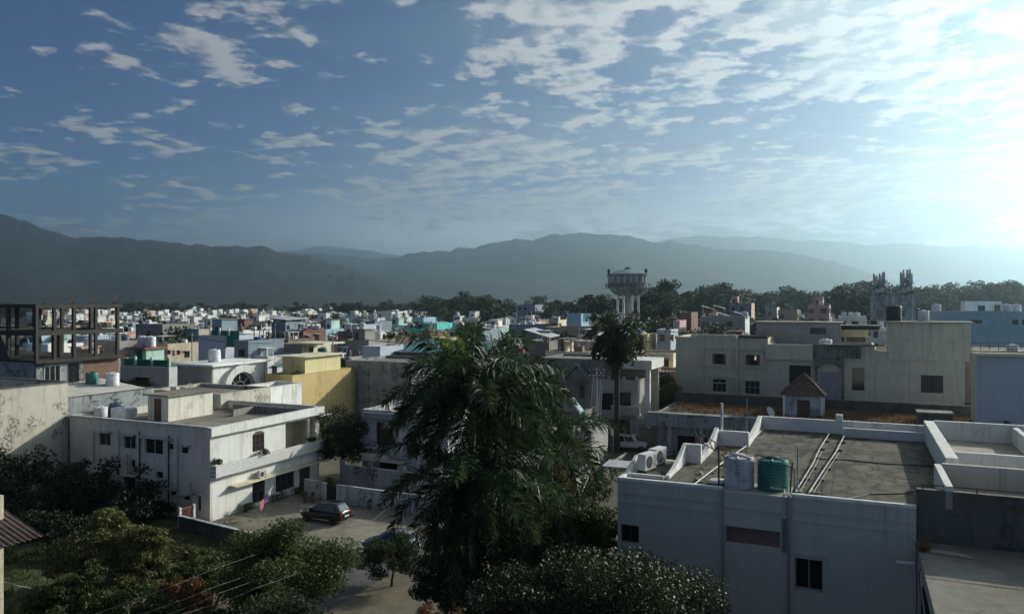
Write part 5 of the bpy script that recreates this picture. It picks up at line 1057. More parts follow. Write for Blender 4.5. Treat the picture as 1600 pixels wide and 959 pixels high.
b = MB(); zt = H6 + .12; b.add([(-.6, -.8, zt), (W6 + 1, -.8, zt), (W6 + 1, 15, zt + 1.3), (-.6, 15, zt + 1.3), (-.6, -.8, zt + .1), (W6 + 1, -.8, zt + .1), (W6 + 1, 15, zt + 1.4), (-.6, 15, zt + 1.4)], [(3, 2, 1, 0), (4, 5, 6, 7), (0, 1, 5, 4), (1, 2, 6, 5), (2, 3, 7, 6), (3, 0, 4, 7)]); b.build('sheet_roof', 'sheet_teal', h6)
simple('pale grey cube house beside the teal sheet roof', 566, 594, 541, 124, 7, 'bluegrey', par=.4)
simple('low house with a white slab in front of the turquoise house', 672, 694, 528, 150, 6, 'cream', par=.1)

# yellow house
hY, oY, WY, HY = simple('yellow house with a tall blank side wall and a balcony', 414, 457, 585, 92, 11.5, 'yellow', par=.9, name='yellow_house')
stair_room(hY, .5, WY - .2, 2.5, 9.5, HY - .9, HY + 2.0, 'pale_yellow', .5, None, slab='cream')
b = MB(); b.box(-2.0, -.003, 1, 5, HY - 2.4, HY - 2.2); b.build('balcony', 'concrete', hY); b = MB(); [b.box(-2.0, -.05, 1.0, 1.05, HY - 2.1 + i * .28, HY - 2.05 + i * .28) for i in range(5)]; [b.box(-2.0, -1.95, 1.06, 5, HY - 2.1 + i * .28, HY - 2.05 + i * .28) for i in range(5)]; b.build('balcony_rail', 'iron', hY)
x, y = l2w(WY - .5, 1.4, oY); bush('roof_plant', 'dark pot plant on the roof edge of the yellow house', x, y, HY - .2, [(0, 0, .3, .6, .4)], 'leaf_dark', 300, .14, 77, 'plant')
h7, o7, W7, H7 = simple('dim yellow house with shaded balconies beside the tall yellow wall', 506, 541, 577, 103, 9, 'yellow', par=.5, wins=[(.1, .45, 3.5, 1.2), (.55, .9, 3.3, 1.8), (.1, .5, 6.6, 4.4), (.6, .95, 6.8, 4.6)], name='yellow_house')
b = MB(); b.box(-.3, W7 + .2, -1.2, -.003, H7 - .9, H7 - .15); b.box(-.3, W7 + .2, -1.4, -.003, H7 - 4.3, H7 - 4.15); b.box(-.3, W7 + .2, -1.4, -1.25, H7 - 4.148, H7 - 3.4); b.build('balcony', 'pale_yellow', h7)
for q in (.05, .5, .95): b = MB(); b.box(W7 * q - .15, W7 * q + .15, -1.15, -.85, 0, H7 - .902 if q != .5 else H7 - 4.302); b.build('pillar', 'yellow', h7)
x, y = l2w(1.5, 3, o7); water_tank(x, y, H7 - .4, 'tank_black', 'tall black water tank on the dim yellow house', 1.45)

# arched white house
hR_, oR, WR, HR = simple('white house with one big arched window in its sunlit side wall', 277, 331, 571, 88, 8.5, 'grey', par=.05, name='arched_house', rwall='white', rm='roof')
b = MB(); b.box(-.3, WR + .5, -.4, 9, HR + .07, HR + .28); b.build('roof_slab', 'white', hR_)
fr_ = fmap('R', WR, 8.5); n = 16
def arc(c, z, r, w_, x0, x1, mat, nm, p):
    b = MB(); outer = [(c + r * math.cos(PI * i / n), z + r * math.sin(PI * i / n)) for i in range(n + 1)]; inner = [(c + (r - w_) * math.cos(PI * i / n), z + (r - w_) * math.sin(PI * i / n)) for i in range(n, -1, -1)]
    for i in range(n):
        q = [outer[i], outer[i + 1], inner[n - i - 1], inner[n - i]]; b.side_prism(q, x0, x1, axis='x')
    return b.build(nm, mat, p)
b = MB(); b.side_prism([(4.2 + 2.0 * math.cos(PI * i / n), HR - 2.9 + 2.0 * math.sin(PI * i / n)) for i in range(n + 1)] + [(2.2, HR - 4.6), (6.2, HR - 4.6)], WR + .003, WR + .02, axis='x'); aw = b.build('arched_window', 'pane', hR_)
arc(4.2, HR - 2.9, 2.9, .85, WR + .004, WR + .6, 'white', 'arch', hR_); arc(4.2, HR - 2.9, 2.05, .15, WR + .022, WR + .1, 'frame_white', 'frame', aw); arc(4.2, HR - 2.9, 1.0, .12, WR + .022, WR + .1, 'frame_white', 'frame', aw)
b = MB()
for an in (.25, .5, .75): b.tube([(WR + .06, 4.2 + .95 * math.cos(PI * an), HR - 2.9 + .95 * math.sin(PI * an)), (WR + .06, 4.2 + 1.95 * math.cos(PI * an), HR - 2.9 + 1.95 * math.sin(PI * an))], .05, 4)
for q in (2.3, 3.3, 4.2, 5.1, 6.1): b.tube([(WR + .06, q, HR - 4.6), (WR + .06, q, HR - 2.9)], .06, 4)
b.build('mullion', 'frame_white', aw)
x, y = l2w(2.6, 3.0, oR); water_tank(x, y, HR + .28, 'tank_white', 'white water tank on the roof of the arched house', 1.2)
x, y = l2w(3.6, -1.5, oR); dish(x, y, 6.9, R(120), 'satellite dish in front of the arched house wall', .6)
h8, o8, W8, H8 = simple('low blotchy house with a bleached terrace between the yard house and arched house', 232, 345, 609, 79, 7, 'blotchy', par=.3, rm='roof')
b = MB(); [b.box(2 + i * 1.3, 2.8 + i * 1.3, 1, 1.1, H8 - .25, H8 + .35) for i in range(4)]; b.build('screen_block', 'frame_white', h8)
h9, o9, W9, H9 = simple('white house with a sunlit terrace left of the yellow house', 372, 414, 604, 84, 6, 'white', par=.7, wins=[(.3, .7, 2.6, 1.2)], rm='terrace')

# mint terrace house
hM, oM, WM, HM = simple('mint and white terrace house with plants on its balcony', 188, 264, 571, 104, 7, 'white', par=.9, name='mint_house', wins=[(.3, .6, 3.4, 1.4)], rm='roof')
b = MB(); b.box(.1, WM - .2, .3, .45, HM + .07, HM + .95); b.build('screen', 'net_green', hM)
for q in (.02, .28, .62, .97): b = MB(); b.box(WM * q, WM * q + .3, .0, .3, HM + .07, HM + 1.3); b.build('pillar', 'mint', hM)
mt = thing('mint_tank_room', 'mint rooftop room with a red slab carrying two white tanks', 'rooftop room', (*l2w(.1, 1.5, oM), HM - .9), -GA)
b = MB(); b.box(0, .7, 0, 3, 0, 3.1); b.box(2.3, 3.0, 0, 3, 0, 3.1); b.box(.7, 2.3, 2.7, 3, 0, 3.1); b.build('wall', 'mint', mt); b = MB(); b.box(-.4, 3.4, -.5, 3.3, 3.102, 3.3); b.build('slab', 'red', mt); b = MB(); b.box(.7, 2.3, .4, .5, 0, 2.6); b.build('door', 'net_green', mt)
for a, lb in ((.7, 'left white tank of the pair on the red slab'), (2.2, 'right white tank of the pair on the red slab')): x, y = l2w(.1 + a, 2.9, oM); water_tank(x, y, HM + 2.4, 'tank_white', lb, 1.2)
for a, lb in ((1.2, 'leafy pot plant at the left of the mint house balcony'), (3.6, 'leafy pot plant in the middle of the mint house balcony'), (6.0, 'broad pot plant at the right of the mint house balcony')):
    x, y = l2w(a, -1.2, oM); bush('balcony_plant', lb, x, y, HM - 2.7, [(0, 0, .4, .9, .7)], 'leaf_olive', 500, .16, int(a * 9), 'plant')
b = MB(); b.box(-.2, WM + .2, -2, -.003, HM - 2.9, HM - 2.7); b.build('balcony', 'blotchy', hM)

# ------------------------------------------------------------------ left: blotchy-walled house, unfinished frame, tiled awning
WW2 = 12.; oWl = l2w(-16.2 - WW2, -9.5, AC_)
hWl = house('blotchy_house', 'tall house with a blotchy sunlit lime wall at the left edge', oWl, WW2, 9.5, 10.1, 9.3, 'blotchy', 'roof', coping=False)
b = MB(); b.box(WW2 - .3, WW2 + .08, -.1, 9.55, 10.102, 10.2); b.box(-.1, WW2 - .31, 9.2, 9.55, 10.102, 10.2); b.build('coping', 'dark_concrete', hWl)
oWn = l2w(-16.2 - 9, .05, AC_); hWn = house('gravel_roof_house', 'house with a sloping white gravel roof carrying a green tank, beyond the blotchy wall', oWn, 8.8, 9, 8.7, 8.3, 'stained', 'gravel_roof', coping=True, cap='dark_concrete'); foot(oWn, 8.8, 13)
b = MB(); b.add([(2, .5, 8.32), (8.3, .5, 8.32), (8.3, 8.6, 8.32), (2, 8.6, 8.32), (2, .5, 9.0), (8.3, .5, 8.5), (8.3, 8.6, 8.7), (2, 8.6, 9.4)], [(3, 2, 1, 0), (4, 5, 6, 7), (0, 1, 5, 4), (1, 2, 6, 5), (2, 3, 7, 6), (3, 0, 4, 7)]); b.build('sloped_roof', 'gravel_roof', hWn)
x, y = l2w(3.4, 6.5, oWn); water_tank(x, y, 9.0, 'tank_green', 'dark green water tank on the white gravel roof', 1.0)
x, y = l2w(5.2, 7.3, oWn); water_tank(x, y, 8.9, 'tank_white', 'white water tank beside the green one on the gravel roof', 1.05)
# unfinished frame
oF, WF = span(-70, 178, 88); foot(oF, WF, 9.)
oF, WF = span(-190, 56, 92); DF = 9.9; foot(oF, WF, DF)
hF_ = thing('unfinished_building', 'unfinished bare concrete frame of posts and beams above a brick storey', 'building', (*oF, 0), -GA)
zs = [zy(559, 84), zy(516, 84), zy(475, 84)]
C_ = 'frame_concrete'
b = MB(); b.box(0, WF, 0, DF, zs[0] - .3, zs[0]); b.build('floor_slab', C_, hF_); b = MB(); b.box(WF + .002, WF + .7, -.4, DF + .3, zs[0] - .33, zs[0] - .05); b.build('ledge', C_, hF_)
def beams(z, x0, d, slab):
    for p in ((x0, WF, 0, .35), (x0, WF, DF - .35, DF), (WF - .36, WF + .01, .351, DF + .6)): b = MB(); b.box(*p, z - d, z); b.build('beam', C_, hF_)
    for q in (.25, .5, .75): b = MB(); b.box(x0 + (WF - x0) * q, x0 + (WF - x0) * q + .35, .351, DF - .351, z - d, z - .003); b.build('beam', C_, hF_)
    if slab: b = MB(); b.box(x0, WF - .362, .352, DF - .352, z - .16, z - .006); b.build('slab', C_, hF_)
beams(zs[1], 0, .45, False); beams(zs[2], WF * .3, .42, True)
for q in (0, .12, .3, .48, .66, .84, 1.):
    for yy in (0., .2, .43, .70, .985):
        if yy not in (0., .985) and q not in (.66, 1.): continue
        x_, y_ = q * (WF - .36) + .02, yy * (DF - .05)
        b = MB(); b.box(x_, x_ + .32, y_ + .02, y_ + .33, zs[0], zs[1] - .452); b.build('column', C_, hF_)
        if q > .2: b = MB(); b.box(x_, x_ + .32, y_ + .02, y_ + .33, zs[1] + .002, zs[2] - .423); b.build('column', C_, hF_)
for yy in (.2, .43, .70, .985):
    b = MB(); [b.tube([(WF - .2 + dx, yy * DF + dy, zs[2]), (WF - .2 + dx * 1.6, yy * DF + dy, zs[2] + 1.1)], .02, 4) for dx in (-.1, .1) for dy in (-.05, .1)]; b.build('rebar', 'rust', hF_)
b = MB(); b.box(0, WF, .05, .3, 0, zs[0] - .302); b.box(WF - .25, WF - .001, .301, 5.4, 0, zs[0] - .303); b.build('wall', 'stained', hF_)
b = MB(); b.box(WF - .25, WF - .002, 5.41, DF, 0, zs[0] - .304); b.build('brick_wall', 'brick', hF_)
b = MB(); b.box(WF - 3.6, WF - 2.2, 4.2, 4.4, zs[0], zs[1] - .46); b.build('brick_wall', 'brick', hF_)
b = MB(); b.add([(WF * .55, -.1, zs[1] - .5), (WF * .8, -.1, zs[1] - .4), (WF * .86, -.1, zs[0]), (WF * .5, -.1, zs[0]), (WF * .55, -.04, zs[1] - .5), (WF * .8, -.04, zs[1] - .4), (WF * .86, -.04, zs[0]), (WF * .5, -.04, zs[0])], [(3, 2, 1, 0), (4, 5, 6, 7), (0, 1, 5, 4), (1, 2, 6, 5), (2, 3, 7, 6), (3, 0, 4, 7)]); b.build('tarpaulin', 'iron', hF_)
window(hF_, WF, DF, 'R', .9, 2.7, zs[0] - 2.4, zs[0] - .7, 'frame_white', nx=3, rec=-.06); window(hF_, WF, DF, 'R', 3.6, 4.9, zs[0] - 2.7, zs[0] - .6, 'iron', nx=2, rec=-.06)
# awning house in the near left corner
oN = at_y(-99, 860, 25.5)[:2]; hN = thing('awning_house', 'cream house corner with a corrugated tile awning, in the near left corner', 'house', (*oN, 0), -GA)
b = MB(); b.box(-6, 0, 0, 2.2, 0, 10.1); b.build('wall', 'cream', hN)
def awning_sheet(x0, x1, y0, y1, zh, zl, p):
    b = MB(); n = 26; vs = []
    for i in range(n * 4 + 1):
        t = i / (n * 4); yy = y0 + (y1 - y0) * t; w_ = .035 * math.sin(i * PI / 2 + .4)
        vs += [(x0, yy, zh + w_), (x1, yy, zl + w_), (x0, yy, zh + w_ - .02), (x1, yy, zl + w_ - .02)]
    fs = []
    for i in range(n * 4): k = i * 4; fs += [(k, k + 1, k + 5, k + 4), (k + 2, k + 6, k + 7, k + 3), (k + 1, k + 3, k + 7, k + 5)]
    b.add(vs, fs); return b.build('awning', 'tile', p)
awning_sheet(-.6, 1.55, -2.6, 2.6, 9.45, 8.75, hN)
b = MB(); b.tube([(1.4, -1.35, 8.75), (0, -1.35, 8.2)], .03, 5); b.tube([(1.4, 1.9, 8.75), (0, 1.9, 8.2)], .03, 5); b.tube([(-.02, -1.4, 9.22), (-.02, 2.2, 9.22)], .04, 5); b.build('bracket', 'iron', hN)
b = MB(); [b.box(.003, .03, .1 + i * .13, .14 + i * .13, 5.5, 7.9) for i in range(12)]; b.build('grille', 'rail', hN)
# wires low left
for i, (p, q) in enumerate((((100, 975), (330, 890)), ((170, 975), (330, 918)), ((215, 975), (345, 925)), ((280, 960), (400, 918)))):
    a = at_y(p[0], p[1], 20); c = at_y(q[0], q[1], 33); wire([a, c, at_y(q[0] + 160, q[1] - 60, 48)], .004, 'pale overhead wire slanting above the near bushes', 'galv', .06, group='overhead wires above the near bushes')
wire([at_y(5, 908, 22), at_y(48, 918, 30)], .014, 'pale rod-like wire beside the tile awning house', 'wire_bright', .02)
for pts, lb in (([at_y(520, 850, 52), at_y(640, 760, 60), at_y(690, 720, 66)], 'dark wire over the paved yard towards the palm'), ([at_y(600, 800, 55), at_y(700, 750, 58)], 'short dark wire crossing above the compound wall')): wire(pts, .02, lb, 'wire', .4)

for k, (px_, py_, Y_, lb) in enumerate(((300, 520, 112, 'utility pole beyond the arched white house'), (520, 515, 118, 'utility pole behind the dim yellow house'), (905, 512, 125, 'utility pole beyond the grey gabled house'), (1046, 512, 128, 'utility pole left of the tall cream house roof'), (430, 505, 160, 'slender far pole among rooftops behind the yellow house'), (640, 505, 165, 'slender far pole beyond the teal sheet roof'))):
    x, y, z = at_y(px_, py_, Y_); t = thing('utility_pole', lb, 'pole', (x, y, 0), -GA); b = MB(); b.tube([(0, 0, 0), (0, 0, z)], .13, 7, 0, .08); b.build('shaft', 'galv', t); b = MB(); b.box(-.9, .9, -.05, .05, z - .7, z - .6); b.build('crossarm', 'iron', t)
    for q in (-.8, 0, .8): wire([(x + q * .9, y - q * .4, z - .55), (x + 14 * V[0] + q * .9, y + 14 * V[1] - q * .4, z - 1.2 - (k % 3) * .5)], .02, 'dark overhead wire strung from the ' + lb.split(' ', 1)[1].replace('pole', 'pole', 1) if 0 else 'dark overhead wire strung from a pole above the town roofs', 'wire', .35, group='overhead wires above the town roofs')
for k, (px_, py_, Y_, m_, lb) in enumerate(((268, 546, 118, 'cloth_red', 'red washing on a roof behind the mint terrace'), (196, 606, 80, 'cloth_pink', 'pink and white washing on the line beyond the gravel roof'), (1062, 524, 150, 'cloth_pink', 'pink washing on a roof left of the tall cream house'), (395, 545, 128, 'cloth_red', 'red washing on a dark roof beyond the arched house'), (700, 540, 140, 'cloth_white', 'white washing beside the teal sheet roof'))):
    x, y, z = at_y(px_, py_, Y_); t = thing('washing', lb, 'laundry', (x, y, z - 1.2), -GA); b = MB(); b.tube([(-2.2, 0, -.6), (-2.2, 0, 1.2)], .03, 5); b.build('pole', 'galv', t); b = MB(); b.tube([(2.2, 0, -.6), (2.2, 0, 1.2)], .03, 5); b.build('pole', 'galv', t)
    for j in range(4): b = MB(); x_ = -1.9 + j; b.box(x_, x_ + .7, -.015, .015, .25 + .2 * (j % 2), 1.1); b.build('cloth', m_ if j != 2 else 'cloth_white', t)
    b = MB(); b.tube([(-2.2, 0, 1.15), (0, 0, 1.08), (2.2, 0, 1.15)], .012, 4); b.build('cord', 'wire', t)
# ------------------------------------------------------------------ named houses of the middle distance
def block(label, px0, px1, py, Y, D, wm, sr=None, tanks=(), **k):
    h, o, W, H = simple(label, px0, px1, py, Y, D, wm, **k); par = k.get('par', .6)
    if sr: stair_room(h, W * sr[0], W * sr[1], D * .35, D * .8, H - par, H - par + sr[2], sr[3], .25, 'F')
    if not k.get('wins') and not k.get('rwins'): DRESS.append((h, W, D, H, par, wm))
    for i, (u, v, m, s) in enumerate(tanks): x, y = l2w(W * u, D * v, o); TK.append((x, y, H - par, m, s))
    return h, o, W, H
TANKED = []; TK = []; DRESS = []
block('grey concrete wall house behind the mint terrace', 214, 262, 536, 142, 9, 'sand', tanks=[(.9, .5, 'tank_white', 1)])
block('weathered grey house with a bare tall side, behind the left rooftops', 212, 254, 506, 176, 9, 'concrete', tanks=[(.1, .3, 'tank_white', 1.2)])
block('white house with a small dark window beside the weathered grey one', 256, 268, 514, 180, 8, 'white', wins=[(.3, .5, 2.2, 1.2)])
block('slate blue tall house with a sunlit stone side wall', 291, 310, 514, 150, 9, 'slate', rwall='sand')
h_, o_q, W_q, H_q = block('blue-grey house with a green netted roof terrace', 310, 352, 524, 128, 8, 'bluegrey', sr=(.02, .4, 3.2, 'slate'), wins=[(.12, .18, 6.2, 5.2)])
b = MB(); b.box(W_q * .4, W_q + 2.5, .4, .5, H_q - 1.8, H_q + .9); b.build('shade_net', 'net_green', h_); b = MB(); [b.box(W_q * .4 + i * 2, W_q * .4 + .25 + i * 2, .1, .35, H_q + .07, H_q + 1.3) for i in range(3)]; b.build('post', 'white', h_)
block('very dark tall house beyond the arched house', 366, 388, 532, 118, 8, 'slate', par=.3)
block('white house with a lit parapet between dark houses', 392, 418, 556, 118, 7, 'white', par=.8)
block('dark brick house with a rough side wall behind the yellow house', 424, 450, 530, 150, 8, 'brick_dull', par=.3)
block('tall bare brick house catching the sun', 452, 474, 516, 172, 8, 'brick', par=.3)
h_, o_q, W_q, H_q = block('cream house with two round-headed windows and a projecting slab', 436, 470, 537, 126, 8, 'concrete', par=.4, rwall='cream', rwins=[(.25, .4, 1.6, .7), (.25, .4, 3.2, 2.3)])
b = MB(); b.box(W_q * .7, W_q + 5, -.6, 5, H_q + .07, H_q + .3); b.build('slab', 'cream', h_)
block('pale blue house with a mint stair room and twin tanks', 476, 508, 514, 204, 8, 'blue_paint', rwall='blue_paint', sr=(.7, .98, 3.0, 'mint'), tanks=[(.2, .2, 'tank_white', 1.2), (.4, .2, 'tank_white', 1.2)])
h_, o_q, W_q, H_q = block('slate house under a tilted flat sheet roof', 424, 446, 503, 226, 9, 'slate', par=.1)
b = MB(); b.add([(-1, -1, H_q + 1.2), (W_q + 1, -1, H_q + .6), (W_q + 1, 8, H_q + .9), (-1, 8, H_q + 1.5), (-1, -1, H_q + 1.35), (W_q + 1, -1, H_q + .75), (W_q + 1, 8, H_q + 1.05), (-1, 8, H_q + 1.65)], [(3, 2, 1, 0), (4, 5, 6, 7), (0, 1, 5, 4), (1, 2, 6, 5), (2, 3, 7, 6), (3, 0, 4, 7)]); b.build('sheet_roof', 'sheet_white', h_)
block('white house with a stepped roof near the tree line', 486, 512, 499, 305, 9, 'white', sr=(.1, .6, 3.2, 'white'))
block('bright white box house standing above the far rooftops', 589, 612, 487, 335, 10, 'white', par=.3)
block('grey-blue house with tall blank walls in the middle rooftops', 540, 562, 507, 218, 9, 'bluegrey', tanks=[(.6, .3, 'tank_black', 1.2)])
block('slate house with a tall blank front in the middle rooftops', 566, 586, 502, 226, 9, 'slate')
block('low brick house with white parapets left of the turquoise house', 598, 616, 524, 178, 8, 'brick', par=.3)
block('brick upper storey in front of the turquoise house', 655, 672, 517, 172, 7, 'brick_dull', par=.3, rwall='brick')
block('bright turquoise house with a sunlit side wall', 660, 683, 505, 188, 13, 'turquoise', par=.6)
block('low turquoise wing beside the bright turquoise house', 636, 659, 513, 186, 9, 'turquoise', par=.3)
block('small pale blue house among white tanks', 645, 662, 496, 240, 8, 'blue_paint')
block('white house with a dark band and rooftop tanks before the trees', 722, 740, 496, 300, 9, 'white', sr=(.3, .8, 3., 'white'), tanks=[(.4, .2, 'tank_white', 1.3)])
block('dark unfinished tower block at the edge of the trees', 808, 836, 476, 355, 12, 'slate', par=.3)
h_, o_q, W_q, H_q = block('slate gabled house right of the young palm frond', 738, 762, 533, 140, 8, 'slate', par=.2)
b = MB(); b.side_prism([(-.3, H_q), (W_q + .3, H_q), (W_q * .5, H_q + 2.2)], -.3, 8.3); b.build('gable_roof', 'slate', h_)
block('long tan house with dark windows and a balcony below the water tower', 852, 932, 511, 178, 10, 'tan', par=.6, wins=[(.2, .26, 3.6, 1.2), (.34, .46, 3.4, 1.4), (.58, .68, 3.2, 1.8), (.78, .9, 3.8, 1.4)], frame='iron')
block('pale stair block standing on the tan house', 858, 872, 500, 186, 6, 'sand', par=.1, rwall='cream')
block('slate blue block behind the tan house', 886, 908, 490, 215, 9, 'blue_paint', par=.3)
block('deep blue house left of the tan house', 795, 850, 507, 190, 9, 'slate', par=.5, tanks=[(.3, .3, 'tank_white', 1.2), (.5, .3, 'tank_white', 1.2)])
h_, o_q, W_q, H_q = block('low house carrying a tilted pale sheet roof', 826, 858, 533, 135, 6, 'concrete', par=.1)
b = MB(); b.add([(-.5, -1, H_q + 2.0), (W_q + .5, -1, H_q + .7), (W_q + .5, 4, H_q + .9), (-.5, 4, H_q + 2.2), (-.5, -1, H_q + 2.1), (W_q + .5, -1, H_q + .8), (W_q + .5, 4, H_q + 1.0), (-.5, 4, H_q + 2.3)], [(3, 2, 1, 0), (4, 5, 6, 7), (0, 1, 5, 4), (1, 2, 6, 5), (2, 3, 7, 6), (3, 0, 4, 7)]); [b.box(q, q + .12, -.8, -.68, H_q - .1, H_q + .8) for q in (.1, W_q - .1)]; b.build('sheet_roof', 'sheet_white', h_)
block('low sunlit cream roofs just behind the grey gabled house', 852, 930, 549, 116, 9, 'cream', par=.3, rm='terrace', sr=(.1, .25, 1.6, 'cream'))
block('small yellow house right of the slim palm', 996, 1012, 522, 150, 7, 'pale_yellow', par=.1, wins=[(.3, .6, 3, .5)])
block('pale grey box house with a railed terrace right of the slim palm', 1026, 1048, 515, 152, 7, 'bluegrey', par=.2)
block('cream house with a long terrace left of the tall cream house', 984, 1052, 551, 124, 9, 'cream', par=.4, wins=[(.5, .9, 2.6, .9)], rm='terrace', frame='iron')
block('low pale clutter of roofs by the leafy tree', 1012, 1052, 580, 112, 8, 'peach', par=.4, rm='terrace')
block('tall brick house with a white room behind the cream house', 1064, 1080, 488, 195, 9, 'brick', par=.4, wins=[(.5, .8, 4.6, 3.8)], rwall='brick')
block('pinkish house with white openings left of the brick one', 1052, 1062, 501, 186, 8, 'pink', wins=[(.3, .7, 3, 1.6)])
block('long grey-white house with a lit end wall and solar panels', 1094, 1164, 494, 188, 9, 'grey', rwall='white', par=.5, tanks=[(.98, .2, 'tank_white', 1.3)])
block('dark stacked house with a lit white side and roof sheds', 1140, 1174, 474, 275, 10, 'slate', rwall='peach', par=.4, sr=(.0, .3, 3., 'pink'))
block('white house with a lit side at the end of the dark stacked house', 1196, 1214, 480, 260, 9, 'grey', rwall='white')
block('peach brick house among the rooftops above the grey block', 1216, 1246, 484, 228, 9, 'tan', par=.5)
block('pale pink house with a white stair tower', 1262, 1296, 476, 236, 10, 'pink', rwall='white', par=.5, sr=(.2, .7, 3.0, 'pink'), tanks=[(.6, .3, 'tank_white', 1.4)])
block('white low house with tanks left of the antenna building', 1310, 1352, 494, 205, 10, 'white', tanks=[(.2, .3, 'tank_white', 1.3), (.45, .3, 'tank_white', 1.3), (.7, .3, 'tank_white', 1.3)])
for k, (px_q, py_q, Yq) in enumerate(((1106, 478, 215), (1124, 477, 215), (1130, 488, 190), (1157, 487, 190))):
    p = at_y(px_q, py_q, Yq); t = thing('solar_panel', ('leftmost of the upper tilted solar panels above the long grey-white house', 'right one of the upper tilted solar panels above the long grey-white house', 'left one of the lower tilted solar panels on the long grey-white house', 'rightmost tilted solar panel on the long grey-white house')[k], 'solar panel', p, -GA, 'tilted solar panels')
    b = MB(); b.add([(-1.6, -1, 0), (1.6, -1, -.9), (1.6, 1, -.9), (-1.6, 1, 0), (-1.6, -1, .08), (1.6, -1, -.82), (1.6, 1, -.82), (-1.6, 1, .08)], [(3, 2, 1, 0), (4, 5, 6, 7), (0, 1, 5, 4), (1, 2, 6, 5), (2, 3, 7, 6), (3, 0, 4, 7)]); b.build('panel', 'sheet_white', t)
    b = MB(); [b.tube([(x_, y_, -3.5), (x_, y_, -.1 if x_ < 0 else -.85)], .06, 4) for x_ in (-1.4, 1.4) for y_ in (-.8, .8)]; b.build('stand', 'galv', t)
for i, (x, y, z, m, s) in enumerate(TK): TANKED.append((water_tank(x, y, z, m, 'TANK', s), f'n{i}'))

# ------------------------------------------------------------------ filler houses of the town on the street grid
tr = random.Random(21); FILL = []; TANKS_F = []
PAL = [('white', 'white', 30), ('grey', 'grey', 17), ('cream', 'cream', 9), ('pale_blue', 'pale blue', 6), ('mint', 'mint', 4), ('peach', 'peach', 4), ('slate', 'slate', 8), ('sand', 'sandy', 5), ('pink', 'pink', 3), ('concrete', 'bare concrete', 11), ('brick', 'brick', 8), ('brick_dull', 'dull brick', 4)]
def pick(): 
    r = tr.random() * sum(p[2] for p in PAL)
    for p in PAL:
        r -= p[2]
        if r < 0: return p
    return PAL[0]
wm_ = MB(); wm_.box(-.5, .5, -.03, .02, 0, 1.2); WIN_ME = {}
def win_proto():
    f = MB(); f.box(-.5, -.44, -.05, -.003, 0, 1.2); f.box(.44, .5, -.05, -.003, 0, 1.2); f.box(-.44, .44, -.05, -.003, 0, .07); f.box(-.44, .44, -.05, -.003, 1.13, 1.2); f.box(-.03, .03, -.045, -.003, .07, 1.13); f.box(-.44, .44, -.02, -.004, .07, 1.13, 1)
    f.box(-.65, .65, -.55, -.003, 1.27, 1.35, 2); o = f.build('window', ['wood', 'pane', 'grey']); me = o.data; bpy.data.objects.remove(o); return me
WIN_ME = win_proto()
def put_win(p, W, D, face, a, z, s=1.):
    o = link('window', WIN_ME, p); o.scale = (s * tr.uniform(.9, 1.5), 1, s)
    if face == 'F': o.location = (a, 0, z)
    else: o.location = (W, a, z); o.rotation_euler.z = PI / 2
def dress(root, W, D, H, par, wm, y=0):
    far = y > 190
    for fl in range(int(H / 3)):
        z = H - par - 2.1 - fl * 3.0
        if z < .5 or fl > 2: break
        for k in range(max(1, int(W / 3.0))):
            if tr.random() < .72: put_win(root, W, D, 'F', min(W - .9, 1.3 + k * 2.9 + tr.uniform(-.3, .3)), z, tr.uniform(.85, 1.2))
        for k in range(max(1, int(D / 3.4))):
            if tr.random() < .5: put_win(root, W, D, 'R', min(D - .9, 1.5 + k * 3.2 + tr.uniform(-.3, .3)), z, tr.uniform(.85, 1.15))
    for _ in range(2):
        if tr.random() < .6:
            b = MB(); x_, y_ = tr.uniform(.3, W * .5), tr.uniform(.3, D * .5); z_ = H - par + .03; w_, d_, h_ = tr.uniform(1.2, max(1.3, W * .4)), tr.uniform(1.2, D * .35), tr.uniform(1.5, 2.4); b.box(x_ - .2, x_ + w_ + .3, y_ - .3, y_ + d_ + .2, z_ + h_, z_ + h_ + .07)
            for p in (0, w_ - .1): b.box(x_ + p, x_ + p + .1, y_, y_ + .1, z_, z_ + h_); b.box(x_ + p, x_ + p + .1, y_ + d_ - .1, y_ + d_, z_, z_ + h_)
            b.build('roof_canopy', tr.choice(['sheet_white', 'iron', 'sheet_teal', 'concrete', 'rust', 'white']), root)
        if tr.random() < .7:
            b = MB(); x_, y_ = tr.uniform(.3, max(.4, W - 2)), tr.uniform(.3, D - 1.5); b.box(x_, x_ + tr.uniform(.6, 1.6), y_, y_ + tr.uniform(.5, 1.2), H - par + .03, H + tr.uniform(.2, .9)); b.build('roof_clutter', tr.choice(['concrete', 'brick', 'iron', 'white', 'cloth_blue', 'cloth_red', 'tank_white', 'dark_concrete']), root)
def hit_foot(r): return any(r[0] < f[1] and r[1] > f[0] and r[2] < f[3] and r[3] > f[2] for f in FOOT)
for q in DRESS: dress(*q)
SHELL = MB(); NSH = 0
b0 = 88.
row = 0
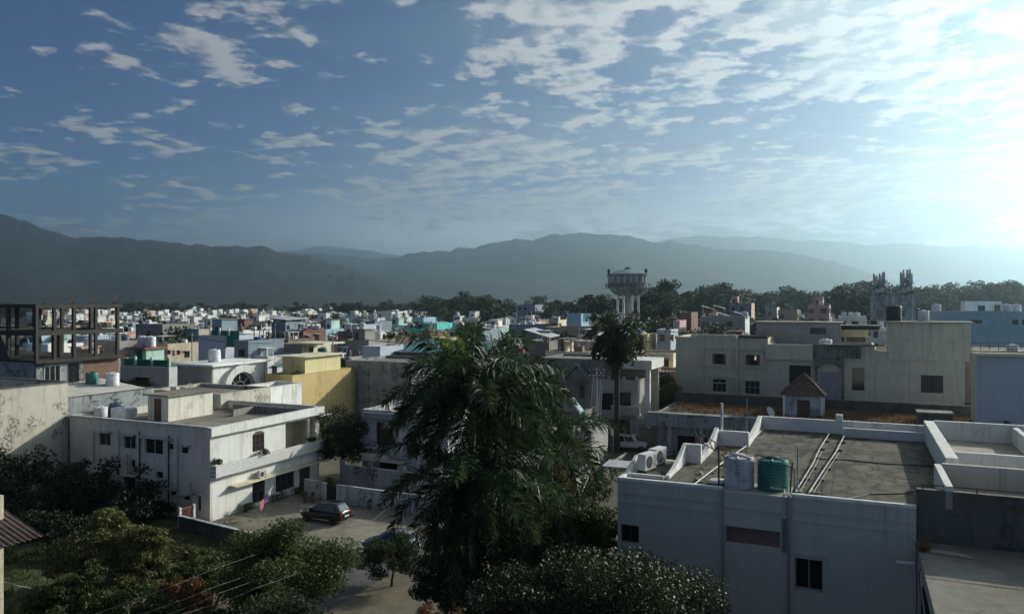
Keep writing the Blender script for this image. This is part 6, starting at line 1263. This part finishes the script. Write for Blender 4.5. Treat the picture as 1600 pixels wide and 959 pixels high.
while b0 < 590:
    depth = tr.uniform(8, 11); a0 = -b0 * 1.5
    while a0 < b0 * .9:
        W_ = tr.uniform(4.6, 8.6); cx_, cy_ = l2w(a0 + W_ / 2, b0 + depth / 2, (0, 0))
        a_next = a0 + W_ + (tr.choice([.15, .15, .8, 1.6]) if tr.random() > .12 else tr.uniform(4, 9)); r = (a0 + .01, a0 + W_, b0, b0 + depth)
        a0 = a_next
        if cy_ < 80 or abs(cx_) > cy_ * .72 + 4 or hit_foot(r): continue
        if tr.random() < (.06 if cy_ < 300 else .12): continue
        st = tr.choices([3.7, 6.9, 9.6], [26, 50, 24])[0] + tr.uniform(-.3, .5)
        if cy_ < 130: st = min(st, 7.0)
        c = pick(); ox, oy = l2w(r[0], b0, (0, 0)); H_ = st; par = tr.uniform(.3, 1.0); sr = tr.random() < .55
        FILL.append(dict(o=(ox, oy), W=W_, D=depth - tr.uniform(0, 2), H=H_, par=par, c=c, sr=sr, y=cy_, x=cx_))
    b0 += depth + (tr.uniform(4, 6) if row % 2 else tr.uniform(.4, 1.5)); row += 1
NEAR_F = sorted(FILL, key=lambda q: q['y'])
made = []
def shell_box(mb, q, x0, x1, y0, y1, z0, z1, m):
    P = [(*l2w(a, c, q['o']), z) for z in (z0, z1) for a, c in ((x0, y0), (x1, y0), (x1, y1), (x0, y1))]
    mb.add(P, [(4, 5, 6, 7), (0, 1, 5, 4), (1, 2, 6, 5), (2, 3, 7, 6), (3, 0, 4, 7)], m)
SHM = ['white', 'grey', 'cream', 'pale_blue', 'mint', 'peach', 'slate', 'sand', 'pink', 'concrete', 'brick', 'brick_dull', 'roof_far', 'tank_white']
def make_fill(q):
    W_, D_, H_, par, cm = q['W'], q['D'], q['H'], q['par'], q['c'][0]
    root = thing('town_house', 'x', 'house', (*q['o'], 0), -GA, 'town houses')
    b = MB(); b.box(0, W_, 0, D_, 0, H_ - par); t = .2
    if par > .05: b.box(0, W_, 0, t, H_ - par, H_); b.box(0, W_, D_ - t, D_, H_ - par, H_); b.box(0, t, t, D_ - t, H_ - par, H_); b.box(W_ - t, W_, t, D_ - t, H_ - par, H_)
    b.build('wall', cm, root)
    b = MB(); b.box(t + .003, W_ - t - .003, t + .003, D_ - t - .003, H_ - par + .002, H_ - par + .03); b.build('roof', 'roof_far', root)
    if q['sr']:
        x0 = tr.uniform(.5, W_ - 3.6); y0 = tr.uniform(.8, max(.9, D_ - 5)); k = cm if tr.random() < .6 else 'white'
        b = MB(); zb, ze = H_ - par + .03, H_ - par + 2.5; b.box(x0, x0 + 2.8, y0, y0 + 3.4, zb, ze); b.box(x0 - .25, x0 + 3.05, y0 - .25, y0 + 3.65, ze, ze + .13); s_ = b.build('stair_room', k, root)
        b = MB(); b.box(x0 + .5, x0 + 1.35, y0 - .03, y0 - .003, zb, zb + 1.9); b.build('door', 'wood', s_)
        q['srm'] = (x0 + 1.4, y0 + 1.7, ze + .13)
    dress(root, W_, D_, H_, par, cm, q['y'])
    if tr.random() < .45 and H_ > 5:
        b = MB(); zf = 3.1 if H_ < 8 else 6.1; b.box(.2, W_ * .7, -1.1, -.003, zf, zf + .14); b.box(.2, W_ * .7, -1.1, -1.0, zf + .142, zf + .95); b.build('balcony', cm if tr.random() < .5 else 'white', root)
    if tr.random() < .55:
        b = MB(); k = tr.randint(2, 4); [b.box(tr.uniform(.3, W_ - .6), 0, tr.uniform(.3, D_ - .6), 0, 0, 0) for _ in ()]
        for _ in range(k): b = MB(); x_, y_ = tr.choice([.05, W_ * .5, W_ - .3]), tr.choice([.05, D_ * .5, D_ - .3]); b.box(x_, x_ + .25, y_, y_ + .25, H_ + .002, H_ + tr.uniform(.6, 1.3)); b.build('post', 'concrete', root)
    if tr.random() < .35:
        b = MB(); x_, y_ = tr.uniform(1, W_ - 1), tr.uniform(1, D_ - 1); b.tube([(x_, y_, H_ - par), (x_, y_, H_ + tr.uniform(1.5, 3))], .04, 4); b.build('antenna_rod', 'iron', root)
    for _ in range(tr.choices([0, 1, 2, 3], [18, 36, 28, 18])[0]):
        if q['sr'] and tr.random() < .6: x_, y_, z_ = q['srm'][0] + tr.uniform(-.8, .8), q['srm'][1] + tr.uniform(-1, 1), q['srm'][2]
        else: x_, y_, z_ = tr.uniform(.9, W_ - .9), tr.uniform(.9, D_ - .9), H_ - par + .03
        TANKS_F.append((f"{q['i']}_{_}", *l2w(x_, y_, q['o']), z_, tr.choices(['tank_white', 'tank_black', 'tank_blue', 'tank_green'], [72, 18, 6, 4])[0], tr.uniform(.9, 1.35)))
    q['root'] = root
for i_, q in enumerate(NEAR_F):
    if q['y'] < 400:
        tr.seed(5000 + i_); q['i'] = i_
        if not KEEP or i_ in KEEP[0]: make_fill(q)
    else:
        m = SHM.index(q['c'][0]); H_, W_, D_ = q['H'], q['W'], q['D']
        shell_box(SHELL, q, 0, W_, 0, D_, 0, H_, m); shell_box(SHELL, q, .2, W_ - .2, .2, D_ - .2, H_ + .0, H_ + .02, SHM.index('roof_far'))
        if q['sr']: x0 = tr.uniform(.5, W_ - 3.5); shell_box(SHELL, q, x0, x0 + 3, 2, 5.5, H_ + .02, H_ + 2.4, m if tr.random() < .5 else 0)
        for _ in range(tr.choice([0, 1, 1, 2])): x0 = tr.uniform(.5, W_ - 1.6); y0 = tr.uniform(.5, D_ - 2); shell_box(SHELL, q, x0, x0 + 1.1, y0, y0 + 1.1, H_ + .02, H_ + 1.5, SHM.index('tank_white'))
tag(SHELL.build('distant_houses', SHM), kind='stuff')
for k, x, y, z, m, s in TANKS_F:
    if not KEEP or k in KEEP[1]: TANKED.append((water_tank(x, y, z, m, 'TANK', s), k))
# ------------------------------------------------------------------ trees
gt = random.Random(5)
# the garden and verge near the camera
bush('garden_shrub', 'tall wild shrub with a pale top, in front of the shaded yard house wall', *at_y(165, 900, 46)[:2], 0, [(0, 0, 2.2, 2.0, 2.1), (-1.8, -.5, 1.6, 1.5, 1.5), (1.6, 0, 1.9, 1.6, 1.6), (.2, .3, 3.6, .9, 1.0)], 'leaf_olive', 18700, .17, 31)
bush('garden_shrub', 'olive shrub with a round head beside the red gate wall', *at_y(232, 900, 45)[:2], 0, [(0, 0, 1.9, 1.4, 1.5), (.2, 0, 3.1, .9, .8), (-1, -1, 1.2, 1.3, 1.1)], 'leaf_olive', 11050, .16, 32)
bush('garden_shrub', 'russet leaved shrub in the middle of the garden', *at_y(282, 900, 41)[:2], 0, [(0, 0, 1.4, 1.4, 1.2), (.9, -.6, 1.1, 1.0, .9)], 'leaf_warm', 7140, .15, 33)
bush('garden_shrub', 'broad mid-green shrub right of the russet one', *at_y(330, 900, 43)[:2], 0, [(0, 0, 1.5, 1.6, 1.3), (-1.4, -.6, 1.3, 1.2, 1.1), (1.2, .2, 1.2, 1.1, 1.0)], 'leaf_mid', 11050, .16, 34)
bush('garden_shrub', 'dark green shrub low in front of the russet one', *at_y(225, 950, 34)[:2], 0, [(0, 0, 1.7, 1.7, 1.6), (1.7, .3, 1.3, 1.4, 1.3), (-1.7, .2, 1.4, 1.5, 1.3), (3.1, .4, 1.3, 1.2, 1.2)], 'leaf_mid', 18700, .15, 35)
bush('garden_shrub', 'deep green shrub at the bottom edge between lawn and garden tree', *at_y(310, 950, 31)[:2], 0, [(0, 0, 1.8, 1.6, 1.6), (1.5, .4, 1.6, 1.4, 1.5), (-1.3, -.6, 1.6, 1.3, 1.4)], 'leaf_dark', 17000, .14, 36)
bush('garden_shrub', 'loose green shrub beside the lawn at the left', *at_y(88, 900, 37)[:2], 0, [(0, 0, 2.2, 1.2, 2.0), (.9, .6, 2.6, 1.0, 1.5), (-.5, -.9, 1.1, .9, .9)], 'leaf_mid', 11050, .17, 37)
bush('garden_shrub', 'yellow-green large leaved plant at the lawn edge', *at_y(105, 950, 32)[:2], 0, [(0, 0, 1.0, .9, .9), (.5, .2, 1.8, .6, .6)], 'leaf_olive', 1530, .36, 38, aspect=.35)
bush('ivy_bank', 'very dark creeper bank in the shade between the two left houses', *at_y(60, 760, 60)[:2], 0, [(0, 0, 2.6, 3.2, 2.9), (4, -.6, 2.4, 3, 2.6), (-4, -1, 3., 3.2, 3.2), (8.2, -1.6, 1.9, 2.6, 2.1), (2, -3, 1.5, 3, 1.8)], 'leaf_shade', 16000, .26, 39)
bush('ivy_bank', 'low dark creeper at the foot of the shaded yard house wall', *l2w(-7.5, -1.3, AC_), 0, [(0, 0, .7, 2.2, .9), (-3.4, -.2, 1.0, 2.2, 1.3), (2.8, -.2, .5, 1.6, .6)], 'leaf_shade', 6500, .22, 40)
bush('garden_shrub', 'dense olive shrub behind the russet one at the yard wall', *at_y(262, 870, 47)[:2], 0, [(0, 0, 1.2, 1.6, 1.2), (-1.9, .3, 1.3, 1.5, 1.3), (1.7, .2, 1.0, 1.3, 1.0)], 'leaf_olive', 9000, .16, 41)
bush('garden_shrub', 'dark low shrub between the lawn and the pale-topped shrub', *at_y(140, 940, 38)[:2], 0, [(0, 0, 1.2, 1.6, 1.3), (1.7, .3, 1.3, 1.5, 1.4), (3.1, .1, 1.1, 1.3, 1.2)], 'leaf_mid', 12000, .16, 42)
bush('garden_shrub', 'dark shrub right of the round glossy tree at the driveway edge', *at_y(380, 955, 36)[:2], 0, [(0, 0, 1.2, 1.5, 1.3), (-1.4, .4, 1.2, 1.4, 1.3), (1.2, 1.2, 1.2, 1.2, 1.3)], 'leaf_dark', 10000, .15, 43)
bush('garden_shrub', 'scrubby green shrub along the low yard wall', *at_y(350, 870, 47.5)[:2], 0, [(0, 0, .9, 1.5, 1.0), (1.7, -.4, .9, 1.3, 1.0), (-1.8, .6, .8, 1.2, .9)], 'leaf_mid', 8000, .15, 44)
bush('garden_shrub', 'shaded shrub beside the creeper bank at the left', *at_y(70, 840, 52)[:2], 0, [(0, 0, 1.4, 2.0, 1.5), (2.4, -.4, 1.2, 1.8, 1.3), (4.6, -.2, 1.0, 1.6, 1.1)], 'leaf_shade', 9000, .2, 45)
weeds('lawn', 'rough sunlit lawn at the lower left', l2w(0, 0, AC_), -20, 5, -31, -4, .0, 9000, .28, 6, 'grass')
tree('garden_tree', 'round glossy green tree left of the driveway', *at_y(452, 900, 40)[:2], 0, 5.3, 2.9, 2.6, 'leaf_mid', 36400, .15, 51, 70)
tree('garden_tree', 'lower dark tree in front of the round glossy one', *at_y(445, 950, 33)[:2], 0, 4.0, 2.6, 2.0, 'leaf_mid', 23800, .14, 52, 50)
tree('garden_tree', 'tall glossy dark tree with sparkling leaves at the near house front', *at_y(985, 900, 23.5)[:2], 0, 9.75, 2.75, 3.6, 'leaf_gloss', 79378, .10, 53, 90, lumpy=.3)
tree('garden_tree', 'sparkling dark tree at the bottom centre left of the tall glossy one', *at_y(850, 900, 24)[:2], 0, 8.9, 2.3, 3.2, 'leaf_gloss', 56700, .10, 54, 70, lumpy=.35)
tree('garden_tree', 'olive green tree behind the sparkling dark trees', *at_y(872, 830, 35)[:2], 0, 8.2, 2.5, 2.6, 'leaf_mid', 28000, .16, 55, 60)
tree('garden_tree', 'yellowish young tree against the near house corner', *at_y(945, 830, 36)[:2], 0, 6.9, 1.2, 1.9, 'leaf_olive', 9100, .17, 56, 30)
tree('garden_tree', 'dark tree beside the palm trunk at the driveway edge', *at_y(700, 860, 40)[:2], 0, 5.2, 1.6, 2.3, 'leaf_dark', 18200, .15, 57, 45)
tree('garden_tree', 'dark dense tree hiding the palm trunks beside the lane', *at_y(795, 860, 30)[:2], 0, 8.6, 2.0, 2.9, 'leaf_dark', 22000, .14, 65, 50)
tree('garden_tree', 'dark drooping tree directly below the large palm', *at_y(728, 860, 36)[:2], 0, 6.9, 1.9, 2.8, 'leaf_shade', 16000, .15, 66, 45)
tree('garden_tree', 'small dark tree in front of the half hidden grey car', *at_y(612, 900, 46)[:2], 0, 2.9, 1.7, 1.2, 'leaf_dark', 9000, .14, 67, 36)
bush('garden_shrub', 'leafy shrub at the foot of the large palm', *at_y(705, 940, 36)[:2], 0, [(0, 0, .8, 1.4, .9), (1.6, -.5, .9, 1.3, .9), (-1.2, .8, .6, 1.0, .7)], 'leaf_olive', 11900, .14, 58)
bush('garden_shrub', 'dark shrub at the bottom edge below the large palm', *at_y(760, 950, 27)[:2], 0, [(0, 0, 2.6, 1.4, 2.2), (-1.2, .6, 2.1, 1.2, 1.8)], 'leaf_gloss', 13600, .13, 59)
bush('garden_shrub', 'small dry shrub on the driveway edge at the bottom', *at_y(680, 955, 41)[:2], 0, [(0, 0, .5, .9, .5), (1.2, .2, .4, .7, .4)], 'leaf_warm', 2550, .13, 60)
tree('street_tree', 'round dark tree between the yard house and the house behind the palm', *at_y(536, 720, 73)[:2], 0, 7.0, 2.6, 3.3, 'leaf_dark', 15000, .2, 61, 50)
bush('street_shrub', 'yellow-leaved banana-like plant by the lane, right of the large palm', *at_y(900, 720, 62)[:2], 0, [(0, 0, 2.2, 2.0, 1.6), (1.8, .4, 1.4, 1.2, 1.2)], 'leaf_olive', 3500, .3, 62, aspect=.35)
tree('street_tree', 'large dark leafy tree beside the tall cream house', *at_y(1008, 620, 103)[:2], 0, 9.2, 3.2, 4.2, 'leaf_mid', 15000, .24, 63, 50)
tree('street_tree', 'low leafy tree left of the old low house', *at_y(1042, 640, 98)[:2], 0, 6.2, 2.6, 3.0, 'leaf_mid', 9000, .22, 64, 36)
# palms
palm('large feathery palm with drooping fronds filling the middle of the picture', *at_y(738, 700, 31)[:2], 0, 13.2, 4.3, 38, 71, (0, 0), .2, .9, .024, 120, spear=[(-1.2, 1.1, 3.3), (-1.0, 1.2, 2.9), (-.7, 1.3, 2.5), (-1.6, 1.25, 2.3)], emin=-.35, dry=3)
palm('second feathery palm right of and behind the large palm', *at_y(796, 700, 34)[:2], 0, 12.5, 3.3, 28, 72, (0, 0), .18, .8, .026, 100, emin=-.4)
palm('lower drooping palm under the large palm crown', *at_y(738, 800, 29.3)[:2], 0, 10.2, 4.0, 28, 74, (0, 0), .17, .75, .026, 90, emin=-.7, emax=1.1)
palm('lower feathery palm by the lane, right of the large palm', *at_y(860, 800, 37)[:2], 0, 10.3, 4.4, 24, 75, (0, 0), .16, .75, .027, 90, emin=-.6, emax=1.1, dry=5)
palm('low dark palm between the large palm trunks and the driveway', *at_y(792, 830, 30)[:2], 0, 9.9, 3.6, 24, 76, (0, 0), .16, .7, .025, 80, emin=-.7, emax=1.1)
palm('slim dark palm with a tall bare trunk in front of the water tower', *at_y(964, 600, 87)[:2], 0, 13.4, 4.3, 34, 73, (0, 0), .36, 1.2, .06, 50, emin=-1.15, bark='bark')
# tree kinds of the distance: built once, then copied
FAR = []
for k, (h, rx, rz, n, sz) in enumerate(((9, 3.8, 3.6, 2400, .55), (12, 4.2, 5.2, 2800, .6), (15, 4.6, 6.6, 3200, .65), (8, 4.2, 2.9, 2200, .55), (13, 3.0, 5.4, 2200, .6), (11, 5.4, 4.2, 3200, .62))):
    t = tree('far_tree', 'x', 0, -300, 0, h, rx, rz, 'leaf_far', n, sz, 200 + k * 7, 26, 'tree', 'far trees', lumpy=.5); FAR.append((t, h))
FT = []
def far_tree(px, py, Y, kind=None, wide=1.):
    """a tree whose top reaches photo row py"""
    k = kind if kind is not None else gt.randrange(6); src, h = FAR[k]; top = zy(py, Y); s = max(.35, top / h)
    c = copy_tree(src); c.location = ((px - 800) / F * Y, Y, 0); c.scale = (s * wide, s * wide, s); c.rotation_euler.z = gt.random() * 6.28; FT.append((c, px, Y)); return c
SKY_LINE = [(-60, 474), (180, 473), (205, 469), (240, 468), (262, 473), (290, 471), (340, 474), (380, 472), (440, 474), (500, 474), (545, 468), (560, 473), (600, 470), (640, 474), (680, 464), (705, 470), (735, 458), (760, 470), (800, 472), (850, 466), (900, 466), (945, 462), (1000, 462), (1035, 440), (1060, 458), (1085, 450), (1120, 446), (1150, 452), (1180, 458), (1230, 450), (1265, 454), (1290, 452), (1340, 440), (1380, 446), (1430, 448), (1470, 448), (1520, 438), (1560, 444), (1600, 440), (1660, 442)]
xs_, ys_ = zip(*SKY_LINE)
q = -40
while q < 1650:
    y = float(np.interp(q, xs_, ys_)); D_ = float(np.interp(q, [0, 550, 700, 1000, 1200, 1600], [600, 590, 470, 440, 450, 500])) * gt.uniform(.95, 1.1)
    far_tree(q, y + gt.uniform(-3, 6), D_, wide=gt.uniform(.9, 1.25)); q += gt.uniform(9, 19)
for px_, py_, Y_, k, w_ in ((735, 457, 400, 5, 1.2), (684, 463, 420, 5, 1.3), (1036, 437, 262, 2, .95), (1018, 452, 270, 1, 1.1), (1120, 445, 380, 5, 1.2), (1090, 450, 370, 1, 1.1), (548, 470, 470, 1, 1.2), (1350, 440, 300, 5, 1.0), (940, 455, 300, 1, 1.), (905, 466, 360, 3, 1.)): far_tree(px_, py_, Y_, k, w_)
# trees standing among the houses
for px_, py_, Y_, k in ((60, 500, 230, 0), (290, 503, 210, 3), (288, 520, 165, 0), (330, 492, 300, 1), (402, 489, 320, 1), (450, 492, 260, 5), (470, 497, 250, 3), (505, 486, 340, 0), (640, 485, 340, 1), (700, 480, 330, 5), (770, 478, 300, 1), (775, 500, 250, 3), (700, 507, 215, 0), (850, 480, 330, 0), (1035, 500, 205, 3), (1060, 490, 230, 0), (1210, 470, 330, 1), (1190, 500, 200, 0), (1330, 470, 300, 1), (1440, 475, 260, 3), (1110, 505, 165, 3), (560, 520, 190, 3), (240, 520, 190, 0), (275, 512, 150, 3), (345, 515, 190, 0), (400, 508, 210, 3), (420, 520, 170, 3), (640, 508, 200, 3), (230, 490, 300, 0), (365, 488, 330, 5), (520, 492, 300, 0), (880, 520, 150, 3), (1230, 492, 240, 0), (1280, 500, 170, 3), (1180, 482, 290, 1), (150, 505, 240, 5)): far_tree(px_, py_, Y_, k)
for t, h in FAR:
    for ch in list(t.children): bpy.data.objects.remove(ch)
    bpy.data.objects.remove(t)
# the wood behind, one mass
g_ = np.random.default_rng(77); C = []; Rr = []
for i in range(900):
    px_ = g_.uniform(-80, 1680); D_ = g_.uniform(620, 900); top = zy(np.interp(px_, xs_, ys_) + 6, D_) * g_.uniform(.75, 1.0); x = (px_ - 800) / F * D_
    for k in range(3): C.append((x + g_.normal() * 2.5, D_ + g_.normal() * 2, top * (.45 + .2 * k))); Rr.append((4.5, 4, 3.2))
np_w = np_mesh('far_wood', leaf_cloud(C, Rr, [26] * len(C), 1.7, 78, .6), 4, 'leaf_far'); tag(np_w, 'dark wood closing the town in front of the hills', kind='stuff')
# ------------------------------------------------------------------ drop what the picture shows nothing of, then describe what is left
def root_of(o):
    while o.parent: o = o.parent
    return o
def drop(o):
    for c in list(o.children): drop(c)
    bpy.data.objects.remove(o)
ZONES = [(190, 'behind the concrete frame'), (410, 'behind the arched house'), (540, 'behind the yellow house'), (700, 'behind the stained grey house'), (850, 'behind the large palm'), (1020, 'near the water tower'), (1200, 'behind the cream house'), (1345, 'behind the tiled hut'), (1480, 'near the antenna building'), (9999, 'by the long blue building')]
def zone(px): return next(z for e, z in ZONES if px < e)
ORD = 'leftmost,second,third,fourth,fifth,sixth,seventh,eighth,ninth,tenth,eleventh,twelfth,thirteenth,fourteenth,fifteenth,sixteenth,seventeenth,eighteenth,nineteenth,twentieth'.split(','); ORD += ['twenty-' + k for k in ['first'] + ORD[1:9]] + ['thirtieth'] + ['thirty-' + k for k in ['first'] + ORD[1:9]] + ['fortieth'] + ['forty-' + k for k in ['first'] + ORD[1:9]]
def finish(items):
    """items: (object, px, base label); equal base labels are told apart by their order from the left"""
    by = {}
    for o, px, lb in items: by.setdefault(lb, []).append((px, o))
    for lb, l in by.items():
        l.sort(key=lambda q: q[0])
        for i, (px, o) in enumerate(l):
            o['label'] = lb if len(l) == 1 else (f'{lb}, leftmost' if i == 0 else f'{lb}, {ORD[i]} from left' if i < len(ORD) else lb)
it = []; nf = 0
for i_, q in enumerate(NEAR_F):
    r = q.get('root')
    if not r: continue
    if KEEP and i_ not in KEEP[0]: drop(r); continue
    VIS.append((r, 'h', i_))
    nf += 1; px = 800 + F * q['x'] / q['y']; band = 'front rows' if q['y'] < 150 else 'middle rows' if q['y'] < 215 else 'back rows'
    stor = 'low' if q['H'] < 5 else 'two-storey' if q['H'] < 8.3 else 'three-storey'
    it.append((r, px, f"{q['c'][1]} {stor} house{'' + ' with stairhead' if q['sr'] else ''}, {band} {zone(px)}"))
finish(it); it = []
TW = dict(tank_white='white', tank_black='black', tank_blue='slate', tank_green='green')
for o, k in TANKED:
        if KEEP and k not in KEEP[1]: drop(o); continue
        VIS.append((o, 't', k))
        px = 800 + F * o.location.x / o.location.y; Y = o.location.y; c = TW[o.children[0].data.materials[0].name and next(k for k, v in M.items() if v == o.children[0].data.materials[0])]
        it.append((o, px, f"{c} water tank on {'front' if Y < 150 else 'middle' if Y < 215 else 'back'} rooftops {zone(px)}"))
finish(it); it = []
for i_, (c, px, Y) in enumerate(FT):
    if KEEP and i_ not in KEEP[2]: drop(c); continue
    VIS.append((c, 'f', i_))
    it.append((c, px, ('tree among the rooftops ' if Y < 350 and 0 else 'dark leafy tree ') + ('among the rooftops ' if Y < 345 else 'in the far tree line ') + zone(px)))
finish(it)
print('filler houses kept', nf)
# ------------------------------------------------------------------ haze
hm = bpy.data.materials.new('haze'); hm.use_nodes = True; hn = hm.node_tree; hn.nodes.remove(hn.nodes['Principled BSDF'])
pv = hn.nodes.new('ShaderNodeVolumePrincipled'); pv.inputs['Density'].default_value = HAZE_D; pv.inputs['Anisotropy'].default_value = .86
pv.inputs['Color'].default_value = (.64, .85, .935, 1); hn.links.new(pv.outputs[0], hn.nodes['Material Output'].inputs['Volume'])
M['haze'] = hm
hb = MB(); hb.box(-16000, 16000, -500, 16000, -7, 1070); tag(hb.build('haze', 'haze'), kind='stuff')
